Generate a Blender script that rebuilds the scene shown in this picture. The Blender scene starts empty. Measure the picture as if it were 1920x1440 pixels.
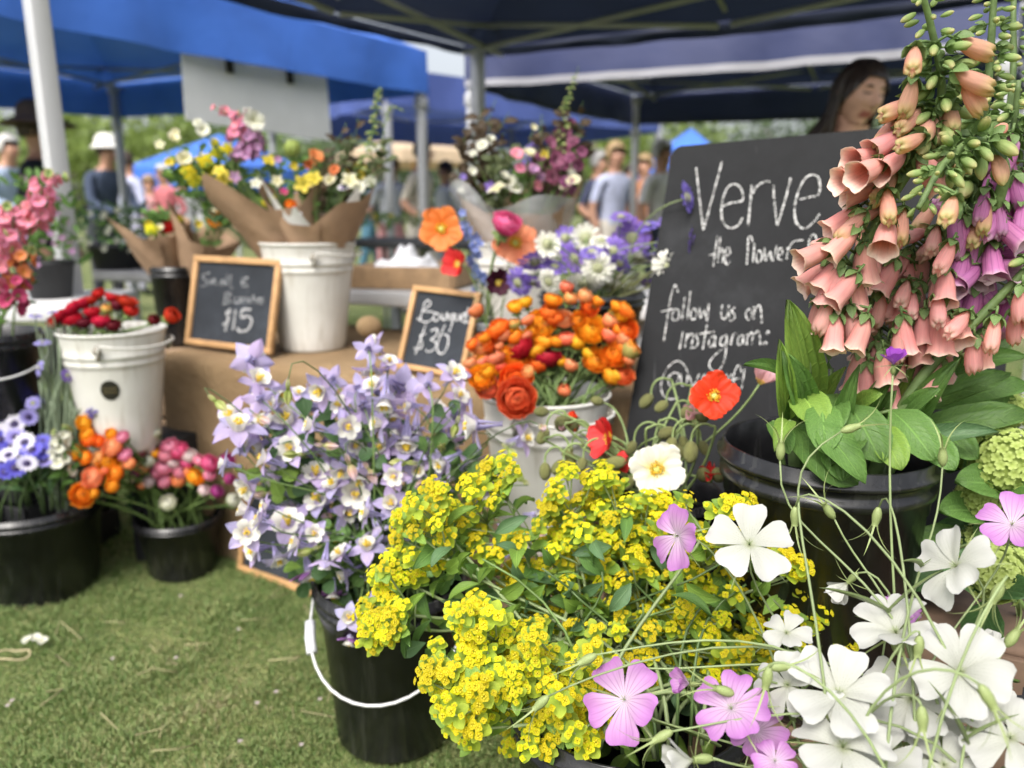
import bpy, bmesh, math, random
import numpy as np
from mathutils import Vector, Matrix, Quaternion

random.seed(7)
rng = np.random.default_rng(7)
R = math.radians
SC = bpy.context.scene
COL = SC.collection

# ------------------------------------------------------------------ camera
CAM_H, PITCH, FPX = 1.0, R(12.5), 1442.0
cam_data = bpy.data.cameras.new('camera')
cam = bpy.data.objects.new('camera', cam_data)
COL.objects.link(cam)
cam.location = (0, 0, CAM_H)
cam.rotation_euler = (math.pi / 2 - PITCH, 0, 0)
cam_data.sensor_width = 36
cam_data.lens = 36 * FPX / 1920
cam_data.clip_start = 0.02
cam_data.clip_end = 500
cam_data.dof.use_dof = True
cam_data.dof.focus_distance = 0.90
cam_data.dof.aperture_fstop = 2.8
SC.camera = cam

# ------------------------------------------------------------------ sky, sun, exposure
SUN_EL, SUN_AZ = R(52), R(205)          # azimuth clockwise from +Y: behind the camera, to its left
world = bpy.data.worlds.new('World')
SC.world = world
world.use_nodes = True
wn, wl = world.node_tree.nodes, world.node_tree.links
sky = wn.new('ShaderNodeTexSky')
sky.sky_type = 'NISHITA'
sky.sun_disc = False
sky.sun_elevation = SUN_EL
sky.sun_rotation = SUN_AZ
sky.dust_density = 6.0
sky.air_density = 1.0
hs = wn.new('ShaderNodeHueSaturation')
hs.inputs['Saturation'].default_value = 0.35
wl.new(sky.outputs[0], hs.inputs['Color'])
wl.new(hs.outputs[0], wn['Background'].inputs['Color'])
wn['Background'].inputs['Strength'].default_value = 0.15
sun_data = bpy.data.lights.new('sun', 'SUN')
sun_data.energy = 0.95
sun_data.angle = R(20)
sun_data.color = (1.0, 0.96, 0.9)
sun = bpy.data.objects.new('sun', sun_data)
COL.objects.link(sun)
sd = Vector((math.sin(SUN_AZ) * math.cos(SUN_EL), math.cos(SUN_AZ) * math.cos(SUN_EL), math.sin(SUN_EL)))
sun.rotation_euler = (-sd).to_track_quat('-Z', 'Y').to_euler()
SC.view_settings.view_transform = 'Standard'
SC.view_settings.look = 'None'
SC.view_settings.gamma = 1
SC.view_settings.exposure = 0.95
SC.view_settings.use_curve_mapping = False
SC.cycles.use_denoising = True
SC.cycles.max_bounces = 7
SC.cycles.diffuse_bounces = 4
SC.cycles.glossy_bounces = 3
SC.cycles.transmission_bounces = 4
SC.cycles.transparent_max_bounces = 8
SC.cycles.sample_clamp_indirect = 6
SC.cycles.caustics_reflective = False
SC.cycles.caustics_refractive = False

# ------------------------------------------------------------------ measuring the photograph
FW = Vector((0, math.cos(PITCH), -math.sin(PITCH)))
UP = Vector((0, math.sin(PITCH), math.cos(PITCH)))
CAM = Vector((0, 0, CAM_H))


def ray(px, py):
    return FW + Vector((1, 0, 0)) * ((px - 960) / FPX) + UP * ((720 - py) / FPX)


def P(px, py, Y):
    d = ray(px, py)
    return CAM + d * (Y / d.y)


def PZ(px, py, z):
    d = ray(px, py)
    return CAM + d * ((z - CAM_H) / d.z)


def proj(w):
    w = Vector(w) - CAM
    k = w.dot(FW)
    return 960 + FPX * w.x / k, 720 - FPX * w.dot(UP) / k


def tocam(p):
    return (CAM - Vector(p)).normalized()


E1 = Vector((math.cos(R(24)), -math.sin(R(24)), 0))     # the stall runs along this line
E2 = Vector((math.sin(R(24)), math.cos(R(24)), 0))


def frame(n, roll=0.0, loc=(0, 0, 0), s=1.0):
    """matrix whose local +Z looks along n"""
    q = Vector(n).normalized().to_track_quat('Z', 'Y')
    return Matrix.Translation(Vector(loc)) @ q.to_matrix().to_4x4() @ Matrix.Rotation(roll, 4, 'Z') @ Matrix.Scale(s, 4)


def rv(a=1.0):
    return Vector((random.uniform(-a, a), random.uniform(-a, a), random.uniform(-a, a)))


# ------------------------------------------------------------------ materials
MATS = {}


def newmat(name):
    m = bpy.data.materials.new(name)
    m.use_nodes = True
    MATS[name] = m
    nt = m.node_tree
    return m, nt.nodes, nt.links, nt.nodes['Principled BSDF']


def ramp(n, stops):
    r = n.new('ShaderNodeValToRGB')
    e = r.color_ramp.elements
    while len(e) < len(stops):
        e.new(0.5)
    for i, (p, c) in enumerate(stops):
        e[i].position = p
        e[i].color = (c[0], c[1], c[2], 1)
    return r


def mat(name, col, rough=0.6, var=0.12, scale=8.0, metal=0.0, trans=0.0, bump=0.0, bscale=60.0, spec=0.5, col2=None,
        rand=0.0, alpha=1.0, coat=0.0, drips=None):
    """plain surface with a noise-broken colour, optional translucency and fine relief"""
    if name in MATS:
        return MATS[name]
    m, n, l, b = newmat(name)
    c2 = col2 or tuple(max(0, c * (1 - 2 * var)) for c in col)
    tc = n.new('ShaderNodeTexCoord')
    nz = n.new('ShaderNodeTexNoise')
    nz.inputs['Scale'].default_value = scale
    nz.inputs['Detail'].default_value = 5
    l.new(tc.outputs['Object'], nz.inputs['Vector'])
    r = ramp(n, [(0.35, c2), (0.65, col)])
    l.new(nz.outputs['Fac'], r.inputs['Fac'])
    out = r.outputs[0]
    if rand > 0:
        oi = n.new('ShaderNodeObjectInfo')
        h = n.new('ShaderNodeHueSaturation')
        mm = n.new('ShaderNodeMapRange')
        mm.inputs['To Min'].default_value = 1 - rand
        mm.inputs['To Max'].default_value = 1 + rand
        l.new(oi.outputs['Random'], mm.inputs['Value'])
        l.new(mm.outputs[0], h.inputs['Value'])
        l.new(out, h.inputs['Color'])
        out = h.outputs[0]
    if drips:
        # run marks and scuffs: streaks stretched down the side
        mp = n.new('ShaderNodeMapping')
        mp.inputs['Scale'].default_value = (70, 70, 5)
        l.new(tc.outputs['Object'], mp.inputs['Vector'])
        dn = n.new('ShaderNodeTexNoise')
        dn.inputs['Scale'].default_value = 1
        dn.inputs['Detail'].default_value = 6
        l.new(mp.outputs[0], dn.inputs['Vector'])
        mk = n.new('ShaderNodeMapRange')
        mk.inputs['From Min'].default_value = 0.54
        mk.inputs['From Max'].default_value = 0.76
        mk.inputs['To Max'].default_value = drips[1]
        l.new(dn.outputs['Fac'], mk.inputs['Value'])
        mx = n.new('ShaderNodeMix')
        mx.data_type = 'RGBA'
        l.new(mk.outputs[0], mx.inputs['Factor'])
        l.new(out, mx.inputs['A'])
        mx.inputs['B'].default_value = (*drips[0], 1)
        out = mx.outputs['Result']
    l.new(out, b.inputs['Base Color'])
    b.inputs['Roughness'].default_value = rough
    b.inputs['Metallic'].default_value = metal
    b.inputs['Specular IOR Level'].default_value = spec
    b.inputs['Coat Weight'].default_value = coat
    if bump > 0:
        nb = n.new('ShaderNodeTexNoise')
        nb.inputs['Scale'].default_value = bscale
        nb.inputs['Detail'].default_value = 4
        l.new(tc.outputs['Object'], nb.inputs['Vector'])
        bp = n.new('ShaderNodeBump')
        bp.inputs['Strength'].default_value = bump
        bp.inputs['Distance'].default_value = 0.01
        l.new(nb.outputs['Fac'], bp.inputs['Height'])
        l.new(bp.outputs[0], b.inputs['Normal'])
    surf = b.outputs[0]
    if trans > 0:
        t = n.new('ShaderNodeBsdfTranslucent')
        l.new(out, t.inputs['Color'])
        mx = n.new('ShaderNodeMixShader')
        mx.inputs[0].default_value = trans
        l.new(surf, mx.inputs[1])
        l.new(t.outputs[0], mx.inputs[2])
        surf = mx.outputs[0]
    if alpha < 1:
        t = n.new('ShaderNodeBsdfTransparent')
        mx = n.new('ShaderNodeMixShader')
        mx.inputs[0].default_value = alpha
        l.new(t.outputs[0], mx.inputs[1])
        l.new(surf, mx.inputs[2])
        surf = mx.outputs[0]
    l.new(surf, n['Material Output'].inputs['Surface'])
    return m


def petal(name, stops, trans=0.35, rough=0.55, rand=0.1, vein=None, vscale=14.0, vmax=0.75, hue=0.0, streak=0.12, dots=False):
    """petal: colour runs along V from base to tip, fine streaks and optional darker veins across U"""
    if name in MATS:
        return MATS[name]
    m, n, l, b = newmat(name)
    uv = n.new('ShaderNodeUVMap')
    sp = n.new('ShaderNodeSeparateXYZ')
    l.new(uv.outputs[0], sp.inputs[0])
    r = ramp(n, stops)
    l.new(sp.outputs['Y'], r.inputs['Fac'])
    out = r.outputs[0]
    # fine streaks along the petal
    mp = n.new('ShaderNodeMapping')
    mp.inputs['Scale'].default_value = (26, 2.2, 1)
    l.new(uv.outputs[0], mp.inputs['Vector'])
    nz = n.new('ShaderNodeTexNoise')
    nz.inputs['Scale'].default_value = 1.0
    nz.inputs['Detail'].default_value = 3
    l.new(mp.outputs[0], nz.inputs['Vector'])
    mr = n.new('ShaderNodeMapRange')
    mr.inputs['From Min'].default_value = 0.3
    mr.inputs['From Max'].default_value = 0.7
    mr.inputs['To Min'].default_value = 1 - streak
    mr.inputs['To Max'].default_value = 1 + streak * 0.5
    l.new(nz.outputs['Fac'], mr.inputs['Value'])
    oi = n.new('ShaderNodeObjectInfo')
    mm = n.new('ShaderNodeMapRange')
    mm.inputs['To Min'].default_value = 1 - rand
    mm.inputs['To Max'].default_value = 1 + rand * 0.5
    l.new(oi.outputs['Random'], mm.inputs['Value'])
    mu = n.new('ShaderNodeMath')
    mu.operation = 'MULTIPLY'
    l.new(mr.outputs[0], mu.inputs[0])
    l.new(mm.outputs[0], mu.inputs[1])
    h = n.new('ShaderNodeHueSaturation')
    l.new(mu.outputs[0], h.inputs['Value'])
    l.new(out, h.inputs['Color'])
    if hue > 0:
        m2 = n.new('ShaderNodeMath')
        m2.operation = 'MULTIPLY_ADD'
        m2.inputs[1].default_value = 7.31
        m2.inputs[2].default_value = 0.0
        l.new(oi.outputs['Random'], m2.inputs[0])
        fr = n.new('ShaderNodeMath')
        fr.operation = 'FRACT'
        l.new(m2.outputs[0], fr.inputs[0])
        m3 = n.new('ShaderNodeMapRange')
        m3.inputs['To Min'].default_value = 0.5 - hue
        m3.inputs['To Max'].default_value = 0.5 + hue
        l.new(fr.outputs[0], m3.inputs['Value'])
        l.new(m3.outputs[0], h.inputs['Hue'])
    out = h.outputs[0]
    if vein:
        w = n.new('ShaderNodeMath')
        w.operation = 'MULTIPLY'
        w.inputs[1].default_value = vscale
        l.new(sp.outputs['X'], w.inputs[0])
        f = n.new('ShaderNodeMath')
        f.operation = 'PINGPONG'
        f.inputs[1].default_value = 0.5
        l.new(w.outputs[0], f.inputs[0])
        lt = n.new('ShaderNodeMapRange')
        lt.inputs['From Min'].default_value = 0.0
        lt.inputs['From Max'].default_value = 0.16
        lt.inputs['To Min'].default_value = 1.0
        lt.inputs['To Max'].default_value = 0.0
        l.new(f.outputs[0], lt.inputs['Value'])
        fade = n.new('ShaderNodeMapRange')
        fade.inputs['From Min'].default_value = 0.12
        fade.inputs['From Max'].default_value = vmax
        fade.inputs['To Min'].default_value = 0.8
        fade.inputs['To Max'].default_value = 0.0
        l.new(sp.outputs['Y'], fade.inputs['Value'])
        k = n.new('ShaderNodeMath')
        k.operation = 'MULTIPLY'
        l.new(lt.outputs[0], k.inputs[0])
        l.new(fade.outputs[0], k.inputs[1])
        kk = k.outputs[0]
        if dots:
            nd = n.new('ShaderNodeTexNoise')
            nd.inputs['Scale'].default_value = 1.0
            mp2 = n.new('ShaderNodeMapping')
            mp2.inputs['Scale'].default_value = (14, 34, 1)
            l.new(uv.outputs[0], mp2.inputs['Vector'])
            l.new(mp2.outputs[0], nd.inputs['Vector'])
            gt = n.new('ShaderNodeMapRange')
            gt.inputs['From Min'].default_value = 0.45
            gt.inputs['From Max'].default_value = 0.58
            l.new(nd.outputs['Fac'], gt.inputs['Value'])
            k2 = n.new('ShaderNodeMath')
            k2.operation = 'MULTIPLY'
            l.new(kk, k2.inputs[0])
            l.new(gt.outputs[0], k2.inputs[1])
            kk = k2.outputs[0]
        mx = n.new('ShaderNodeMix')
        mx.data_type = 'RGBA'
        l.new(kk, mx.inputs['Factor'])
        l.new(out, mx.inputs['A'])
        mx.inputs['B'].default_value = (*vein, 1)
        out = mx.outputs['Result']
    l.new(out, b.inputs['Base Color'])
    b.inputs['Roughness'].default_value = rough
    b.inputs['Specular IOR Level'].default_value = 0.3
    bp = n.new('ShaderNodeBump')
    bp.inputs['Strength'].default_value = 0.25
    bp.inputs['Distance'].default_value = 0.002
    l.new(nz.outputs['Fac'], bp.inputs['Height'])
    l.new(bp.outputs[0], b.inputs['Normal'])
    t = n.new('ShaderNodeBsdfTranslucent')
    l.new(out, t.inputs['Color'])
    mx = n.new('ShaderNodeMixShader')
    mx.inputs[0].default_value = trans
    l.new(b.outputs[0], mx.inputs[1])
    l.new(t.outputs[0], mx.inputs[2])
    l.new(mx.outputs[0], n['Material Output'].inputs['Surface'])
    return m


def leafmat(name, col, col2, rand=0.2, vein=None, rough=0.5, trans=0.3):
    """leaf: midrib and side veins from UV, lighter than the blade"""
    if name in MATS:
        return MATS[name]
    m, n, l, b = newmat(name)
    uv = n.new('ShaderNodeUVMap')
    sp = n.new('ShaderNodeSeparateXYZ')
    l.new(uv.outputs[0], sp.inputs[0])
    tc = n.new('ShaderNodeTexCoord')
    nz = n.new('ShaderNodeTexNoise')
    nz.inputs['Scale'].default_value = 30
    l.new(tc.outputs['Object'], nz.inputs['Vector'])
    r = ramp(n, [(0.3, col2), (0.7, col)])
    l.new(nz.outputs['Fac'], r.inputs['Fac'])

    def math_(op, a, b_=None, v=None):
        q = n.new('ShaderNodeMath')
        q.operation = op
        l.new(a, q.inputs[0])
        if b_ is not None:
            l.new(b_, q.inputs[1])
        elif v is not None:
            q.inputs[1].default_value = v
        return q.outputs[0]
    du = math_('ABSOLUTE', math_('SUBTRACT', sp.outputs['X'], v=0.5))
    rib = n.new('ShaderNodeMapRange')
    rib.inputs['From Max'].default_value = 0.04
    rib.inputs['To Min'].default_value = 1
    rib.inputs['To Max'].default_value = 0
    l.new(du, rib.inputs['Value'])
    sv = math_('PINGPONG', math_('MULTIPLY', math_('SUBTRACT', sp.outputs['Y'], math_('MULTIPLY', du, v=0.7)), v=9.0), v=0.5)
    side = n.new('ShaderNodeMapRange')
    side.inputs['From Max'].default_value = 0.09
    side.inputs['To Min'].default_value = 0.55
    side.inputs['To Max'].default_value = 0
    l.new(sv, side.inputs['Value'])
    vv = math_('MAXIMUM', rib.outputs[0], side.outputs[0])
    vc = vein or tuple(min(1, c * 1.7 + 0.02) for c in col)
    mx = n.new('ShaderNodeMix')
    mx.data_type = 'RGBA'
    l.new(math_('MULTIPLY', vv, v=0.7), mx.inputs['Factor'])
    l.new(r.outputs[0], mx.inputs['A'])
    mx.inputs['B'].default_value = (*vc, 1)
    oi = n.new('ShaderNodeObjectInfo')
    mm = n.new('ShaderNodeMapRange')
    mm.inputs['To Min'].default_value = 1 - rand
    mm.inputs['To Max'].default_value = 1 + rand
    l.new(oi.outputs['Random'], mm.inputs['Value'])
    h = n.new('ShaderNodeHueSaturation')
    l.new(mm.outputs[0], h.inputs['Value'])
    l.new(mx.outputs['Result'], h.inputs['Color'])
    l.new(h.outputs[0], b.inputs['Base Color'])
    b.inputs['Roughness'].default_value = rough
    b.inputs['Specular IOR Level'].default_value = 0.35
    bp = n.new('ShaderNodeBump')
    bp.inputs['Strength'].default_value = 0.5
    bp.inputs['Distance'].default_value = 0.003
    bp.invert = True
    l.new(vv, bp.inputs['Height'])
    l.new(bp.outputs[0], b.inputs['Normal'])
    t = n.new('ShaderNodeBsdfTranslucent')
    l.new(h.outputs[0], t.inputs['Color'])
    ms = n.new('ShaderNodeMixShader')
    ms.inputs[0].default_value = trans
    l.new(b.outputs[0], ms.inputs[1])
    l.new(t.outputs[0], ms.inputs[2])
    l.new(ms.outputs[0], n['Material Output'].inputs['Surface'])
    return m


# ------------------------------------------------------------------ mesh building
class MB:
    def __init__(s):
        s.v, s.f, s.m, s.uv = [], [], [], []

    def add(s, verts, faces, mi=0, uvs=None, M=None):
        o = len(s.v)
        if M is not None:
            verts = [M @ Vector(q) for q in verts]
        s.v.extend(tuple(q) for q in verts)
        s.f.extend(tuple(i + o for i in f) for f in faces)
        s.m.extend([mi] * len(faces))
        s.uv.extend(uvs if uvs else [(0.5, 0.5)] * len(verts))
        return s

    def box(s, c, size, M=None, mi=0, bev=0.0):
        x, y, z = (q / 2 for q in size)
        c = Vector(c)
        if bev <= 0:
            vs = [c + Vector((a * x, b * y, d * z)) for a in (-1, 1) for b in (-1, 1) for d in (-1, 1)]
            return s.add(vs, [(0, 1, 3, 2), (4, 6, 7, 5), (0, 4, 5, 1), (2, 3, 7, 6), (0, 2, 6, 4), (1, 5, 7, 3)], mi, None, M)
        bm = bmesh.new()
        bmesh.ops.create_cube(bm, size=1, matrix=Matrix.Translation(c) @ Matrix.Diagonal((size[0], size[1], size[2], 1)))
        bmesh.ops.bevel(bm, geom=bm.edges[:], offset=bev, segments=2, affect='EDGES', profile=0.5)
        bm.verts.index_update()
        s.add([q.co.copy() for q in bm.verts], [tuple(q.index for q in f.verts) for f in bm.faces], mi, None, M)
        bm.free()
        return s

    def tube(s, pts, rad, n=6, mi=0, cap=True, M=None):
        pts = [Vector(q) for q in pts]
        k = len(pts)
        if not hasattr(rad, '__len__'):
            rad = [rad] * k
        vs, uvs, fs = [], [], []
        t = (pts[1] - pts[0]).normalized()
        a = t.orthogonal().normalized()
        for i, q in enumerate(pts):
            t2 = (pts[min(i + 1, k - 1)] - pts[max(i - 1, 0)])
            t2 = t2.normalized() if t2.length > 1e-9 else t
            a = t.rotation_difference(t2) @ a
            t = t2
            b = t.cross(a)
            for j in range(n):
                an = 2 * math.pi * j / n
                vs.append(q + (a * math.cos(an) + b * math.sin(an)) * rad[i])
                uvs.append((j / n, i / (k - 1)))
        for i in range(k - 1):
            for j in range(n):
                j2 = (j + 1) % n
                fs.append((i * n + j, i * n + j2, (i + 1) * n + j2, (i + 1) * n + j))
        if cap:
            fs.append(tuple(range(n - 1, -1, -1)))
            fs.append(tuple((k - 1) * n + j for j in range(n)))
        return s.add(vs, fs, mi, uvs, M)

    def lathe(s, prof, n=32, M=None, mi=0, close=False):
        vs, uvs, fs = [], [], []
        k = len(prof)
        for i, (r, z) in enumerate(prof):
            for j in range(n):
                an = 2 * math.pi * j / n
                vs.append(Vector((r * math.cos(an), r * math.sin(an), z)))
                uvs.append((j / n, i / max(1, k - 1)))
        for i in range(k - 1):
            for j in range(n):
                j2 = (j + 1) % n
                fs.append((i * n + j, i * n + j2, (i + 1) * n + j2, (i + 1) * n + j))
        return s.add(vs, fs, mi, uvs, M)

    def grid(s, fn, nu=4, nv=6, mi=0, M=None, u0=-1.0, u1=1.0, v0=0.0, v1=1.0):
        vs, uvs, fs = [], [], []
        for i in range(nv + 1):
            v = v0 + (v1 - v0) * i / nv
            for j in range(nu + 1):
                u = u0 + (u1 - u0) * j / nu
                vs.append(Vector(fn(u, v)))
                uvs.append((u * 0.5 + 0.5, v))
        w = nu + 1
        for i in range(nv):
            for j in range(nu):
                fs.append((i * w + j, i * w + j + 1, (i + 1) * w + j + 1, (i + 1) * w + j))
        return s.add(vs, fs, mi, uvs, M)

    def ball(s, c, r, n=8, k=6, mi=0, M=None, sq=(1, 1, 1)):
        c = Vector(c)
        vs, fs = [], []
        for i in range(k + 1):
            th = math.pi * i / k
            for j in range(n):
                an = 2 * math.pi * j / n
                vs.append(c + Vector((math.sin(th) * math.cos(an) * sq[0], math.sin(th) * math.sin(an) * sq[1], math.cos(th) * sq[2])) * r)
        for i in range(k):
            for j in range(n):
                j2 = (j + 1) % n
                fs.append((i * n + j, (i + 1) * n + j, (i + 1) * n + j2, i * n + j2))
        return s.add(vs, fs, mi, [(0.5, i / k) for i in range(k + 1) for j in range(n)], M)

    def mesh(s, name, mats, smooth=True):
        me = bpy.data.meshes.new(name)
        me.from_pydata(s.v, [], s.f)
        for m in (mats if isinstance(mats, (list, tuple)) else [mats]):
            me.materials.append(m)
        me.polygons.foreach_set('material_index', s.m)
        if smooth:
            me.polygons.foreach_set('use_smooth', [True] * len(s.f))
        uvl = me.uv_layers.new(name='UVMap')
        li = np.empty(len(me.loops), np.int32)
        me.loops.foreach_get('vertex_index', li)
        uvl.data.foreach_set('uv', np.array(s.uv, np.float32)[li].ravel())
        me.update()
        return me

    def build(s, name, mats, parent=None, smooth=True, base=None):
        """link the collected shapes as one mesh object; vertices are given in world space"""
        b = Vector(base) if base is not None else (parent_loc(parent) if parent else Vector((0, 0, 0)))
        s.v = [(x - b.x, y - b.y, z - b.z) for x, y, z in s.v]
        o = bpy.data.objects.new(name, s.mesh(name, mats, smooth))
        COL.objects.link(o)
        if parent:
            o.parent = parent
        else:
            o.location = b
        return o


def parent_loc(p):
    q = Vector((0, 0, 0))
    while p is not None:
        q += p.location
        p = p.parent
    return q


def tag(o, label=None, cat=None, group=None, kind=None):
    for k, v in (('label', label), ('category', cat), ('group', group), ('kind', kind)):
        if v:
            o[k] = v
    return o


def root(name, label, cat, loc, group=None):
    o = bpy.data.objects.new(name, None)
    o.empty_display_size = 0.02
    COL.objects.link(o)
    o.location = Vector(loc)
    return tag(o, label, cat, group)


def inst(name, me, parent, M, mats=None):
    """a part that shares mesh data, put at world matrix M under its thing"""
    o = bpy.data.objects.new(name, me)
    COL.objects.link(o)
    o.parent = parent
    o.matrix_basis = Matrix.Translation(-parent_loc(parent)) @ M
    if mats:
        for i, m in enumerate(mats):
            if m is not None:
                o.material_slots[i].link = 'OBJECT'
                o.material_slots[i].material = m
    return o


def bez(p0, d0, p1, d1, n=8):
    p0, p1, d0, d1 = Vector(p0), Vector(p1), Vector(d0), Vector(d1)
    a, b = p0 + d0, p1 - d1
    out = []
    for i in range(n + 1):
        t = i / n
        out.append(p0 * (1 - t) ** 3 + a * 3 * t * (1 - t) ** 2 + b * 3 * t * t * (1 - t) + p1 * t ** 3)
    return out


def spline(pts, n=6):
    """Catmull-Rom through points"""
    pts = [Vector(q) for q in pts]
    q = [pts[0] * 2 - pts[1]] + pts + [pts[-1] * 2 - pts[-2]]
    out = []
    for i in range(1, len(q) - 2):
        a, b, c, d = q[i - 1], q[i], q[i + 1], q[i + 2]
        for k in range(n):
            t = k / n
            out.append(0.5 * ((2 * b) + (c - a) * t + (2 * a - 5 * b + 4 * c - d) * t * t + (-a + 3 * b - 3 * c + d) * t ** 3))
    out.append(pts[-1])
    return out


def lerp(a, b, t):
    return a + (b - a) * t


def interp(v, pts):
    return float(np.interp(v, [q[0] for q in pts], [q[1] for q in pts]))


def petal_fn(L, W, a0, a1, prof, cup=0.0, ruf=0.0, rk=3.0, ph=0.0, r0=0.0, z0=0.0, roll=0.0, notch=0.0):
    """petal along +X leaving +Z at angle a0 (degrees) and bending to a1; width profile prof over v"""
    N = 24
    xs, zs = [r0], [z0]
    for i in range(N):
        a = R(lerp(a0, a1, (i + 0.5) / N))
        xs.append(xs[-1] + math.sin(a) * L / N)
        zs.append(zs[-1] + math.cos(a) * L / N)

    def fn(u, v):
        vv = v
        if notch:
            vv = v * (1 - notch * (1 - abs(u)) ** 2 * v * v)
        x = np.interp(vv * N, range(N + 1), xs)
        z = np.interp(vv * N, range(N + 1), zs)
        a = R(lerp(a0, a1, vv))
        nx, nz = -math.cos(a), math.sin(a)
        w = interp(v, prof) * W / 2
        h = cup * u * u * w + ruf * v * math.sin(rk * u * 2 + ph + 4 * v) * W
        return (x + nx * h, u * w, z + nz * h)
    return fn


ORD = ['leftmost', 'second from left', 'third from left', 'fourth from left', 'fifth from left', 'sixth from left', 'seventh from left',
       'eighth from left', 'ninth from left', 'tenth from left', 'eleventh from left', 'twelfth from left', 'thirteenth from left',
       'fourteenth from left']
ROWN = ['top', 'second', 'third', 'fourth', 'fifth', 'sixth', 'seventh', 'eighth', 'ninth', 'tenth', 'eleventh', 'twelfth']


def label_rows(items, where, per=8):
    """items: (thing, world point, look). Labels tell look-alikes apart by their row and place in the picture."""
    groups = {}
    for it in items:
        groups.setdefault(it[2], []).append(it)
    for look, g in groups.items():
        if len(g) == 1:
            g[0][0]['label'] = f'{look} in the {where}' if len(look.split()) < 6 else f'{look}, {where}'
            continue
        g.sort(key=lambda t: proj(t[1])[1])
        rows = [g[i:i + per] for i in range(0, len(g), per)]
        if len(rows) > 1 and len(rows[-1]) < 3:
            last = rows.pop()
            rows[-1] = rows[-1] + last
        for i, row in enumerate(rows):
            row.sort(key=lambda t: proj(t[1])[0])
            for j, t in enumerate(row):
                o = 'rightmost' if j == len(row) - 1 else ORD[j]
                if len(rows) == 1:
                    t[0]['label'] = f'{look}, {o} of its kind in the {where}'
                else:
                    rn = 'lowest' if i == len(rows) - 1 else ROWN[i]
                    t[0]['label'] = f'{look}, {o} in the {rn} row, {where}'

# ================================================================== THE SETTING
# ---- lawn
def ground_mat():
    m, n, l, b = newmat('lawn_soil')
    tc = n.new('ShaderNodeTexCoord')
    a = n.new('ShaderNodeTexNoise')
    a.inputs['Scale'].default_value = 1.6
    a.inputs['Detail'].default_value = 6
    c = n.new('ShaderNodeTexNoise')
    c.inputs['Scale'].default_value = 45
    c.inputs['Detail'].default_value = 5
    l.new(tc.outputs['Object'], a.inputs['Vector'])
    l.new(tc.outputs['Object'], c.inputs['Vector'])
    r1 = ramp(n, [(0.35, (0.14, 0.19, 0.05)), (0.6, (0.23, 0.26, 0.09)), (0.75, (0.33, 0.28, 0.15))])
    r2 = ramp(n, [(0.3, (0.35, 0.35, 0.35)), (0.7, (1, 1, 1))])
    l.new(a.outputs['Fac'], r1.inputs['Fac'])
    l.new(c.outputs['Fac'], r2.inputs['Fac'])
    mx = n.new('ShaderNodeMix')
    mx.data_type = 'RGBA'
    mx.blend_type = 'MULTIPLY'
    mx.inputs['Factor'].default_value = 1
    l.new(r1.outputs[0], mx.inputs['A'])
    l.new(r2.outputs[0], mx.inputs['B'])
    l.new(mx.outputs['Result'], b.inputs['Base Color'])
    b.inputs['Roughness'].default_value = 0.95
    bp = n.new('ShaderNodeBump')
    bp.inputs['Strength'].default_value = 0.8
    bp.inputs['Distance'].default_value = 0.02
    l.new(c.outputs['Fac'], bp.inputs['Height'])
    l.new(bp.outputs[0], b.inputs['Normal'])
    return m


g = MB()
g.add([(-150, -20, 0), (150, -20, 0), (150, 250, 0), (-150, 250, 0)], [(0, 1, 2, 3)])
tag(g.build('ground', ground_mat()), 'mown lawn the market stands on', 'lawn', kind='structure')


def blade_mat():
    m, n, l, b = newmat('grass_blade')
    ge = n.new('ShaderNodeNewGeometry')
    tc = n.new('ShaderNodeTexCoord')
    a = n.new('ShaderNodeTexNoise')
    a.inputs['Scale'].default_value = 2.6
    a.inputs['Detail'].default_value = 6
    a.inputs['Roughness'].default_value = 0.65
    l.new(tc.outputs['Object'], a.inputs['Vector'])
    mxx = n.new('ShaderNodeMath')
    mxx.operation = 'MULTIPLY_ADD'
    mxx.inputs[1].default_value = 0.75
    l.new(ge.outputs['Random Per Island'], mxx.inputs[0])
    ad = n.new('ShaderNodeMath')
    ad.operation = 'MULTIPLY_ADD'
    ad.inputs[1].default_value = 1.1
    ad.inputs[2].default_value = -0.42
    l.new(a.outputs['Fac'], ad.inputs[0])
    l.new(ad.outputs[0], mxx.inputs[2])
    r = ramp(n, [(0.06, (0.12, 0.20, 0.055)), (0.34, (0.215, 0.335, 0.10)), (0.6, (0.34, 0.42, 0.165)), (0.86, (0.44, 0.45, 0.20)), (1.0, (0.58, 0.50, 0.31))])
    l.new(mxx.outputs[0], r.inputs['Fac'])
    l.new(r.outputs[0], b.inputs['Base Color'])
    b.inputs['Roughness'].default_value = 0.45
    t = n.new('ShaderNodeBsdfTranslucent')
    l.new(r.outputs[0], t.inputs['Color'])
    ms = n.new('ShaderNodeMixShader')
    ms.inputs[0].default_value = 0.3
    l.new(b.outputs[0], ms.inputs[1])
    l.new(t.outputs[0], ms.inputs[2])
    l.new(ms.outputs[0], n['Material Output'].inputs['Surface'])
    return m


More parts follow.
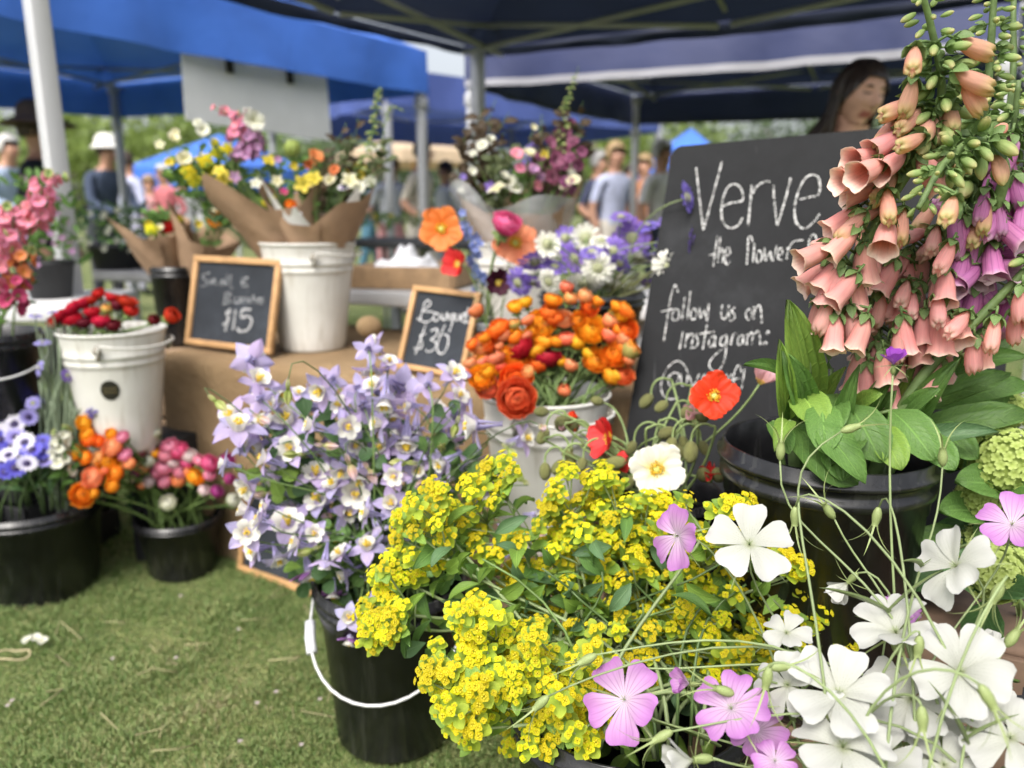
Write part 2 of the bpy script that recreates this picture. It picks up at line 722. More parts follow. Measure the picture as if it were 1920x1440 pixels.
def grass_mesh(regions):
    V, Fq = [], []
    base = 0
    for (x0, x1, y0, y1, dens, hh, ww) in regions:
        N = int((x1 - x0) * (y1 - y0) * dens)
        x = rng.uniform(x0, x1, N)
        y = rng.uniform(y0, y1, N)
        clump = 0.75 + 0.5 * (np.sin(x * 11 + 2 * np.sin(y * 7)) * np.sin(y * 13 + 1.7 * np.sin(x * 5)))
        h = hh * rng.uniform(0.45, 1.25, N) * clump
        w = ww * rng.uniform(0.6, 1.3, N)
        az = rng.uniform(0, 2 * np.pi, N)
        lean = rng.uniform(0.1, 1.15, N) * h
        fa = rng.uniform(0, 2 * np.pi, N)
        dx, dy = np.cos(az), np.sin(az)
        wx, wy = np.cos(fa) * w / 2, np.sin(fa) * w / 2
        z0 = np.zeros(N)
        v = np.stack([
            np.stack([x - wx, y - wy, z0], 1), np.stack([x + wx, y + wy, z0], 1),
            np.stack([x - wx * .8 + dx * lean * .35, y - wy * .8 + dy * lean * .35, h * .6], 1),
            np.stack([x + wx * .8 + dx * lean * .35, y + wy * .8 + dy * lean * .35, h * .6], 1),
            np.stack([x + dx * lean, y + dy * lean, h * .95], 1)], 1)
        V.append(v.reshape(-1, 3))
        b = base + np.arange(N) * 5
        Fq.append(np.stack([b, b + 1, b + 3, b + 2, b + 4], 1))
        base += N * 5
    V = np.concatenate(V)
    B = np.concatenate(Fq)
    nq = len(B)
    me = bpy.data.meshes.new('grass')
    me.vertices.add(len(V))
    me.vertices.foreach_set('co', V.ravel().astype(np.float32))
    loops = np.concatenate([B[:, :4], B[:, [2, 3, 4]]], 1).ravel()
    me.loops.add(len(loops))
    me.loops.foreach_set('vertex_index', loops.astype(np.int32))
    st = (np.arange(nq) * 7)[:, None] + np.array([0, 4])
    me.polygons.add(nq * 2)
    me.polygons.foreach_set('loop_start', st.ravel().astype(np.int32))
    me.materials.append(blade_mat())
    me.update(calc_edges=True)
    return me


go = bpy.data.objects.new('grass', grass_mesh([(-1.75, 0.15, 1.0, 2.1, 48000, 0.025, 0.0030), (-2.3, 0.2, 2.1, 3.4, 12000, 0.034, 0.004),
                                                (-4.0, 3.5, 3.4, 7.5, 1500, 0.045, 0.008)]))
COL.objects.link(go)
tag(go, 'short worn green and straw-coloured grass blades', 'grass', kind='stuff')

# ---- common materials
M_white_enamel = mat('white_enamel', (0.66, 0.655, 0.62), 0.38, 0.05, 6, bump=0.08, bscale=20, coat=0.1, col2=(0.56, 0.55, 0.51), drips=((0.36, 0.33, 0.27), 0.55))
M_black_plastic = mat('black_plastic', (0.016, 0.016, 0.018), 0.27, 0.3, 30, bump=0.06, bscale=60, spec=0.5, drips=((0.07, 0.07, 0.065), 0.6))
M_black_matt = mat('black_matt', (0.02, 0.021, 0.023), 0.6, 0.2, 10)
M_wire = mat('white_wire', (0.7, 0.7, 0.7), 0.35, 0.05)
M_steel = mat('tent_steel', (0.54, 0.545, 0.56), 0.4, 0.06, 3, metal=0.1)
M_steel_dim = mat('tent_steel_grey', (0.42, 0.43, 0.45), 0.45, 0.06, 3, metal=0.2)
M_burlap = None
M_wood = mat('pale_wood', (0.52, 0.30, 0.13), 0.6, 0.12, 30, bump=0.2, bscale=80)
M_crate = mat('crate_wood', (0.30, 0.20, 0.12), 0.8, 0.2, 18, bump=0.3, bscale=60)
M_kraft = mat('kraft_paper', (0.36, 0.235, 0.145), 0.8, 0.07, 20, trans=0.12, bump=0.25, bscale=30)
M_tissue = mat('white_tissue', (0.72, 0.73, 0.70), 0.7, 0.05, 10, trans=0.4, bump=0.3, bscale=25)
M_cell = mat('clear_wrap', (0.75, 0.77, 0.8), 0.12, 0.05, 10, trans=0.2, bump=0.8, bscale=18, alpha=0.34)
M_chalk = None


def burlap_mat():
    m, n, l, b = newmat('burlap')
    tc = n.new('ShaderNodeTexCoord')
    w1 = n.new('ShaderNodeTexWave')
    w1.inputs['Scale'].default_value = 130
    w1.inputs['Distortion'].default_value = 1.5
    w1.bands_direction = 'X'
    w2 = n.new('ShaderNodeTexWave')
    w2.inputs['Scale'].default_value = 130
    w2.inputs['Distortion'].default_value = 1.5
    w2.bands_direction = 'Z'
    nz = n.new('ShaderNodeTexNoise')
    nz.inputs['Scale'].default_value = 6
    nz.inputs['Detail'].default_value = 8
    for w in (w1, w2, nz):
        l.new(tc.outputs['Object'], w.inputs['Vector'])
    ad = n.new('ShaderNodeMath')
    ad.operation = 'ADD'
    l.new(w1.outputs['Fac'], ad.inputs[0])
    l.new(w2.outputs['Fac'], ad.inputs[1])
    r = ramp(n, [(0.3, (0.235, 0.148, 0.072)), (0.7, (0.37, 0.25, 0.13))])
    l.new(nz.outputs['Fac'], r.inputs['Fac'])
    l.new(r.outputs[0], b.inputs['Base Color'])
    b.inputs['Roughness'].default_value = 0.9
    bp = n.new('ShaderNodeBump')
    bp.inputs['Strength'].default_value = 0.6
    bp.inputs['Distance'].default_value = 0.004
    l.new(ad.outputs[0], bp.inputs['Height'])
    wr = n.new('ShaderNodeTexNoise')
    wr.inputs['Scale'].default_value = 9
    wr.inputs['Detail'].default_value = 6
    wr.inputs['Distortion'].default_value = 1.5
    l.new(tc.outputs['Object'], wr.inputs['Vector'])
    b2 = n.new('ShaderNodeBump')
    b2.inputs['Strength'].default_value = 0.7
    b2.inputs['Distance'].default_value = 0.02
    l.new(wr.outputs['Fac'], b2.inputs['Height'])
    l.new(bp.outputs[0], b2.inputs['Normal'])
    l.new(b2.outputs[0], b.inputs['Normal'])
    return m


M_burlap = burlap_mat()


def board_mat(name, base=(0.010, 0.0105, 0.0115)):
    """blackboard paint with wiped chalk dust and scratches"""
    m, n, l, b = newmat(name)
    tc = n.new('ShaderNodeTexCoord')
    nz = n.new('ShaderNodeTexNoise')
    nz.inputs['Scale'].default_value = 5
    nz.inputs['Detail'].default_value = 9
    nz.inputs['Roughness'].default_value = 0.7
    l.new(tc.outputs['Object'], nz.inputs['Vector'])
    r = ramp(n, [(0.36, base), (0.56, tuple(c * 1.5 for c in base)), (0.75, tuple(c * 3.0 for c in base))])
    l.new(nz.outputs['Fac'], r.inputs['Fac'])
    mp = n.new('ShaderNodeMapping')
    mp.inputs['Rotation'].default_value = (0.5, 0.9, 0.7)
    mp.inputs['Scale'].default_value = (120, 4, 9)
    l.new(tc.outputs['Object'], mp.inputs['Vector'])
    sc = n.new('ShaderNodeTexNoise')
    sc.inputs['Scale'].default_value = 1
    sc.inputs['Detail'].default_value = 3
    l.new(mp.outputs[0], sc.inputs['Vector'])
    sr = ramp(n, [(0.70, (0, 0, 0)), (0.78, (0.035, 0.035, 0.036))])
    l.new(sc.outputs['Fac'], sr.inputs['Fac'])
    mx = n.new('ShaderNodeMix')
    mx.data_type = 'RGBA'
    mx.blend_type = 'ADD'
    mx.inputs['Factor'].default_value = 1
    l.new(r.outputs[0], mx.inputs['A'])
    l.new(sr.outputs[0], mx.inputs['B'])
    l.new(mx.outputs['Result'], b.inputs['Base Color'])
    b.inputs['Roughness'].default_value = 0.75
    b.inputs['Specular IOR Level'].default_value = 0.25
    return m


def chalk_mat(name, col, lo=0.36, hi=0.52):
    m, n, l, b = newmat(name)
    tc = n.new('ShaderNodeTexCoord')
    nz = n.new('ShaderNodeTexNoise')
    nz.inputs['Scale'].default_value = 150
    nz.inputs['Detail'].default_value = 7
    nz.inputs['Roughness'].default_value = 0.8
    l.new(tc.outputs['Object'], nz.inputs['Vector'])
    mr = n.new('ShaderNodeMapRange')
    mr.inputs['From Min'].default_value = lo
    mr.inputs['From Max'].default_value = hi
    l.new(nz.outputs['Fac'], mr.inputs['Value'])
    b.inputs['Base Color'].default_value = (*col, 1)
    b.inputs['Roughness'].default_value = 1
    t = n.new('ShaderNodeBsdfTransparent')
    ms = n.new('ShaderNodeMixShader')
    l.new(mr.outputs[0], ms.inputs[0])
    l.new(t.outputs[0], ms.inputs[1])
    l.new(b.outputs[0], ms.inputs[2])
    l.new(ms.outputs[0], n['Material Output'].inputs['Surface'])
    return m


M_board = board_mat('blackboard')
M_board_small = board_mat('small_blackboard', (0.018, 0.021, 0.026))
M_chalk = chalk_mat('chalk', (0.68, 0.68, 0.66), 0.40, 0.60)
M_chalk_dim = chalk_mat('smudged_chalk', (0.42, 0.43, 0.44), 0.40, 0.66)

# ---- gazebos
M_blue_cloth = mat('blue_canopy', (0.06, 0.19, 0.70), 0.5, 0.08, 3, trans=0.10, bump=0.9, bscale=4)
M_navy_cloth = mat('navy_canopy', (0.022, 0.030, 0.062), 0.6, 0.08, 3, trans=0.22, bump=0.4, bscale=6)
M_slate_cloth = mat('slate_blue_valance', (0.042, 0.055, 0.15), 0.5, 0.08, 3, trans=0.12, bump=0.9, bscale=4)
M_purple_cloth = mat('violet_blue_canopy', (0.10, 0.15, 0.45), 0.5, 0.08, 3, trans=0.2, bump=0.9, bscale=4)
M_hem = mat('pale_hem', (0.36, 0.36, 0.40), 0.6, 0.05)


def gazebo(name, label, cs, zt, zv, rise, canopy, valance, hem=None, steel=M_steel, legs=(0, 1, 2, 3), leg_w=0.045, truss=True, sag=0.06, brackets=True,
           group='canopies of the market'):
    cs = [Vector((x, y, 0)) for x, y in cs]
    ctr = sum(cs, Vector()) / 4
    t = root(name, label, 'gazebo', ctr, group)
    peak = ctr + Vector((0, 0, zt + rise))
    for i in range(4):
        a, b = cs[i] + Vector((0, 0, zt)), cs[(i + 1) % 4] + Vector((0, 0, zt))

        def panel(u, v, a=a, b=b):
            s = u * .5 + .5
            e = a.lerp(b, s)
            q = e.lerp(peak, v)
            q.z -= sag * math.sin(math.pi * v) * math.sin(math.pi * s)
            return q
        m = MB()
        m.grid(panel, 10, 6)
        m.build('canopy_panel', canopy, t)
        out = Vector((b - a)).cross(Vector((0, 0, 1))).normalized()
        if (a.lerp(b, .5) - ctr - Vector((0, 0, zt))).dot(out) < 0:
            out = -out
        ln = (b - a).length

        def val(u, v, a=a, b=b, out=out, ln=ln):
            s = u * .5 + .5
            q = a.lerp(b, s)
            w = (0.022 * math.sin(s * ln * 7 + 2 * math.sin(s * 9)) + .010 * math.sin(s * ln * 19 + 3 * v)) * v + 0.014
            return q + out * w + Vector((0, 0, -(zt - zv) * v - .02 * math.sin(s * math.pi) * v))
        if zt > zv:
            m = MB()
            m.grid(val, 28, 4)
            m.build('valance', valance, t)
        if hem:
            m = MB()
            m.grid(lambda u, v: Vector(val(u, .86 + .16 * v)) + out * .006, 28, 1)
            m.build('hem', hem, t)
        if truss:
            for k in (0, 1):
                s0, s1 = .5 * k + .01, .5 * k + .49
                for (z0, z1) in ((-.06, .08), (.08, -.06)):
                    m = MB()
                    m.tube([a.lerp(b, s0) + Vector((0, 0, z0)) - out * .2, a.lerp(b, s1) + Vector((0, 0, z1)) - out * .2], .015, 4)
                    m.build('truss_bar', steel, t)
            m = MB()
            m.tube([a.lerp(b, .5) + Vector((0, 0, .0)) - out * .2, peak + Vector((0, 0, -.12))], .012, 4)
            m.build('roof_strut', steel, t)
    for i in legs:
        c = cs[i] * .985 + ctr * .015
        ang = math.atan2((cs[1] - cs[0]).y, (cs[1] - cs[0]).x)
        M = Matrix.Translation(c) @ Matrix.Rotation(ang, 4, 'Z')
        m = MB()
        m.box((0, 0, zt * .5 - .01), (leg_w, leg_w, zt - .02), M, bev=.004)
        m.box((0, 0, .006), (leg_w * 2.2, leg_w * 2.2, .012), M)
        lo = m.build('leg', steel, t)
        if not brackets:
            continue
        m = MB()
        m.box((0, 0, zt - .32), (leg_w * 1.35, leg_w * 1.35, .07), M, bev=.005)
        m.build('bracket', steel, lo)
        m = MB()
        m.box((0, 0, zt - .05), (leg_w * 1.35, leg_w * 1.35, .06), M, bev=.005)
        m.build('bracket', steel, lo)
    return t


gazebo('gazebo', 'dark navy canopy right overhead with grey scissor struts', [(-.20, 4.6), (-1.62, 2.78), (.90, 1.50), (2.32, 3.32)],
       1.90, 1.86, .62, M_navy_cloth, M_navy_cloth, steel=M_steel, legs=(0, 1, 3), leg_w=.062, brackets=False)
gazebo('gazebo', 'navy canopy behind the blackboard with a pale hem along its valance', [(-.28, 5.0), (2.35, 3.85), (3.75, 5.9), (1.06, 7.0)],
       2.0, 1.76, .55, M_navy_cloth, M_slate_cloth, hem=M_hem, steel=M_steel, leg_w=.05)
gazebo('gazebo', 'bright blue canopy at left with a white sign hung from it', [(-.56, 5.3), (-2.28, 2.85), (-4.9, 4.1), (-3.2, 6.55)],
       2.02, 1.76, .75, M_blue_cloth, M_blue_cloth, steel=M_steel_dim, leg_w=.05)
gazebo('gazebo', 'violet blue canopy standing between the blue and navy ones', [(-1.0, 6.4), (1.6, 8.6), (.0, 10.8), (-2.6, 8.6)],
       2.12, 1.85, .22, M_purple_cloth, M_purple_cloth, steel=M_steel_dim, leg_w=.05)
gazebo('gazebo', 'far blue canopy seen above the edge of the blackboard', [(2.2, 14.5), (3.9, 13.9), (4.5, 15.6), (2.8, 16.2)],
       1.8, 1.55, .75, M_blue_cloth, M_blue_cloth, leg_w=.05, truss=False)
gazebo('gazebo', 'small far blue canopy beyond the man in the pale cap', [(-6.6, 13.5), (-4.4, 12.6), (-3.6, 14.6), (-5.8, 15.5)],
       1.75, 1.4, .6, M_blue_cloth, M_blue_cloth, leg_w=.05, truss=False)
M_cream = mat('cream_canvas', (0.72, 0.56, 0.40), 0.7, 0.05, trans=0.3)

u = root('market_umbrella', 'cream market umbrella far behind the bouquets', 'umbrella', Vector((P(775, 300, 13).x, 13, 0)))
m = MB()
for k in range(8):
    a0, a1 = 2 * math.pi * k / 8, 2 * math.pi * (k + 1) / 8
    c = Vector((u.location.x, 13, 0))
    m.add([c + Vector((0, 0, 2.32)), c + Vector((math.cos(a0) * 1.25, math.sin(a0) * 1.25, 1.93)), c + Vector((math.cos(a1) * 1.25, math.sin(a1) * 1.25, 1.93)),
           c + Vector((math.cos(a1) * 1.25, math.sin(a1) * 1.25, 1.76)), c + Vector((math.cos(a0) * 1.25, math.sin(a0) * 1.25, 1.76))], [(0, 1, 2), (1, 4, 3, 2)])
m.build('canopy', M_cream, u, smooth=False)
m = MB()
m.tube([(u.location.x, 13, 0), (u.location.x, 13, 2.3)], .025, 8)
m.build('pole', M_wood, u)

# hanging white sign on the blue gazebo
c0, c1 = Vector((-.56, 5.3, 0)), Vector((-2.28, 2.85, 0))
sg = root('hanging_sign', 'blank white sign board clipped under the blue valance', 'sign', (-1.2, 4.3, 1.3))
Aq = [P(340, 84, 3.95), P(612, 138, 4.72), P(622, 264, 4.72), P(350, 225, 3.95)]
m = MB()
nrm = (Aq[1] - Aq[0]).cross(Aq[3] - Aq[0]).normalized()
if nrm.dot(tocam(Aq[0])) < 0:
    nrm = -nrm
m.add(Aq + [q - nrm * .012 for q in Aq], [(0, 1, 2, 3), (7, 6, 5, 4), (0, 4, 5, 1), (1, 5, 6, 2), (2, 6, 7, 3), (3, 7, 4, 0)])
m.build('panel', mat('sign_white', (0.86, 0.87, 0.89), 0.6, 0.03), sg, smooth=False)
for s in (.28, .70):
    q = Aq[0].lerp(Aq[1], s)
    m = MB()
    m.tube([q + nrm * .01 + Vector((0, 0, .08)), q + nrm * .01 - Vector((0, 0, .09))], .022, 6)
    m.build('clip', M_black_matt, sg)

# ---- trees behind the market
LEAFC = [mat('tree_leaf_a', (0.30, 0.40, 0.10), 0.5, 0.25, 3, trans=0.45), mat('tree_leaf_b', (0.20, 0.30, 0.09), 0.5, 0.25, 3, trans=0.4),
         mat('tree_leaf_c', (0.11, 0.17, 0.07), 0.5, 0.25, 3, trans=0.35)]
M_bark = mat('bark', (0.14, 0.11, 0.085), 0.9, 0.25, 12, bump=0.5, bscale=20)


def tree(x, y, h, rx, leaf, label, nleaf=2600):
    t = root('tree', label, 'tree', (x, y, 0), 'trees beyond the market')
    m = MB()
    m.tube([(x, y, 0), (x + .1, y, h * .3), (x - .05, y, h * .75)], [.16, .12, .05], 8)
    cl = []
    for k in range(9):
        a = k * 2.4 + random.random()
        e = Vector((x + math.cos(a) * rx * random.uniform(.4, .85), y + math.sin(a) * rx * .7, h * random.uniform(.35, .92)))
        m.tube([(x, y, h * random.uniform(.22, .5)), Vector((x, y, h * .45)).lerp(e, .5), e], [.06, .04, .015], 5)
        cl.append((e, rx * random.uniform(.32, .5)))
    m.build('trunk', M_bark, t)
    V, Fc = [], []
    per = nleaf // len(cl)
    for (e, r) in cl:
        for q in rng.normal(0, .45, (per, 3)):
            c = e + Vector(q) * r
            s = random.uniform(.06, .13)
            a, b = rv().normalized() * s, rv().normalized() * s
            o = len(V)
            V += [c - a, c + b, c + a, c - b]
            Fc.append((o, o + 1, o + 2, o + 3))
    m = MB()
    m.add(V, Fc)
    m.build('crown', leaf, t)


for (px, py, Y, rx, k, lb) in [
    (60, 230, 20, 2.6, 0, 'light green tree beyond the dark hat at far left'), (210, 205, 22, 2.4, 0, 'sunlit yellow-green tree behind the pale cap'),
    (330, 225, 26, 2.4, 1, 'green tree behind the leftmost bouquets'), (560, 240, 30, 2.6, 1, 'green tree hidden behind the hanging sign'),
    (1000, 250, 28, 2.6, 1, 'green tree behind the tall bouquet in plastic'), (1120, 200, 24, 2.2, 0, 'bright green tree left of the far canopy legs'),
    (1250, 215, 30, 3.0, 0, 'pale green tree left of the woman above the blackboard'), (1420, 205, 26, 2.6, 2, 'dark green tree just left of the woman'),
    (1530, 190, 32, 3.0, 2, 'dark tree behind the woman with long hair'), (1860, 190, 30, 2.6, 1, 'green tree behind the foxgloves at the right edge'),
    (720, 255, 26, 2.2, 2, 'dark green tree under the cream umbrella')]:
    top = P(px, py, Y)
    tree(top.x, Y, top.z, rx, LEAFC[k], lb)

# ================================================================== STALL FURNITURE
TZ = 0.60
TA, TB = PZ(306, 664, TZ), PZ(1195, 752, TZ)      # front edge of the burlap table
TA.z = TB.z = 0
tdir = (TB - TA).normalized()
tback = Vector((-tdir.y, tdir.x, 0))
tl = (TB - TA).length + .25
tt = root('burlap_table', 'trestle table under a brown burlap cloth', 'table', TA)
TD = .72
m = MB()


def cloth(u, v):
    # v 0..1: front hem up to the edge, over the top, down behind
    s = (u * .5 + .5) * tl
    fold = .012 * math.sin(s * 9) + .008 * math.sin(s * 23 + 1)
    d = v * (TZ + TD + TZ)
    if d < TZ:
        q = TA + tdir * s - tback * (.012 + fold * (1 - d / TZ) * 1.4)
        z = d + .004
        if d > TZ - .02:
            z -= .003
        return q + Vector((0, 0, z))
    d -= TZ
    if d < TD:
        return TA + tdir * s + tback * d + Vector((0, 0, TZ + .002 * math.sin(s * 15 + d * 9)))
    d -= TD
    return TA + tdir * s + tback * (TD + .01 + fold) + Vector((0, 0, TZ - d))


m.grid(cloth, 60, 60)
m.build('burlap_cloth', M_burlap, tt)
for s in (0, 1):        # the ends of the cloth
    m = MB()
    o = TA + tdir * (tl * s + (.006 if s else -.006))
    m.grid(lambda u, v: o + tback * ((u * .5 + .5) * TD) + tdir * (.01 * math.sin(u * 9) * (1 - v)) + Vector((0, 0, TZ * v)), 12, 8)
    m.build('burlap_end', M_burlap, tt)
for a in (.1, .9):
    for b in (.1, .9):
        m = MB()
        q = TA + tdir * tl * a + tback * TD * b
        m.box((q.x, q.y, TZ * .48), (.04, .04, TZ * .96))
        m.build('leg', M_crate, tt)


def folding_table(label, A, d, ln, dep, z, top):
    t = root('folding_table', label, 'table', A)
    bk = Vector((-d.y, d.x, 0))
    M = Matrix(((d.x, bk.x, 0, A.x), (d.y, bk.y, 0, A.y), (0, 0, 1, 0), (0, 0, 0, 1)))
    m = MB()
    m.box((ln / 2, dep / 2, z - .025), (ln, dep, .05), M, bev=.008)
    m.build('table_top', top, t)
    for a in (.06, .94):
        for b in (.12, .88):
            m = MB()
            m.tube([M @ Vector((ln * a, dep * b, 0)), M @ Vector((ln * a, dep * b, z - .05))], .014, 6)
            m.build('leg', M_steel_dim, t)
    return t


M_table_white = mat('white_table_plastic', (0.68, 0.68, 0.68), 0.5, 0.05)
A = P(560, 562, 2.72)
folding_table('white folding table behind the white buckets, under the wooden tray', Vector((A.x, A.y, 0)), E1, 1.3, .6, .745, M_table_white)
A = P(-160, 600, 2.32)
folding_table('white folding table at the left edge behind the snapdragons', Vector((A.x, A.y, 0)), Vector((1, .12, 0)).normalized(), (P(152, 560, 2.45) - A).length, .55, .72, M_table_white)
A = P(170, 500, 3.9)
folding_table('grey table far behind the white tent pole', Vector((A.x, A.y, 0)), E1, 1.1, .6, .72, mat('grey_table', (0.2, 0.2, 0.21), 0.7, 0.1))
A = P(600, 455, 5.2)
folding_table('dark table with plants behind the folded white cloth', Vector((A.x, A.y, 0)), E1, 1.5, .7, .83, M_black_matt)


# wooden tray with the white cloth
def tray():
    a, b = P(655, 545, 2.68), P(846, 521, 2.60)
    d = (b - a)
    d.z = 0
    ln = d.length
    d.normalize()
    bk = Vector((-d.y, d.x, 0))
    z0, hgt, dep = .748, .075, .34
    t = root('wooden_tray', 'shallow wooden tray holding a white cloth behind the boards', 'tray', (a.x, a.y, z0))
    M = Matrix(((d.x, bk.x, 0, a.x), (d.y, bk.y, 0, a.y), (0, 0, 1, z0), (0, 0, 0, 1)))
    for nm, c, s in (('front_board', (ln / 2, 0, hgt / 2), (ln, .014, hgt)), ('back_board', (ln / 2, dep, hgt / 2), (ln, .014, hgt)),
                     ('side_board', (0, dep / 2, hgt / 2), (.014, dep - .016, hgt * .96)), ('side_board', (ln, dep / 2, hgt / 2), (.014, dep - .016, hgt * .96)),
                     ('bottom', (ln / 2, dep / 2, .006), (ln - .016, dep - .016, .01))):
        m = MB()
        m.box(c, s, M, bev=.002)
        m.build(nm, mat('tray_wood', (0.42, 0.27, 0.145), 0.7, 0.15, 25), t)
    c = MB()
    c.grid(lambda u, v: M @ Vector((ln * (.08 + .68 * (u * .5 + .5)) + .02 * math.sin(v * 5), dep * (.05 + .85 * v),
                                    .012 + (.105 + .022 * math.sin(u * 6 + v * 4) + .012 * math.sin(u * 15)) * (1 - abs(u) ** 4) * (1 - abs(2 * v - 1) ** 4))), 30, 16)
    o = c.build('folded_cloth', mat('white_cotton', (0.78, 0.79, 0.83), 0.9, 0.03, bump=0.2, bscale=15))
    tag(o, 'crumpled white cloth lying in the wooden tray', 'cloth')


tray()


def crate(label, c, rz, sx, sy, h, wood=None):
    c = Vector((c[0], c[1], c[2] if len(c) > 2 else 0))
    t = root('wooden_crate', label, 'crate', c, 'crates under the buckets')
    M = Matrix.Translation(c) @ Matrix.Rotation(rz, 4, 'Z')
    wood = wood or M_crate
    nsl = max(2, int(h / .1))
    for k in range(nsl):
        z = h * (k + .5) / nsl
        hh = h / nsl - .014
        for s in (-1, 1):
            m = MB()
            m.box((0, s * sy / 2, z), (sx, .012, hh), M, bev=.002)
            m.build('slat', wood, t)
            m = MB()
            m.box((s * (sx / 2 - .006), 0, z), (.012, sy - .02, hh), M, bev=.002)
            m.build('slat', wood, t)
    for a in (-1, 1):
        for b in (-1, 1):
            m = MB()
            m.box((a * (sx / 2 - .03), b * (sy / 2 - .022), h / 2 - .004), (.024, .024, h - .02), M)
            m.build('corner_post', wood, t)
    m = MB()
    m.box((0, 0, h - .006), (sx - .002, sy - .014, .012), M)
    m.build('top_board', wood, t)


W1c, B5c, B4c = P(1023, 735, 1.58), P(1238, 915, 1.25), P(1550, 828, 1.05)
crate('crate under the white bucket of orange ranunculus', (W1c.x, W1c.y), R(-24), .30, .26, .296)
crate('crate under the bucket of poppies', (B5c.x, B5c.y + .01), R(-24), .22, .22, .296)
crate('crate under the large bucket of foxgloves', (B4c.x, B4c.y), R(-30), .27, .27, .296)
W2c = P(210, 617, 2.0)
crate('crate under the white bucket of red ranunculus', (W2c.x + .05, W2c.y + .13), R(-20), .15, .15, W2c.z - .322, M_black_matt)
B10c = P(-35, 622, 1.98)
crate('crate at the left edge under a black bucket', (B10c.x - .05, B10c.y + .2), R(-20), .3, .3, B10c.z - .27, M_black_matt)
BKc = P(330, 498, 2.62)
crate('crate behind the small blackboard with the lower price', (BKc.x, BKc.y), R(-20), .3, .28, BKc.z - .27)
bx = P(1800, 1130, 1.0)
crate('brown wooden crate right of the foxglove bucket', (bx.x + .02, 1.02, 0), R(-30), .2, .2, .44, mat('dark_crate_wood', (0.16, 0.1, 0.065), 0.8, 0.2, 20))


# ---- buckets
def bucket_lathe(prof, n=48):
    m = MB()
    m.lathe(prof, n)
    return m


def arc_handle(m, c, r, zr, drop, az, rad=.0028):
    """wire bail lying against the bucket: from ear to ear, sagging over the side facing az"""
    pts = []
    for i in range(21):
        t = math.pi * i / 20
        a = az - math.pi / 2 + t
        rr = r * (1.02 + .06 * math.sin(t))
        pts.append(Vector((c[0] + rr * math.cos(a), c[1] + rr * math.sin(a), zr - drop * math.sin(t) ** .8)))
    m.tube(pts, rad, 6)
    return pts


def black_bucket(label, c, r, h, rb=.8, handle=None, grip=False, name='black_bucket', group='black plastic flower buckets'):
    c = Vector(c)
    t = root(name, label, 'bucket', (c.x, c.y, c.z - h), group)
    z1 = h
    b = rb * r
    prof = [(0, .004), (b * .96, .004), (b, .012), (lerp(b, r, .78) * .97, h * .80), (r * .955, h * .802), (r * .965, h * .86), (r * 1.0, h * .865), (r * 1.0, h * .895),
            (r * .965, h * .90), (r * .97, h * .935), (r * 1.03, h * .94), (r * 1.035, h * .955), (r * .985, h * .965), (r * .985, h * .995), (r * .97, h),
            (r * .95, h * .99), (r * .92, h * .85), (b * .95, .03), (0, .02)]
    m = MB()
    m.lathe(prof, 56, Matrix.Translation((c.x, c.y, c.z - h)))
    m.build('body', M_black_plastic, t)
    # water inside
    m = MB()
    rw = lerp(b * .95, r * .92, .45)
    m.lathe([(0, h * .45), (rw, h * .45)], 32, Matrix.Translation((c.x, c.y, c.z - h)))
    m.build('water', mat('bucket_water', (0.02, 0.025, 0.02), 0.05, 0.1), t)
    if handle is not None:
        m = MB()
        pts = arc_handle(m, (c.x, c.y), r * 1.035, c.z - h * .09, handle[1], handle[0])
        ho = m.build('handle', M_wire, t)
        if grip:
            m = MB()
            k = grip
            m.tube([pts[k], pts[k + 1], pts[k + 2]], .010, 10)
            m.build('grip', mat('grip_white', (0.75, 0.76, 0.8), 0.4, 0.04), ho)
        for e in (pts[0], pts[-1]):
            m = MB()
            m.ball(e, .012, 8, 6)
            m.build('ear', M_black_plastic, t)
    return t


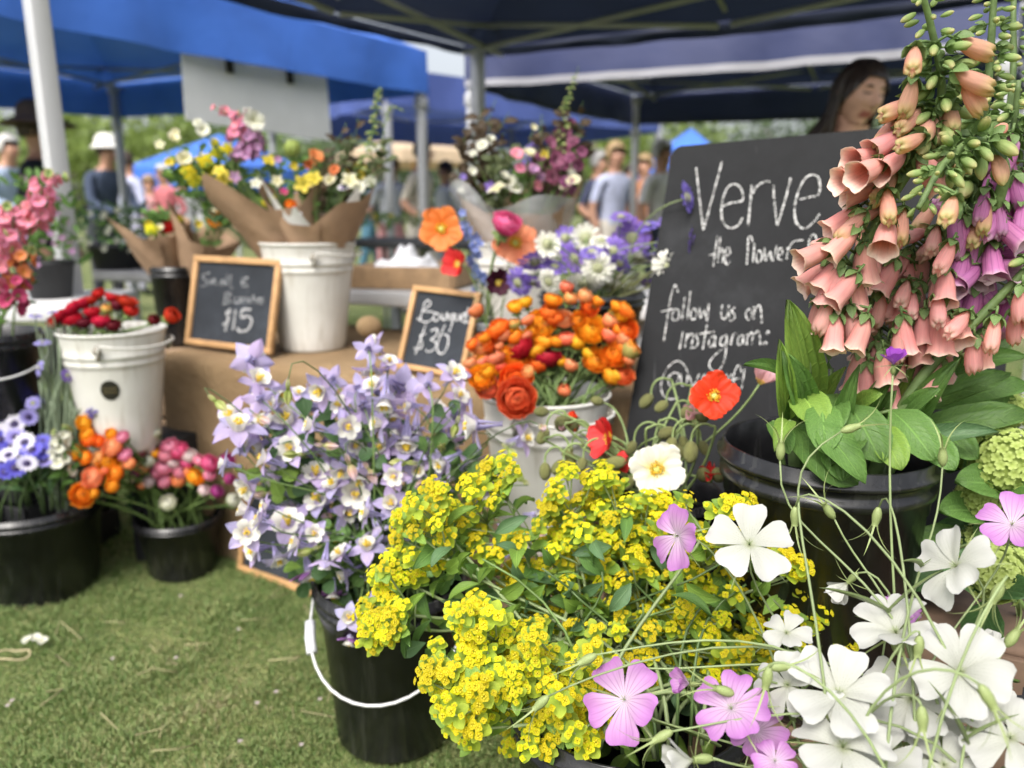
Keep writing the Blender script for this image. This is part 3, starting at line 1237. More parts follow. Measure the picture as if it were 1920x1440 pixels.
def white_bucket(label, c, r, h, az=0.0, sticker=None):
    c = Vector(c)
    t = root('white_bucket', label, 'bucket', (c.x, c.y, c.z - h), 'white enamel flower buckets')
    b = r * .68
    T = Matrix.Translation((c.x, c.y, c.z - h))

    def rr(z):
        return lerp(b, r * .985, (z / h))
    prof = [(0, .012), (b * .95, .012), (b * .96, .0), (b, .002), (b * 1.005, .012)]
    for f in np.linspace(.06, .70, 8):
        prof.append((rr(f * h), f * h))
    for f, k in ((.735, 0), (.745, .0028), (.76, .0030), (.77, 0), (.80, 0), (.81, .0028), (.825, .003), (.835, 0), (.9, 0), (.97, 0)):
        prof.append((rr(f * h) + k, f * h))
    prof += [(r * .985, h - .006), (r * 1.005, h - .005), (r * 1.012, h - .001), (r * 1.0, h + .003), (r * .98, h), (rr(.9 * h) - .004, .9 * h), (rr(.3 * h) - .004, .3 * h), (0, .03)]
    m = MB()
    m.lathe(prof, 64, T)
    m.build('body', M_white_enamel, t)
    # bail with a bent ear at each end
    m = MB()
    pts = []
    for i in range(25):
        q = i / 24
        a = az - R(52) + R(104) * q
        ends = min(q, 1 - q)
        rad = rr(.86 * h) + .012 + .016 * min(1, ends * 6)
        z = h * .93 - (.035 if ends < .02 else 0) - .012 * math.sin(math.pi * q)
        pts.append(T @ Vector((rad * math.cos(a), rad * math.sin(a), z)))
    m.tube(pts, .0032, 7)
    m.build('handle', M_white_enamel, t)
    for s in (-1, 1):
        a = az + s * R(52)
        q = T @ Vector(((rr(.86 * h) + .006) * math.cos(a), (rr(.86 * h) + .006) * math.sin(a), h * .88))
        m = MB()
        m.ball(q, .010, 10, 8)
        m.tube([q + Vector((0, 0, .014)), q - Vector((0, 0, .024))], .004, 6)
        m.build('handle_ear', mat('old_tin', (0.35, 0.32, 0.27), 0.5, 0.2, metal=0.4), t)
    if sticker is not None:
        m = MB()
        z0 = h * .56

        def st(u, v):
            a = sticker + u * .2
            w = (v * 2 - 1) * .026 * math.sqrt(max(0, 1 - u * u))
            z = z0 + w
            q = rr(z) + .0015
            return T @ Vector((q * math.cos(a), q * math.sin(a), z))
        m.grid(st, 16, 8)
        so = m.build('sticker', mat('sticker_black', (0.02, 0.018, 0.014), 0.4, 0.2), t)
        tag(so, 'black oval sticker with small gold lettering')
        for i in range(4):
            m = MB()
            a = sticker + (i - 1.5) * .07
            for j in range(2):
                z = z0 - .006 + .010 * j
                q = rr(z) + .0028
                m.tube([T @ Vector((q * math.cos(a - .02), q * math.sin(a - .02), z)), T @ Vector((q * math.cos(a + .02), q * math.sin(a + .02), z + .003))], .0009, 4)
            m.build('lettering', mat('gold_ink', (0.42, 0.33, 0.14), 0.5, 0.1), so)
    return t


def toward(c):
    return math.atan2(-c.y, -c.x)


white_bucket('white enamel bucket full of orange ranunculus in front of the blackboard', W1c, .137, W1c.z - .298, toward(W1c) + .45)
white_bucket('white enamel bucket with an oval black sticker holding red ranunculus', W2c, .131, .32, toward(W2c) + .6, toward(W2c) - .18)
W3c = P(577, 455, 2.3)
white_bucket('white enamel bucket on the burlap table between the two price boards', W3c, .138, W3c.z - TZ - .003, toward(W3c) + 1.0)
W4c = P(972, 455, 2.26)
white_bucket('white enamel bucket behind the scabious with the plastic-wrapped bouquet', W4c, .135, W4c.z - TZ - .003, toward(W4c) + 1.2)
B1c = P(742, 1150, 1.36)
B1c = Vector((B1c.x - .003, 1.34, .335))
black_bucket('black bucket of columbines standing on the grass with its handle down', B1c, .142, .33, .80, (toward(B1c) - .32, .14), 2)
B2c = P(1180, 1290, .93)
black_bucket('wide black bucket of yellow spurge in the middle foreground', B2c, .162, B2c.z, .82)
B3c = Vector((.40, .63, .40))
black_bucket('black bucket of white corncockles at the bottom right corner', B3c, .125, .395, .82)
black_bucket('large black bucket of foxgloves with a ribbed rim', B4c, .145, B4c.z - .298, .84)
black_bucket('black bucket of poppies below the big blackboard', B5c, .105, B5c.z - .298, .86)
B7c = P(1110, 547, 1.86)
black_bucket('black bucket of scabious on the burlap table beside the big blackboard', B7c, .128, B7c.z - TZ - .003, .8)
B8c = P(60, 935, 1.93)
black_bucket('squat black bucket of blue and white flowers at the lower left', B8c, .17, B8c.z, .8)
B9c = P(335, 962, 2.04)
black_bucket('black bucket of pink and orange ranunculus against the burlap table', B9c, .118, B9c.z, .76)
black_bucket('black bucket with a pale handle at the left edge', B10c, .14, .268, .82, (toward(B10c), .08))
black_bucket('dark bucket of brown paper bouquets behind the small blackboard', BKc, .085, .265, .85)
B6c = P(921, 615, 1.93)
M_black_save = M_black_plastic
M_black_plastic = mat('grey_tin', (0.19, 0.2, 0.21), 0.5, 0.15, 10, metal=0.2)
black_bucket('slim grey tin holding the orange poppies and blue larkspur', Vector((B6c.x, B6c.y, .735)), .05, .735 - TZ - .003, .9, name='grey_tin')
M_black_plastic = M_black_save
BVc = P(1905, 1010, .92)
BVc = Vector((.78, .95, .40))
black_bucket('black bucket of green snowball blooms at the right edge', BVc, .13, .4, .82)


# ---- blackboards
def plane_hit(px, py, o, n):
    d = ray(px, py)
    return CAM + d * ((o - CAM).dot(n) / d.dot(n))


def board_axes(th, lean, roll):
    r = Vector((math.cos(th), -math.sin(th), 0))
    b = Vector((math.sin(th), math.cos(th), 0))
    uu = Vector((0, 0, math.cos(lean))) + b * math.sin(lean)
    return r * math.cos(roll) + uu * math.sin(roll), uu * math.cos(roll) - r * math.sin(roll)


def ribbon(m, pts, w, n):
    pts = spline(pts, 5) if len(pts) > 2 else [pts[0].lerp(pts[1], i / 6) for i in range(7)]
    vs, uv, fs = [], [], []
    k = len(pts)
    for i, q in enumerate(pts):
        t = (pts[min(k - 1, i + 1)] - pts[max(0, i - 1)]).normalized()
        s = n.cross(t).normalized() * w * random.uniform(.38, .62)
        vs += [q + s, q - s]
        uv += [(0, i / k), (1, i / k)]
        if i:
            fs.append((2 * i - 2, 2 * i - 1, 2 * i + 1, 2 * i))
    m.add(vs, fs, 0, uv)


def write(parent, words, o, n, conv, w, chalk):
    for name, strokes in words:
        m = MB()
        for st in strokes:
            ribbon(m, [plane_hit(*conv(*q), o, n) + n * .0025 for q in st], w, n)
        m.build('lettering', chalk, parent, smooth=False)


VTL = P(1262, 275, 1.75)
vr, vu = board_axes(.643, .342, .033)
vn = vr.cross(vu).normalized()
if vn.dot(tocam(VTL)) < 0:
    vn = -vn
VW, VH = .66, .885
vb = root('blackboard', 'large frameless blackboard with chalk lettering leaning behind the foxgloves', 'blackboard', VTL - vu * VH)
m = MB()
rc = .02
out = []
for (cx, cy, a0) in ((rc, -rc, 180), (VW - rc, -rc, 90), (VW - rc, -VH + rc, 0), (rc, -VH + rc, -90)):
    for k in range(5):
        a = R(a0 - 22.5 * k)
        out.append((cx + rc * math.cos(a), cy + rc * math.sin(a)))
ft = [VTL + vr * a + vu * b for a, b in out]
bk_ = [q - vn * .012 for q in ft]
N = len(out)
m.add(ft + bk_, [tuple(range(N)), tuple(range(2 * N - 1, N - 1, -1))] + [(i, i + N, (i + 1) % N + N, (i + 1) % N) for i in range(N)])
m.build('panel', M_board, vb, smooth=False)
cv = lambda x, y: (1180 + x / 2.4, 230 + y / 2.4)
write(vb, [
    ('Verve', [[(302, 203), (318, 345), (335, 485)], [(335, 485), (378, 330), (420, 172)],
               [(420, 378), (465, 362), (512, 350), (505, 300), (475, 278), (440, 300), (418, 370), (420, 440), (450, 475), (490, 465), (512, 428)],
               [(553, 282), (545, 370), (536, 468)], [(545, 345), (575, 290), (610, 268), (636, 268)], [(650, 282), (655, 370), (667, 465)], [(667, 465), (700, 360), (728, 250)],
               [(768, 347), (815, 336), (855, 322), (856, 260), (835, 238), (795, 250), (762, 310), (745, 390), (755, 455), (790, 478), (830, 450), (857, 412)]])],
      VTL, vn, cv, .0040, M_chalk)
write(vb, [
    ('the', [[(398, 512), (388, 580), (380, 648)], [(360, 598), (430, 582)], [(412, 515), (405, 575), (400, 632)], [(402, 592), (416, 570), (425, 580), (422, 635)],
             [(434, 602), (455, 590), (450, 564), (438, 572), (432, 610), (440, 640), (456, 626)]]),
    ('flower', [[(556, 540), (550, 515), (537, 520), (535, 570), (530, 640)], [(565, 545), (557, 630)], [(585, 575), (572, 600), (578, 630), (595, 620), (598, 590), (585, 575)],
                [(610, 565), (615, 622), (635, 580), (645, 627), (665, 555)], [(670, 600), (690, 590), (685, 565), (672, 580), (672, 615), (690, 618)],
                [(715, 560), (710, 615)], [(712, 580), (740, 538), (785, 530)]]),
    ('f', [[(848, 540), (835, 505), (815, 520), (805, 580), (795, 655)], [(780, 582), (850, 568)]]),
    ('follow', [[(222, 765), (208, 732), (188, 790), (170, 900), (157, 985)], [(145, 852), (205, 838)], [(213, 838), (195, 862), (200, 890), (222, 882), (225, 850), (213, 838)],
                [(252, 785), (238, 890)], [(277, 760), (262, 888)], [(290, 835), (278, 860), (283, 885), (300, 880), (305, 850), (290, 835)],
                [(318, 830), (322, 880), (340, 845), (352, 895), (360, 812)]]),
    ('us', [[(420, 820), (415, 870), (430, 885), (445, 860), (450, 822), (452, 885)], [(478, 833), (462, 846), (477, 868), (470, 890), (452, 894)]]),
    ('on', [[(540, 838), (525, 860), (535, 888), (552, 875), (550, 845), (540, 838)], [(562, 828), (562, 888)], [(562, 858), (580, 825), (592, 832), (598, 903)]]),
    ('instagram', [[(243, 940), (228, 1020)], [(262, 950), (252, 1012)], [(255, 978), (280, 950), (290, 962), (278, 1020)], [(322, 950), (302, 956), (312, 985), (300, 1012), (282, 1012)],
                   [(352, 905), (332, 1022)], [(318, 952), (385, 942)], [(388, 958), (364, 975), (360, 1005), (376, 1006), (390, 962), (386, 1012)],
                   [(440, 955), (415, 970), (412, 1000), (430, 1000), (442, 960), (432, 1060), (405, 1115), (372, 1112), (362, 1082), (392, 1042), (440, 1008)],
                   [(468, 950), (458, 1002)], [(462, 972), (475, 950), (490, 952)], [(512, 955), (492, 970), (492, 1000), (508, 996), (515, 958), (516, 1002)],
                   [(532, 950), (530, 1002)], [(532, 972), (548, 945), (556, 958), (553, 1000)], [(555, 972), (575, 940), (588, 952), (590, 1004)],
                   [(622, 938), (632, 944), (622, 952), (618, 944)], [(612, 985), (620, 994), (608, 1000), (604, 990)]]),
    ('handle', [[(228, 1132), (202, 1126), (178, 1150), (185, 1186), (212, 1180), (232, 1132), (238, 1182), (260, 1168), (262, 1120), (240, 1082), (210, 1075), (170, 1110), (146, 1170), (152, 1222), (185, 1245), (222, 1238)],
                [(272, 1140), (290, 1185), (318, 1130)], [(330, 1165), (352, 1155), (345, 1132), (330, 1150), (335, 1180), (356, 1178)], [(372, 1135), (368, 1182)], [(370, 1152), (390, 1132), (402, 1134)],
                [(412, 1136), (424, 1182), (440, 1132)], [(448, 1165), (468, 1155), (462, 1135), (448, 1150), (450, 1180), (468, 1178)],
                [(470, 1188), (476, 1122), (495, 1092), (508, 1128)], [(460, 1156), (502, 1150)], [(522, 1108), (506, 1200)]])],
      VTL, vn, cv, .0030, M_chalk)


def framed_board(label, TL, ax, w, h, base, fw=.018):
    r, uu = ax
    n = r.cross(uu).normalized()
    if n.dot(tocam(TL)) < 0:
        n = -n
    t = root('framed_blackboard', label, 'blackboard', base, 'small framed blackboards')
    M = Matrix(((r.x, uu.x, n.x, TL.x), (r.y, uu.y, n.y, TL.y), (r.z, uu.z, n.z, TL.z), (0, 0, 0, 1)))
    m = MB()
    m.box((w / 2, -h / 2, -.004), (w - fw, h - fw, .006), M)
    m.build('panel', M_board_small, t, smooth=False)
    for c, s in (((w / 2, -fw / 2, 0), (w, fw, .016)), ((w / 2, -h + fw / 2, 0), (w, fw, .016)), ((fw / 2, -h / 2, 0), (fw, h - 2 * fw, .0155)), ((w - fw / 2, -h / 2, 0), (fw, h - 2 * fw, .0155))):
        m = MB()
        m.box(c, s, M, bev=.002)
        m.build('frame_rail', M_wood, t)
    m = MB()
    m.tube([M @ Vector((w / 2, -h * .2, -.008)), Vector(((M @ Vector((w / 2, -h * .2, -.2)))[0], (M @ Vector((w / 2, -h * .2, -.2)))[1], base.z))], .006, 5)
    m.build('back_leg', M_wood, t)
    return t, n


TL15 = P(367, 479, 2.35)
ax = board_axes(.488, .232, -.01)
t15, n15 = framed_board('small framed blackboard with a chalked 15 left of the white bucket', TL15, ax, .35, .268, Vector((TL15.x, TL15.y, TZ + .004)))
cv2 = lambda x, y: (330 + x / 3.2, 460 + y / 3.2)
write(t15, [('Small', [[(205, 165), (165, 180), (165, 198), (192, 215), (178, 242), (150, 245)], [(210, 240), (215, 200), (225, 235), (235, 200), (248, 240)],
                       [(285, 205), (268, 225), (275, 240), (290, 205), (296, 240)], [(312, 175), (305, 245)], [(335, 178), (328, 248), (345, 258)],
                       [(440, 195), (405, 200), (395, 222), (405, 245), (437, 242)], [(392, 222), (428, 218)]]),
            ('Bunches', [[(302, 285), (285, 355)], [(300, 285), (340, 290), (300, 318), (345, 332), (285, 355)], [(360, 310), (356, 340), (380, 345), (390, 310), (388, 348)],
                         [(405, 315), (400, 348)], [(403, 326), (425, 312), (425, 348)], [(455, 318), (435, 330), (450, 348)], [(470, 298), (465, 348)], [(466, 330), (482, 322), (486, 348)],
                         [(493, 335), (512, 328), (500, 316), (493, 345), (512, 348)], [(528, 315), (516, 325), (526, 340), (512, 352)]])], TL15, n15, cv2, .0045, M_chalk_dim)
write(t15, [('price', [[(332, 395), (305, 405), (322, 445), (285, 480)], [(328, 380), (300, 515)], [(362, 388), (345, 508)],
                       [(455, 386), (405, 388), (395, 432), (438, 425), (458, 460), (430, 510), (385, 515), (372, 495)]])], TL15, n15, cv2, .008, chalk_mat('mid_chalk', (0.5, 0.5, 0.5), .35, .6))
TL30 = P(777, 535, 2.0)
ax = board_axes(.467, .333, -.058)
t30, n30 = framed_board('small framed blackboard with a chalked 30 beside the orange ranunculus', TL30, ax, .201, .218, Vector((TL30.x, TL30.y, TZ + .004)), .014)
write(t30, [('Bouquets', [[(1492, 350), (1465, 455)], [(1488, 355), (1515, 330), (1530, 355), (1485, 395), (1548, 402), (1545, 438), (1500, 462), (1450, 440)],
                          [(1565, 405), (1545, 435), (1565, 455), (1585, 430), (1565, 405)], [(1600, 405), (1598, 440), (1615, 447), (1630, 405), (1632, 450)],
                          [(1664, 410), (1642, 430), (1655, 450), (1672, 410), (1660, 470), (1642, 520)], [(1682, 412), (1680, 446), (1700, 446), (1706, 412), (1708, 450)],
                          [(1715, 440), (1737, 428), (1724, 412), (1712, 450), (1737, 462)], [(1757, 372), (1738, 472)], [(1733, 408), (1768, 404)], [(1792, 414), (1768, 430), (1782, 450), (1752, 466)]]),
            ('price', [[(1502, 530), (1468, 545), (1482, 590), (1468, 620), (1430, 618)], [(1502, 475), (1438, 655)], [(1530, 515), (1570, 502), (1562, 545), (1530, 566), (1562, 582), (1555, 622), (1515, 640), (1500, 625)],
                       [(1617, 478), (1582, 560), (1572, 630), (1600, 652), (1630, 610), (1636, 550), (1606, 532)]])], TL30, n30, cv2, .0036, chalk_mat('soft_chalk', (0.62, 0.62, 0.62), .34, .56))
BLg, BRg = PZ(447, 1068, .003), PZ(588, 1118, .003)
gr = (BRg - BLg).normalized()
gb = Vector((-gr.y, gr.x, 0))
gu = Vector((0, 0, math.cos(.2))) + gb * math.sin(.2)
framed_board('framed blackboard standing on the grass behind the columbines', BLg + gu * .385, (gr, gu), .34, .385, BLg, .018)

# ================================================================== FLOWERS
M_stem = mat('stem_green', (0.16, 0.25, 0.07), 0.5, 0.15, 20, trans=0.1, rand=0.2)
M_stem_pale = mat('stem_pale', (0.30, 0.38, 0.17), 0.5, 0.12, 20, trans=0.15, rand=0.15)
M_stem_dark = mat('stem_dark', (0.09, 0.15, 0.045), 0.5, 0.15, 20, rand=0.2)
M_calyx = mat('calyx_green', (0.22, 0.32, 0.10), 0.5, 0.15, 30, trans=0.2, rand=0.15)
L_lime = leafmat('leaf_lime', (0.27, 0.42, 0.075), (0.19, 0.33, 0.06), trans=.4)
L_mid = leafmat('leaf_mid', (0.15, 0.28, 0.065), (0.10, 0.205, 0.05), trans=.38)
L_dark = leafmat('leaf_dark', (0.08, 0.17, 0.055), (0.055, 0.125, 0.042), vein=(0.15, 0.26, 0.1), trans=.35)
L_blue = leafmat('leaf_blue_green', (0.13, 0.235, 0.105), (0.085, 0.165, 0.07), vein=(0.26, 0.4, 0.2), trans=.35)


def leaf_mesh(name, L=1.0, W=.35, a0=60, a1=110, prof=None, fold=.25, ruf=.02, mats=None, nu=6, nv=10, rk=5):
    prof = prof or [(0, .08), (.12, .35), (.35, .95), (.5, 1), (.75, .7), (.92, .28), (1, .02)]
    m = MB()
    m.grid(petal_fn(L, W, a0, a1, prof, cup=fold, ruf=ruf, rk=rk, ph=1.3), nu, nv)
    return m.mesh(name, mats or L_mid)

class Heap:
    """uncountable foliage: many leaves and stems joined into ONE part"""
    def __init__(s, name, label, loc):
        s.t = tag(root(name, label, 'foliage', loc), kind='stuff')
        s.mb, s.mats = MB(), []

    def slot(s, m):
        if m not in s.mats:
            s.mats.append(m)
        return s.mats.index(m)

    def mesh(s, me, M, m):
        d = CACHE.get(me.name)
        if d is None:
            uvl = me.uv_layers[0].data
            uv = [(0.5, 0.5)] * len(me.vertices)
            for lp in me.loops:
                uv[lp.vertex_index] = tuple(uvl[lp.index].uv)
            d = CACHE[me.name] = ([q.co.copy() for q in me.vertices], [tuple(p_.vertices) for p_ in me.polygons], uv)
        s.mb.add(d[0], d[1], s.slot(m), d[2], M)

    def leaf(s, me, base, tip, width, nrm, m):
        s.mesh(me, leaf_matrix(base, tip, width, nrm), m)

    def stem(s, pts, r0, r1, m, n=4):
        k = len(pts)
        s.mb.tube(pts, [lerp(r0, r1, i / (k - 1)) for i in range(k)], n, s.slot(m))

    def done(s):
        s.mb.build('leaves', s.mats, s.t)['kind'] = 'stuff'


CACHE = {}


def leaf_matrix(base, tip, width, nrm=None):
    base, tip = Vector(base), Vector(tip)
    d = tip - base
    x = d.normalized()
    n = Vector(nrm) if nrm is not None else tocam(base) + Vector((0, 0, .6))
    z = (n - x * n.dot(x)).normalized()
    y = z.cross(x)
    return Matrix(((x.x * d.length, y.x * width, z.x * d.length, base.x), (x.y * d.length, y.y * width, z.y * d.length, base.y),
                   (x.z * d.length, y.z * width, z.z * d.length, base.z), (0, 0, 0, 1)))


def leaf_at(me, parent, base, tip, width, nrm=None, mats=None, name='leaf'):
    """leaf mesh (unit length along +X after bending) stretched from base to tip"""
    return inst(name, me, parent, leaf_matrix(base, tip, width, nrm), mats)


FLAT = leaf_mesh('leaf_flat', 1.02, 1.0, 78, 100, fold=.12, ruf=.02)
ARCH = leaf_mesh('leaf_arched', 1.08, 1.0, 55, 125, fold=.18, ruf=.035)
WAVY = leaf_mesh('leaf_wavy', 1.06, 1.0, 62, 118, [(0, .12), (.1, .34), (.28, .86), (.5, 1), (.72, .9), (.88, .58), (.96, .28), (1, .03)], fold=.2, ruf=.06, rk=7, nu=10, nv=18)
LINEAR = leaf_mesh('leaf_linear', 1.04, 1.0, 70, 112, [(0, .6), (.4, 1), (.8, .6), (1, .05)], fold=.3, ruf=0, nu=2, nv=8)


def lobed():
    m = MB()
    for k, (a, s) in enumerate(((0, 1), (55, .85), (-55, .85))):
        f = petal_fn(.62 * s, .52 * s, 70, 105, [(0, .1), (.3, .55), (.6, 1), (.72, .82), (.8, 1.0), (.9, .62), (1, .3)], cup=.12, ruf=.02, rk=6)
        m.grid(f, 6, 8, 0, Matrix.Rotation(R(a), 4, 'Z') @ Matrix.Translation((.3, 0, 0)))
    m.tube([(0, 0, 0), (.32, 0, .06)], .012, 4)
    return m.mesh('leaf_lobed', L_mid)


LOBED = lobed()


def add_mesh(mb, me, M, mi):
    o = len(mb.v)
    mb.v.extend(tuple(M @ q.co) for q in me.vertices)
    for p_ in me.polygons:
        mb.f.append(tuple(i + o for i in p_.vertices))
        mb.m.append(mi)
    uvl = me.uv_layers[0].data
    uv = [(0.5, 0.5)] * len(me.vertices)
    for lp in me.loops:
        uv[lp.vertex_index] = tuple(uvl[lp.index].uv)
    mb.uv.extend(uv)


def stem_part(parent, pts, r0, r1, material=M_stem, n=5, name='stem'):
    m = MB()
    k = len(pts)
    m.tube(pts, [lerp(r0, r1, i / (k - 1)) for i in range(k)], n)
    return m.build(name, material, parent)


def mouth(c, r, t=None):
    """a point inside a bucket mouth"""
    a, q = random.uniform(0, 6.28), math.sqrt(random.random()) * r
    return Vector((c.x + math.cos(a) * q, c.y + math.sin(a) * q, c.z))


def inside(p, poly):
    x, y = p
    c = False
    for i in range(len(poly)):
        (x1, y1), (x2, y2) = poly[i - 1], poly[i]
        if (y1 > y) != (y2 > y) and x < (x2 - x1) * (y - y1) / (y2 - y1) + x1:
            c = not c
    return c


# ------------------------------------------------------------------ ranunculus
def ranun_mesh(name, openness, layers=6, seed=1):
    """layers of cupped petals wrapped round a heart; openness 0 bud .. 1 rosette. slots: petal, inner petal, sepal"""
    m = MB()
    rs = random.Random(seed)
    for k in range(layers):
        f = k / (layers - 1)
        rad = lerp(.50, .94, f) if openness < .8 else lerp(.22, .94, f)
        n = 3 + int(3 * f)
        for j in range(n):
            az = 2 * math.pi * (j + rs.uniform(-.2, .2)) / n + k * .9
            top = lerp(lerp(6, 40, f), lerp(14, 74, f), openness) + rs.uniform(-8, 8)
            half = R(180 / n * 1.45)
            lift = rs.uniform(.0, .12) + .20 * openness * f
            pk = rs.uniform(-.04, .06)

            def fn(u, v, rad=rad, az=az, top=top, half=half, ph=rs.uniform(0, 6), lift=lift, pk=pk):
                th = R(lerp(168, top + 16 * u * u, v))
                a = az + u * half * min(1, .3 + 1.4 * v)
                rr = rad * (1 + pk + .035 * math.sin(3 * u + ph) * v + lift * v ** 4)
                wv = .06 * math.sin(5 * u + ph) * v ** 3
                rr *= 1 + .05 * math.sin(7 * u + ph * 2) * v ** 3
                return (rr * math.sin(th) * math.cos(a), rr * math.sin(th) * math.sin(a), rr * math.cos(th) * lerp(.98, .78, openness) + wv)
            m.grid(fn, 6, 8, 0 if k > layers // 2 else 1)
    m.ball((0, 0, .12), .24, 8, 6, 1)
    for j in range(5):
        m.grid(petal_fn(1.0 if openness < .3 else .7, .62, 128, 40 if openness < .3 else 85, [(0, .4), (.5, 1), (.85, .6), (1, .1)], cup=-.25, z0=-.99, r0=.08), 3, 5, 2, Matrix.Rotation(j * 1.2566 + rs.uniform(-.2, .2), 4, 'Z'))
    return m.mesh(name, [MATS['ran_orange'], MATS['ran_orange'], M_calyx])


RC = {
    'orange': ((0.94, 0.30, 0.014), (0.99, 0.44, 0.03)), 'deep': ((0.88, 0.17, 0.012), (0.97, 0.29, 0.03)), 'coral': ((0.90, 0.26, 0.10), (0.93, 0.38, 0.20)),
    'peach': ((0.88, 0.34, 0.12), (0.92, 0.48, 0.22)), 'yellow': ((0.92, 0.42, 0.015), (0.98, 0.56, 0.04)), 'crimson': ((0.34, 0.004, 0.018), (0.50, 0.008, 0.03)),
    'redorange': ((0.80, 0.11, 0.03), (0.90, 0.22, 0.08)), 'pink': ((0.82, 0.22, 0.36), (0.9, 0.42, 0.54)), 'hotpink': ((0.80, 0.08, 0.26), (0.88, 0.2, 0.40)),
    'pale': ((0.80, 0.62, 0.62), (0.85, 0.74, 0.72)), 'white': ((0.72, 0.75, 0.55), (0.82, 0.82, 0.72)), 'magenta': ((0.42, 0.035, 0.22), (0.55, 0.10, 0.34)),
    'red': ((0.52, 0.008, 0.014), (0.66, 0.018, 0.025)), 'darkred': ((0.12, 0.004, 0.012), (0.2, 0.01, 0.02)), 'greenish': ((0.5, 0.45, 0.12), (0.85, 0.42, 0.1)),
}
for k, (a, b) in RC.items():
    petal('ran_' + k, [(0, tuple(q * .5 for q in a)), (.55, tuple(q * .9 for q in a)), (.86, a), (.95, b), (1, tuple(min(.97, q * 1.12 + .02) for q in b))], 0.42, 0.62, 0.14, hue=.014, streak=.2)  # crevice shade between petal layers put into the colour: dark bases, lighter rims
RAN = {k: [ranun_mesh('ranunculus_' + k, o_, n_, s_) for s_ in range(3)] for k, o_, n_ in (('bud', .22, 4), ('half', .72, 6), ('open', 1.0, 8))}
RLOOK = {'orange': 'orange', 'deep': 'deep orange', 'coral': 'coral', 'peach': 'peach', 'yellow': 'yellow-orange', 'crimson': 'crimson', 'redorange': 'red-orange', 'pink': 'pink',
         'hotpink': 'hot pink', 'pale': 'pale blush', 'white': 'cream white', 'magenta': 'magenta', 'red': 'red', 'darkred': 'dark red', 'greenish': 'yellow-green'}


def ranunculus(px, py, rpx, colr, kind, Y, bucket, br, n=None, group=None):
    p = P(px, py, Y)
    r = rpx / FPX * (p - CAM).dot(FW)
    base = mouth(bucket, br)
    base.z -= .06
    t = root('ranunculus', None, 'flower', base, group)
    n = n or (Vector((p.x - bucket.x, p.y - bucket.y, .16)).normalized() * .9 + tocam(p) * .35 + rv(.3))
    if n.z < -.3:
        n.z = -.3
    n.normalize()
    M = frame(n, random.uniform(0, 6.28), p, r * (1.06 if rpx < 30 else .98))
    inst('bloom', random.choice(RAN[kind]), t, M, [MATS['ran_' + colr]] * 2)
    end = p - n * r * .85
    stem_part(t, bez(base, Vector((0, 0, .6)) * (end - base).length * .6, end, n * (end - base).length * .35, 7), r * .11 + .0012, r * .09 + .001)
    return t, p, {'bud': RLOOK[colr] + ' ranunculus bud', 'half': 'half-open ' + RLOOK[colr] + ' ranunculus', 'open': 'open ' + RLOOK[colr] + ' ranunculus'}[kind]


O1 = '''220 320 75 coral bud;595 280 72 yellow half;700 240 62 yellow bud;960 220 80 orange half;1090 95 65 coral bud;1130 200 65 peach bud;1270 185 75 peach bud;1310 290 80 deep half
1395 235 55 orange bud;1615 335 90 yellow half;1510 420 75 peach bud;1680 510 95 deep half;1500 565 75 coral bud;1640 600 75 peach bud;1700 710 95 greenish bud;1550 740 115 orange open
1375 810 118 orange open;1330 510 132 orange open;1210 420 80 orange half;1060 400 90 peach half;870 440 105 orange half;950 400 70 yellow half;860 520 80 orange half;885 620 75 yellow bud
1000 620 65 orange bud;1095 590 75 coral half;1195 625 75 yellow bud;720 410 65 coral half;585 450 60 greenish bud;430 500 110 deep half;480 560 75 peach bud;310 635 95 deep half
185 650 60 deep bud;440 660 50 coral bud;650 680 122 crimson half;910 780 112 crimson half;1040 810 50 yellow bud;1130 850 65 peach bud;405 770 92 coral half;280 810 65 coral bud
165 830 65 peach bud;570 780 90 orange half;270 970 112 orange open;330 1060 105 coral half;600 980 142 deep open;610 1170 182 redorange open;720 910 62 peach bud;110 930 55 coral bud
1640 950 92 redorange half;1070 1090 60 coral bud;700 560 60 coral half;760 520 60 orange half;1690 800 60 coral bud;460 870 60 redorange bud'''
PR = [(890, 600), (960, 575), (1060, 560), (1190, 580), (1200, 640), (1185, 690), (1140, 720), (1080, 700), (990, 690), (930, 720), (880, 690)]
while O1.replace('\n', ';').count(';') < 82:
    q_ = (random.uniform(875, 1205), random.uniform(555, 725))
    if inside(q_, PR):
        O1 += ';%d %d %d %s %s' % ((q_[0] - 850) * 5.143, (q_[1] - 520) * 5.143, random.randint(58, 92), random.choice(('orange', 'orange', 'orange', 'deep', 'peach', 'yellow')), random.choice(('half', 'half', 'open', 'bud')))
items = []
for e in O1.replace('\n', ';').split(';'):
    cx, cy, cr, colr, kind = e.split()
    px, py, rp = 850 + float(cx) / 5.143, 520 + float(cy) / 5.143, float(cr) / 5.143
    if kind == 'half' and random.random() < .4 and colr not in ('crimson',):
        kind = 'open'
    # nearer ones hang over the front rim, higher ones stand further back
    Y = 1.58 + (640 - py) / 1000 * .35
    if py > 690:
        Y = 1.45 if px < 1000 else 1.56
    n = None
    if kind == 'open':
        n = tocam(P(px, py, Y)) + Vector((-.25 if px < 1000 else .1, 0, .45)) + rv(.4)
    if (px, py) and abs(float(cx) - 610) < 1 and abs(float(cy) - 1170) < 1:
        n = tocam(P(px, py, Y)) + Vector((-.05, 0, .12))
        Y = 1.415
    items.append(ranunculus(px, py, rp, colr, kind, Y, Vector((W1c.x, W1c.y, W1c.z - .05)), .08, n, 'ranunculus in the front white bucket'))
label_rows(items, 'front white bucket')

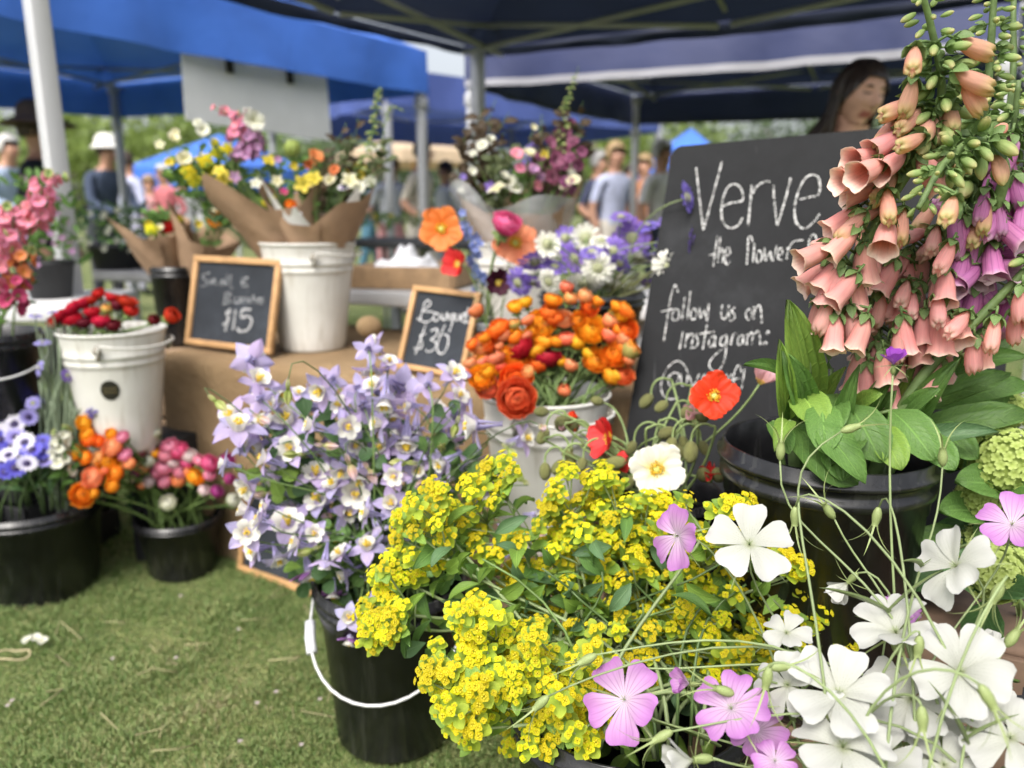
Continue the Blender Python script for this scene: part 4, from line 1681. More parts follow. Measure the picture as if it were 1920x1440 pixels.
O2 = '''600 730 55 orange half;620 810 50 orange half;640 850 55 deep half;700 860 45 deep half;790 810 45 orange bud;530 945 55 orange half;610 980 50 orange half;800 900 72 peach half;770 1010 70 orange open
700 980 50 peach half;660 1120 75 coral half;820 1090 60 orange half;590 1240 78 orange open;670 1230 40 orange bud;800 1180 50 orange bud;870 830 45 pink half;935 890 45 white half;890 960 45 pink half
920 1020 45 peach bud;1000 930 50 pink half;1055 1000 50 white half;1060 910 42 pale half;1110 950 35 orange bud;1010 1050 50 peach half;1210 900 60 pink half;1270 930 62 hotpink half;1190 960 60 pink half
1165 1050 60 pink half;1345 965 50 pale half;1060 1150 45 pale bud;1010 1170 35 coral bud;1170 1150 50 pink bud;1265 1140 50 coral bud;1280 1080 50 pink half;1345 1080 40 coral bud;1390 1115 62 orange half
1490 1020 62 hotpink half;1490 1100 45 pink bud;1610 1000 50 magenta half;1630 1130 42 magenta bud;1540 1220 45 magenta half;1450 1210 40 pale bud;1195 1300 55 white half;1660 1280 50 white bud;960 1090 40 magenta bud
1100 800 40 white bud;740 1060 45 coral half;1120 1080 45 pink half;1420 1000 45 pink half;1330 1010 45 hotpink half;1230 1010 45 pale half'''
items = []
for e in O2.replace('\n', ';').split(';'):
    cx, cy, cr, colr, kind = e.split()
    px, py, rp = float(cx) / 3.789, 600 + float(cy) / 3.789, float(cr) / 3.789
    Y = 1.97 + (860 - py) / 1000 * .45 - (.10 if px < 245 else 0)
    items.append(ranunculus(px, py, rp * .95, colr, kind, Y, Vector((B9c.x, B9c.y, B9c.z)), .085, tocam(P(px, py, Y)) * .7 + Vector((0, 0, .6)) + rv(.35) if kind == 'open' else None, 'ranunculus in the black bucket at left'))
label_rows(items, 'black bucket at left')

O3 = '''740 1080 42 red half;840 1110 45 red half;950 1140 62 red open;620 1150 58 red half;540 1190 60 red half;690 1220 52 red half;440 1250 55 red half;540 1270 60 red open;760 1290 60 red half
980 1210 50 red half;390 1300 40 red bud;850 1320 50 darkred half;1150 1280 40 darkred half;1285 1250 56 red half;630 1300 50 darkred half;880 1170 45 darkred bud;680 1130 45 red half;800 1200 40 greenish bud'''
items = []
for e in O3.replace('\n', ';').split(';'):
    cx, cy, cr, colr, kind = e.split()
    px, py, rp = float(cx) / 4, 280 + float(cy) / 4, float(cr) / 4
    Y = 2.0 + (590 - py) / 1000 * .9
    items.append(ranunculus(px, py, rp, colr, kind, Y, Vector((W2c.x, W2c.y, W2c.z - .02)), .09, None, 'red ranunculus'))
label_rows(items, 'stickered white bucket')

# ------------------------------------------------------------------ columbine
petal('col_sepal', [(0, (0.74, 0.67, 0.82)), (.25, (0.65, 0.56, 0.80)), (1, (0.57, 0.48, 0.79))], 0.45, 0.55, 0.18, hue=.03, vein=(0.42, 0.34, 0.70), vscale=5, vmax=1.1)
petal('col_sepal_pale', [(0, (0.62, 0.55, 0.72)), (1, (0.55, 0.50, 0.78))], 0.4, 0.5, 0.12, hue=.02)
petal('col_sepal_mauve', [(0, (0.46, 0.34, 0.52)), (.4, (0.30, 0.12, 0.38)), (1, (0.36, 0.16, 0.42))], 0.3, 0.5, 0.12, hue=.02)
petal('col_inner', [(0, (0.30, 0.26, 0.55)), (.42, (0.55, 0.5, 0.76)), (.55, (0.80, 0.80, 0.72)), (1, (0.86, 0.85, 0.78))], 0.35, 0.5, 0.06, streak=.06)
M_yellow = mat('stamen_yellow', (0.85, 0.62, 0.06), 0.6, 0.1)
M_palebud = petal('col_bud', [(0, (0.45, 0.48, 0.18)), (.5, (0.62, 0.42, 0.36)), (1, (0.60, 0.50, 0.58))], 0.25, 0.5, 0.15, hue=.02)


def sepal_mesh(a0, a1, nm, seed):
    rs = random.Random(seed)
    m = MB()
    m.grid(petal_fn(1.02, .60, a0, a1, [(0, .14), (.12, .4), (.4, 1), (.62, .95), (.85, .5), (1, .03)], cup=.22, ruf=.06, rk=2, ph=rs.uniform(0, 6)), 5, 9)
    return m.mesh(nm, MATS['col_sepal'])


SEPALS = [sepal_mesh(78, 96, 'sepal_flat', 1), sepal_mesh(60, 120, 'sepal_reflexed', 2), sepal_mesh(88, 62, 'sepal_cupped', 3)]


def inner_petal(a0, a1, nm):
    m = MB()
    # spur behind, running back along -Z and hooking inward
    m.tube([(.10, 0, -.98), (.06, 0, -.90), (.09, 0, -.6), (.14, 0, -.3), (.16, 0, .0)], [.022, .020, .026, .05, .09], 6)
    for i in range(len(m.uv)):
        m.uv[i] = (m.uv[i][0], m.uv[i][1] * .45)
    f = petal_fn(.56, .52, a0, a1, [(0, .38), (.3, .72), (.65, 1), (.88, .9), (1, .45)], cup=.32, ruf=.03, r0=.17, z0=-.02)
    k = len(m.v)
    m.grid(f, 5, 6)
    for i in range(k, len(m.v)):
        m.uv[i] = (m.uv[i][0], .5 + m.uv[i][1] * .5)
    return m.mesh(nm, MATS['col_inner'])


INNER = [inner_petal(18, 62, 'inner_petal_a'), inner_petal(8, 40, 'inner_petal_b'), inner_petal(25, 85, 'inner_petal_c')]


def stamen_mesh():
    m = MB()
    rs = random.Random(5)
    for i in range(26):
        a, q = rs.uniform(0, 6.28), math.sqrt(rs.random()) * .16
        top = Vector((math.cos(a) * q, math.sin(a) * q, .36 + rs.uniform(-.08, .14)))
        m.tube([(top.x * .3, top.y * .3, 0), top], .008, 3, cap=False)
        m.ball(top, .035, 5, 4, sq=(1, 1, 1.4))
    return m.mesh('stamens', M_yellow)


STAM = stamen_mesh()


def bud_mesh():
    m = MB()
    for j in range(5):
        m.grid(petal_fn(1, .42, 20, -22, [(0, .3), (.3, .9), (.6, .8), (.9, .3), (1, .05)], cup=-.5, r0=.02), 3, 6, 0, Matrix.Rotation(j * 1.2566, 4, 'Z'))
        m.tube([(.05, 0, .1), (.12, 0, -.3), (.05, 0, -.6)], [.04, .03, .015], 4, 0, True, Matrix.Rotation(j * 1.2566 + .6, 4, 'Z'))
    return m.mesh('columbine_bud', M_palebud)


CBUD = bud_mesh()

DIRS = {'F': (0, 0, 1), 'B': (0, 0, -.75), 'U': (0, 1.3, .45), 'D': (0, -1, .55), 'L': (-1.1, .1, .4), 'R': (1.1, .1, .4), 'A': (-.7, .7, .6), 'E': (.7, .7, .6), 'C': (-.7, -.5, .7), 'G': (.7, -.5, .7)}


def facing(code, p, j=.35):
    """right, up, toward camera"""
    a, b, c = DIRS[code]
    tc = tocam(p)
    return (Vector((1, 0, 0)) * a + Vector((0, 0, 1)) * b + tc * c + rv(j)).normalized()


C1 = '''470 676 46 B;482 716 40 E;440 786 48 A;448 808 50 U;545 842 44 F;545 790 48 A;605 730 44 C;622 712 36 B;650 800 40 F;690 655 36 B;696 690 36 D;590 800 36 L;640 880 40 D;592 892 46 U;680 760 40 B
750 727 52 B;702 645 34 A;850 702 42 E;780 800 40 D;715 795 38 L;893 797 50 L;880 868 48 G;760 850 42 U;720 842 40 A;980 822 38 R;815 770 38 E;800 720 34 B;740 892 36 F;465 912 38 C;466 958 38 L
463 998 42 F;540 985 54 U;600 940 42 A;667 925 44 F;735 945 42 F;580 1070 40 Dm;690 1030 42 U;655 1158 36 Fp;657 1196 32 Dm;660 985 36 Cp;708 988 36 Dp;512 762 34 A;622 852 36 B;662 838 34 E;502 862 36 L
702 900 36 R;560 955 34 C;632 1000 34 Dp;838 822 36 D;770 760 32 L;860 745 30 E;820 905 36 D;940 900 34 Rp;945 1015 34 Rp;1005 965 26 Rp;520 900 36 C;425 870 30 Lp;560 740 30 U;640 760 34 A;730 680 30 U
780 880 32 F;848 890 32 D;500 950 30 L;905 935 32 Gp;690 1080 28 Dp;480 1030 34 C;520 1045 32 Dp;610 1050 32 D;650 1075 30 C;560 1020 36 L;700 1120 28 Dp;625 1110 28 Dm;740 1010 32 D;490 975 32 L;590 1000 34 F;640 1040 32 A'''
PC = [(420, 770), (470, 700), (560, 735), (640, 690), (740, 700), (860, 720), (900, 780), (905, 860), (800, 900), (740, 960), (640, 1010), (520, 1000), (450, 960), (430, 860)]
for k_ in range(400):
    q_ = (random.uniform(410, 910), random.uniform(690, 1010))
    if inside(q_, PC) and all((q_[0] - float(e.split()[0])) ** 2 + (q_[1] - float(e.split()[1])) ** 2 > 27 ** 2 for e in C1.replace('\n', ';').split(';')):
        C1 += ';%d %d %d %s' % (q_[0], q_[1], random.randint(34, 44), random.choice(('L', 'D', 'L', 'A', 'C', 'Dp', 'Ap', 'B', 'U', 'E', 'Cp', 'R', 'G', 'D')))
    if C1.count(';') > 100:
        break
items = []
for e in C1.replace('\n', ';').split(';'):
    px, py, rp, code = e.split()
    px, py, rp = float(px), float(py), float(rp)
    f = code[0]
    Y = 1.33 + (930 - py) / 1000 * .28 + random.uniform(-.07, .07)
    if f in 'FUL' and py > 780:
        Y -= .06
    if py > 960:
        Y -= .05
    p = P(px, py, Y)
    s = rp / FPX * (p - CAM).dot(FW) * random.uniform(.84, 1.1)
    base = mouth(Vector((B1c.x, B1c.y, B1c.z - .03)), .09)
    t = root('columbine', None, 'flower', base, 'columbines in the front black bucket')
    n = facing(f, p, .3)
    M = frame(n, random.uniform(0, 6.28), p, s)
    sm = MATS['col_sepal_mauve' if 'm' in code else ('col_sepal_pale' if 'p' in code else 'col_sepal')]
    si = random.choice((0, 0, 1, 2)) if f not in 'U' else 1
    ii = random.choice((0, 1, 2))
    for j in range(5):
        a = j * 2 * math.pi / 5
        inst('sepal', SEPALS[si], t, M @ Matrix.Rotation(a + random.uniform(-.12, .12), 4, 'Z') @ Matrix.Rotation(random.uniform(-.15, .15), 4, 'Y'), [sm])
        inst('petal', INNER[ii], t, M @ Matrix.Rotation(a + .628, 4, 'Z'))
    inst('stamens', STAM, t, M)
    end = p - n * s * .1
    ln = (end - base).length
    stem_part(t, bez(base, Vector((0, 0, .5)) * ln, end, n * ln * .25 + Vector((0, 0, .05)), 9), .0022, .0011, M_stem_dark if random.random() < .5 else M_stem)
    if random.random() < .55:
        q = base.lerp(end, random.uniform(.25, .65))
        d = Vector((random.uniform(-1, 1), random.uniform(-.9, .3), random.uniform(-.2, .6))).normalized()
        inst('leaf', LOBED, t, frame(tocam(q) * .8 + Vector((0, 0, .9)) + rv(.7), random.uniform(0, 6.28), q, random.uniform(.045, .07)), [random.choice((L_mid, L_dark, L_mid, L_lime))])
    items.append((t, p, {'m': 'dark mauve columbine', 'p': 'pale faded columbine'}.get(code[1:], {'F': 'lilac columbine facing front', 'B': 'lilac columbine from behind', 'U': 'lilac columbine facing up'}.get(f, 'lilac columbine turned sideways'))))
label_rows(items, 'front black bucket', 7)
items = []
for (px, py, c) in [(455, 882, 'g'), (556, 852, 'y'), (606, 985, 'y'), (626, 965, 'p'), (800, 905, 'p'), (762, 868, 'y'), (856, 795, 'y'), (952, 842, 'y'), (486, 782, 'p'), (607, 835, 'p'), (690, 880, 'p'),
                    (655, 870, 'p'), (404, 752, 'y'), (540, 730, 'y'), (500, 925, 'p'), (735, 925, 'p'), (980, 900, 'y'), (1015, 800, 'p'), (585, 1030, 'y'), (830, 840, 'y'), (1000, 1000, 'p')]:
    Y = 1.26 + random.uniform(-.06, .08)
    p = P(px, py, Y)
    base = mouth(Vector((B1c.x, B1c.y, B1c.z - .03)), .09)
    t = root('columbine_bud', None, 'flower bud', base, 'columbine buds in the front black bucket')
    n = Vector((random.uniform(-.8, .8), random.uniform(-.5, .2), random.uniform(-1, .3))).normalized()
    inst('bud', CBUD, t, frame(n, random.random() * 6, p, random.uniform(.026, .034)), [petal('col_bud_green', [(0, (0.36, 0.46, 0.12)), (.6, (0.55, 0.58, 0.22)), (1, (0.66, 0.64, 0.34))], 0.3, 0.5, 0.1) if c != 'p' else None])
    ln = (p - base).length
    stem_part(t, bez(base, Vector((0, 0, .6)) * ln, p - n * .015, n * ln * .2 - Vector((0, 0, .02)), 9), .002, .001, M_stem_dark)
    items.append((t, p, 'pinkish columbine bud' if c == 'p' else 'yellow-green columbine bud'))
label_rows(items, 'front black bucket')
# loose foliage low in the columbine bucket
fol = Heap('columbine_foliage', 'dark green lobed columbine leaves hanging at the bucket mouth', B1c)
for i in range(46):
    px, py = random.uniform(585, 800), random.uniform(1000, 1135)
    if px < 640 and py > 1090:
        continue
    p = P(px, py, random.uniform(1.32, 1.44))
    fol.mesh(LOBED, frame(tocam(p) + Vector((0, 0, .5)) + rv(.7), random.uniform(0, 6.28), p, random.uniform(.045, .075)), random.choice((L_mid, L_dark, L_dark)))
for i in range(70):
    px, py = random.uniform(470, 880), random.uniform(780, 1010)
    p = P(px, py, random.uniform(1.30, 1.46))
    fol.mesh(LOBED, frame(tocam(p) + Vector((0, 0, .5)) + rv(.7), random.uniform(0, 6.28), p, random.uniform(.05, .08)), random.choice((L_mid, L_dark, L_lime)))
for i in range(26):
    p = P(random.uniform(520, 860), random.uniform(900, 1000), random.uniform(1.35, 1.45))
    fol.stem(bez(mouth(B1c, .09), Vector((0, 0, .15)), p, Vector((0, 0, .1)), 6), .0022, .0014, M_stem_dark, 4)
fol.done()

# ------------------------------------------------------------------ spurge (yellow)
petal('spurge_bract', [(0, (0.44, 0.54, 0.03)), (.5, (0.68, 0.64, 0.014)), (1, (0.78, 0.68, 0.014))], 0.42, 0.6, 0.22, streak=.08, hue=.02)
M_sp_eye = mat('spurge_eye', (0.70, 0.56, 0.012), 0.6, 0.15, 40, rand=.2)
petal('spurge_lime', [(0, (0.30, 0.44, 0.05)), (1, (0.46, 0.56, 0.05))], 0.42, 0.55, 0.2)


def spurge_cluster(seed):
    rs = random.Random(seed)
    m = MB()
    for j in range(4):                        # collar of lime bracts below
        m.grid(petal_fn(.95, .8, 70, 100, [(0, .3), (.45, 1), (.85, .75), (1, .2)], cup=.15), 3, 4, 2, Matrix.Rotation(j * 1.571 + rs.random() * .4, 4, 'Z') @ Matrix.Translation((0, 0, -.35)))
    nf = rs.randint(5, 10)
    for i in range(nf):
        a = i * 2.399
        q = .8 * math.sqrt(i / nf)
        c = Vector((math.cos(a) * q, math.sin(a) * q, .42 * (1 - q * q) + rs.uniform(-.08, .1)))
        n = Vector((c.x * .8, c.y * .8, .8)).normalized()
        M = frame(n, rs.uniform(0, 6), c, rs.uniform(.65, 1.2))
        for j in range(4):
            m.grid(petal_fn(.32, .36, 45, 95, [(0, .4), (.5, 1), (.9, .8), (1, .35)], cup=.2), 2, 3, 0, M @ Matrix.Rotation(j * 1.571, 4, 'Z'))
        for j in range(4):
            m.ball((.10 * math.cos(j * 1.571 + .7), .10 * math.sin(j * 1.571 + .7), .10), .075, 5, 4, 1, M, (1, 1, .7))
    return m.mesh('flower_cluster', [MATS['spurge_bract'], M_sp_eye, MATS['spurge_lime']])


CLUS = [spurge_cluster(s) for s in range(8)]


POLY = [([(755, 940), (800, 910), (860, 925), (880, 880), (930, 858), (978, 872), (965, 915), (900, 960), (830, 985), (790, 1012), (772, 1050), (745, 1110), (760, 1150), (740, 1222), (690, 1215), (668, 1150), (700, 1088), (713, 1040), (742, 985)], .96, 25),
        ([(835, 1158), (890, 1128), (950, 1160), (975, 1200), (958, 1250), (975, 1300), (930, 1365), (880, 1392), (830, 1352), (785, 1315), (778, 1270), (800, 1232), (868, 1230)], .84, 27),
        ([(905, 1040), (960, 1028), (1010, 1060), (1022, 970), (1012, 930), (1050, 880), (1132, 872), (1172, 918), (1250, 928), (1302, 960), (1262, 1060), (1190, 1102), (1100, 1112), (1020, 1132), (960, 1130), (920, 1090)], 1.02, 23),
        ([(965, 1190), (1100, 1190), (1150, 1320), (1090, 1435), (980, 1410), (985, 1300)], .85, 38),
        ([(1190, 1090), (1330, 965), (1560, 1080), (1640, 1200), (1500, 1265), (1290, 1290)], .97, 46)]
pts = []
for poly, Y, step in POLY:
    xs, ys = [q[0] for q in poly], [q[1] for q in poly]
    row = 0
    y = min(ys)
    while y < max(ys):
        x = min(xs) + (step / 2 if row % 2 else 0)
        while x < max(xs):
            q = (x + random.uniform(-8, 8), y + random.uniform(-8, 8))
            if inside(q, poly) and random.random() < .9:
                pts.append((q[0], q[1], Y + random.uniform(-.05, .05) - (q[1] - 1100) * .0002))
            x += step
        y += step * .8
        row += 1
for (x, y) in [(1150, 1130), (1190, 1120), (1172, 1090), (1000, 1220), (1030, 1190), (1040, 1250), (1080, 1225), (985, 1330), (960, 1375), (1050, 1390), (1080, 1370), (1060, 1345), (1100, 1320), (1030, 1420), (1115, 1355), (1285, 1140), (1300, 1165), (1262, 1178),
               (1275, 1200), (1355, 1160), (1338, 1228), (1362, 1252), (1388, 1228), (1330, 1268), (1420, 1170), (1428, 1198), (1370, 950), (1400, 945), (1340, 955), (1290, 935), (1312, 1000), (1480, 1070), (1505, 1060), (1530, 1092), (1462, 1182), (1522, 1170), (1572, 1180),
               (1592, 1195), (1604, 1222), (1580, 1212), (1622, 1172), (1492, 1130), (1432, 1232), (1548, 1150), (1222, 1010), (1092, 1000), (1130, 1290), (1190, 1050), (1440, 1050), (1400, 1210), (1300, 1300), (1250, 1240), (1500, 1200), (1240, 990), (1330, 1010)]:
    pts.append((x, y, .95 + random.uniform(-.05, .05)))
for k_ in range(2600):
    q_ = (random.uniform(690, 1640), random.uniform(880, 1430))
    if not any(inside(q_, pl) for pl in ([(880, 1000), (1010, 960), (1180, 1000), (1420, 960), (1560, 1080), (1630, 1200), (1500, 1270), (1180, 1290), (1150, 1400), (1040, 1440), (900, 1400), (800, 1330), (820, 1180), (930, 1130)], [(700, 1100), (760, 960), (900, 890), (970, 900), (850, 1000), (780, 1120), (740, 1210)])):
        continue
    if all((q_[0] - o_[0]) ** 2 + (q_[1] - o_[1]) ** 2 > 23 ** 2 for o_ in pts):
        if q_[1] < 1150 or random.random() < .8:
            pts.append((q_[0], q_[1], (1.0 if q_[1] < 1150 else .92) + random.uniform(-.05, .05)))
    if len(pts) > 425:
        break
W = [(q, P(*q)) for q in pts]
# gather neighbouring heads into stems
seeds = []
rem = list(range(len(W)))
while rem:
    i = rem.pop(0)
    near = sorted(rem, key=lambda k: (W[k][1] - W[i][1]).length)[:random.randint(6, 9)]
    near = [k for k in near if (W[k][1] - W[i][1]).length < .085]
    for k in near:
        rem.remove(k)
    seeds.append([i] + near)
items = []
for grp in seeds:
    c = sum((W[k][1] for k in grp), Vector()) / len(grp)
    b0 = mouth(Vector((B2c.x, B2c.y, B2c.z - .02)), .12)
    t = root('spurge_stem', None, 'flower', b0, 'yellow spurge stems in the front bucket')
    hub = c + (b0 - c).normalized() * .045 - tocam(c) * .03
    d = (hub - b0)
    sm = MB()
    sm.tube(bez(b0, Vector((0, 0, .4)) * d.length, hub, (c - hub).normalized() * d.length * .35, 8), [.003 - .0001 * i for i in range(9)], 5)
    for k in grp:
        p = W[k][1]
        outw = (p - B2c)
        n = (Vector((outw.x, outw.y, 0)).normalized() * .45 + tocam(p) * .75 + Vector((0, 0, .6)) + rv(.3)).normalized()
        s = random.uniform(.0135, .0205) * (1.06 if p.y < .9 else 1)
        inst('flower_cluster', random.choice(CLUS), t, frame(n, random.random() * 6, p, s))
        if (p - hub).length > .01:
            sm.tube(bez(hub, (p - hub) * .4 + rv(.006), p - n * s * .3, n * .012, 5), .0015, 4)
        if random.random() < .4:
            q = p - n * s * .5
            for sg_ in (1, -1):
                dd = (n.cross(rv()).normalized() * .9 + Vector((0, 0, -.1))).normalized() * random.uniform(.016, .026)
                leaf_at(FLAT, t, q, q + dd, random.uniform(.012, .018), n, [L_lime])
    for j in range(random.randint(3, 5)):
        a = j * 1.5 + random.random()
        ax_ = (hub - b0).normalized()
        o = ax_.orthogonal()
        dd = (Quaternion(ax_, a) @ o) * random.uniform(.03, .05) + ax_ * .006 + Vector((0, 0, -.004))
        q = hub.lerp(b0, random.choice((0, 0, .08, .3, .5)))
        leaf_at(ARCH, t, q, q + dd, random.uniform(.014, .02), tocam(q) + ax_, [random.choice((L_lime, L_mid, L_lime))])
    sm.build('branched_stem', M_stem_pale, t)
    items.append((t, c, 'yellow spurge stem'))
label_rows(items, 'spurge bucket', 7)
# leafy undergrowth of the spurge
fol = Heap('spurge_foliage', 'dark blue-green spurge leaves and bare stems under the yellow heads', B2c)
for i in range(330):
    px, py = random.uniform(790, 1580), random.uniform(1000, 1420)
    Y = random.uniform(.93, 1.06)
    p = P(px, py, Y)
    if p.z < B2c.z - .02 and abs(p.x - B2c.x) > .14:
        continue
    d = (rv() + Vector((0, 0, -.2))).normalized() * random.uniform(.035, .055)
    fol.leaf(ARCH, p, p + d, random.uniform(.015, .024), tocam(p) + rv(.5), random.choice((L_lime, L_blue, L_mid)))
for i in range(30):
    p = P(random.uniform(820, 1420), random.uniform(1040, 1260), random.uniform(.93, 1.05))
    fol.stem(bez(mouth(Vector((B2c.x, B2c.y, B2c.z - .03)), .13), Vector((0, 0, .12)), p, Vector((p.x - B2c.x, 0, .1)) * .5, 6), .0024, .0015, random.choice((M_stem_dark, M_stem)), 5)
fol.done()

# ------------------------------------------------------------------ corncockle
petal('cock_white', [(0, (0.36, 0.40, 0.22)), (.2, (0.46, 0.47, 0.41)), (1, (0.51, 0.51, 0.49))], 0.25, 0.65, 0.08, vein=(0.17, 0.17, 0.11), vscale=8, vmax=.72, streak=.03, dots=True)
petal('cock_pink', [(0, (0.70, 0.62, 0.68)), (.3, (0.64, 0.44, 0.63)), (.75, (0.54, 0.26, 0.56)), (1, (0.46, 0.18, 0.50))], 0.35, 0.5, 0.08, vein=(0.22, 0.04, 0.25), vscale=5, vmax=.95, streak=.08)
petal('cock_purple', [(0, (0.42, 0.18, 0.55)), (1, (0.36, 0.07, 0.52))], 0.4, 0.5, 0.05, vein=(0.2, 0.02, 0.3), vscale=5, vmax=1.0)
M_cock_calyx = mat('corncockle_calyx', (0.36, 0.44, 0.17), 0.55, 0.2, 60, trans=0.15)


def cock_petal(a0, a1, nm, notch=.05, seed=1):
    m = MB()
    m.grid(petal_fn(1.0, .80, a0, a1, [(0, .10), (.12, .20), (.4, .62), (.72, 1.0), (.9, 1.0), (.97, .88), (1, .72)], cup=.10, ruf=.045, rk=2.2, ph=seed * 1.7, notch=notch * .5), 9, 14)
    return m.mesh(nm, MATS['cock_white'])


CP = {'flat': [cock_petal(68, 92, 'petal_flat_a', .05, 1), cock_petal(64, 100, 'petal_flat_b', .07, 2)],
      'curl': [cock_petal(42, 118, 'petal_curled_a', .04, 3), cock_petal(48, 128, 'petal_curled_b', .06, 4), cock_petal(58, 84, 'petal_curled_c', .03, 5)],
      'cup': [cock_petal(28, 34, 'petal_cup_a', .03, 6), cock_petal(24, 40, 'petal_cup_b', .05, 7)]}


def calyx_mesh():
    m = MB()
    n = 20
    prof = [(.02, -.62), (.07, -.58), (.12, -.45), (.135, -.3), (.11, -.15), (.085, -.03), (.10, .0)]
    vs, fs, uvs = [], [], []
    for i, (r, z) in enumerate(prof):
        for j in range(n):
            a = 2 * math.pi * j / n
            q = r * (1 + (.10 if j % 2 else -.05))
            vs.append((q * math.cos(a), q * math.sin(a), z))
            uvs.append((j / n, i / 6))
    for i in range(len(prof) - 1):
        for j in range(n):
            fs.append((i * n + j, i * n + (j + 1) % n, (i + 1) * n + (j + 1) % n, (i + 1) * n + j))
    m.add(vs, fs, 0, uvs)
    return m.mesh('calyx', M_cock_calyx)


CALYX = calyx_mesh()
LOBES, LOBES_OPEN = MB(), MB()
for j in range(5):
    LOBES.grid(petal_fn(1.05, .07, 96, 116, [(0, 1), (.5, .8), (1, .05)], z0=-.06, r0=.06), 1, 6, 0, Matrix.Rotation(j * 1.2566 + .63, 4, 'Z'))
    LOBES_OPEN.grid(petal_fn(1.2, .06, 15, 75, [(0, 1), (.5, .8), (1, .05)], z0=-.05, r0=.07), 1, 6, 0, Matrix.Rotation(j * 1.2566 + .63, 4, 'Z'))
LOBES, LOBES_OPEN = LOBES.mesh('calyx_lobes', M_cock_calyx), LOBES_OPEN.mesh('calyx_lobes_open', M_cock_calyx)
STYLE = MB()
for i in range(5):
    STYLE.tube([(0, 0, -.05), (.02 * math.cos(i * 1.26), .02 * math.sin(i * 1.26), .1), (.07 * math.cos(i * 1.26), .07 * math.sin(i * 1.26), .17)], .008, 4)
STYLE = STYLE.mesh('style', M_stem_pale)


def corncockle(px, py, rp, colr, form, n, Y, base, roll=None, sepal=.95, side=None):
    p = P(px, py, Y)
    s = rp / FPX * (p - CAM).dot(FW) * 1.03
    t = root('corncockle', None, 'flower', base, 'corncockles in the foreground')
    n = Vector(n).normalized()
    M = frame(n, random.uniform(0, 6.28) if roll is None else roll, p, s)
    if form:
        for j in range(5):
            inst('petal', random.choice(CP[form] if form == 'cup' else CP['flat'] + CP[form]), t, M @ Matrix.Rotation(j * 1.2566 + random.uniform(-.07, .07), 4, 'Z') @ Matrix.Rotation(random.uniform(-.24, .2), 4, 'Y') @ Matrix.Rotation(random.uniform(-.18, .18), 4, 'X') @ Matrix.Scale(random.uniform(.88, 1.04), 4), [MATS['cock_' + colr]])
        inst('style', STYLE, t, M)
    k = s if form else .036
    Mc = frame(n, 0, p, min(k, .05))
    inst('calyx', CALYX, t, Mc)
    inst('calyx_lobes', LOBES if form else LOBES_OPEN, t, Mc)
    end = p - n * min(k, .05) * .6
    ln = (end - base).length
    pts = bez(base, (side or Vector((0, 0, .45))) * ln, end, n * ln * .22 + Vector((0, 0, .03)), 12)
    stem_part(t, pts, .0017, .0011, M_stem_pale, 6)
    for f in ((random.uniform(.4, .6),) if random.random() < .4 else ()):
        q = pts[int(f * 12)]
        for sg_ in (-1, 1):
            d = Vector((sg_ * random.uniform(.3, 1), random.uniform(-.4, .4), random.uniform(.1, .9))).normalized() * random.uniform(.035, .07)
            leaf_at(LINEAR, t, q, q + d, .0026, None, [M_stem_pale])
    return t, p


items = []
CW = [(1405, 1022, 80, 'white', 'flat', (-.02, .75, .55), .79, .35), (1475, 1188, 48, 'white', 'curl', (-.1, .6, .7), .76, .2), (1795, 1062, 80, 'white', 'curl', (-.75, .25, .35), .72, .9),
      (1680, 1188, 82, 'white', 'curl', (-.25, .2, .95), .70, .5), (1800, 1262, 90, 'white', 'curl', (.05, .75, .45), .62, 1.1), (1573, 1303, 98, 'white', 'flat', (-.05, .7, .75), .63, 1.5),
      (1708, 1312, 90, 'white', 'flat', (.0, .8, .6), .66, .2), (1580, 1402, 100, 'white', 'curl', (0, .6, .85), .57, 1.55), (1478, 1285, 64, 'white', 'curl', (-.6, .7, .4), .68, .8),
      (1895, 1385, 84, 'white', 'flat', (-.2, .7, .6), .56, .4), (1590, 1092, 44, 'white', 'cup', (-.45, -.3, -.55), .80, .3), (1300, 1425, 62, 'white', 'cup', (-.75, .2, -.1), .60, .6),
      (1850, 1335, 66, 'white', 'flat', (.2, .6, .7), .66, .9), (1770, 1435, 70, 'white', 'flat', (-.1, .7, .7), .58, .1), (1655, 1420, 68, 'white', 'curl', (.1, .7, .7), .60, 1.2), (1745, 1385, 60, 'white', 'flat', (.1, .7, .6), .64, .7),
      (1272, 1005, 62, 'pink', 'flat', (-.85, .55, .1), .84, .3), (1172, 1312, 78, 'pink', 'flat', (-.35, .85, .25), .74, 1.2), (1372, 1330, 78, 'pink', 'curl', (-.3, .7, .6), .66, .5), (1415, 1372, 62, 'pink', 'flat', (.1, .75, .5), .68, .9),
      (1897, 985, 64, 'pink', 'flat', (.0, .7, .7), .86, .3), (1688, 1145, 36, 'pink', 'curl', (.3, .5, .4), .84, .1), (1452, 1428, 44, 'pink', 'curl', (.2, .6, .6), .60, .6), (1292, 1282, 36, 'pink', 'cup', (-.75, .3, .1), .76, .2),
      (1675, 684, 34, 'purple', 'cup', (-.05, .35, 1), .82, .3), (1855, 1215, 34, 'white', 'cup', (.3, .3, .8), .74, .3)]
for (px, py, rp, colr, form, n, Y, roll) in CW:
    Y = Y * .62 + .285
    n = Vector((n[0], 0, 0)) + tocam(P(px, py, Y)) * n[1] + Vector((0, 0, n[2]))
    base = mouth(Vector((B3c.x, B3c.y + .05, .30)), .08)
    t, p = corncockle(px, py, rp, colr, form, n, Y, base, roll, side=Vector((0, .22, .42)))
    items.append((t, p, {'white': 'white corncockle bloom', 'pink': 'pink striped corncockle bloom', 'purple': 'purple corncockle cup'}[colr]))
label_rows(items, 'foreground', 6)
items = []
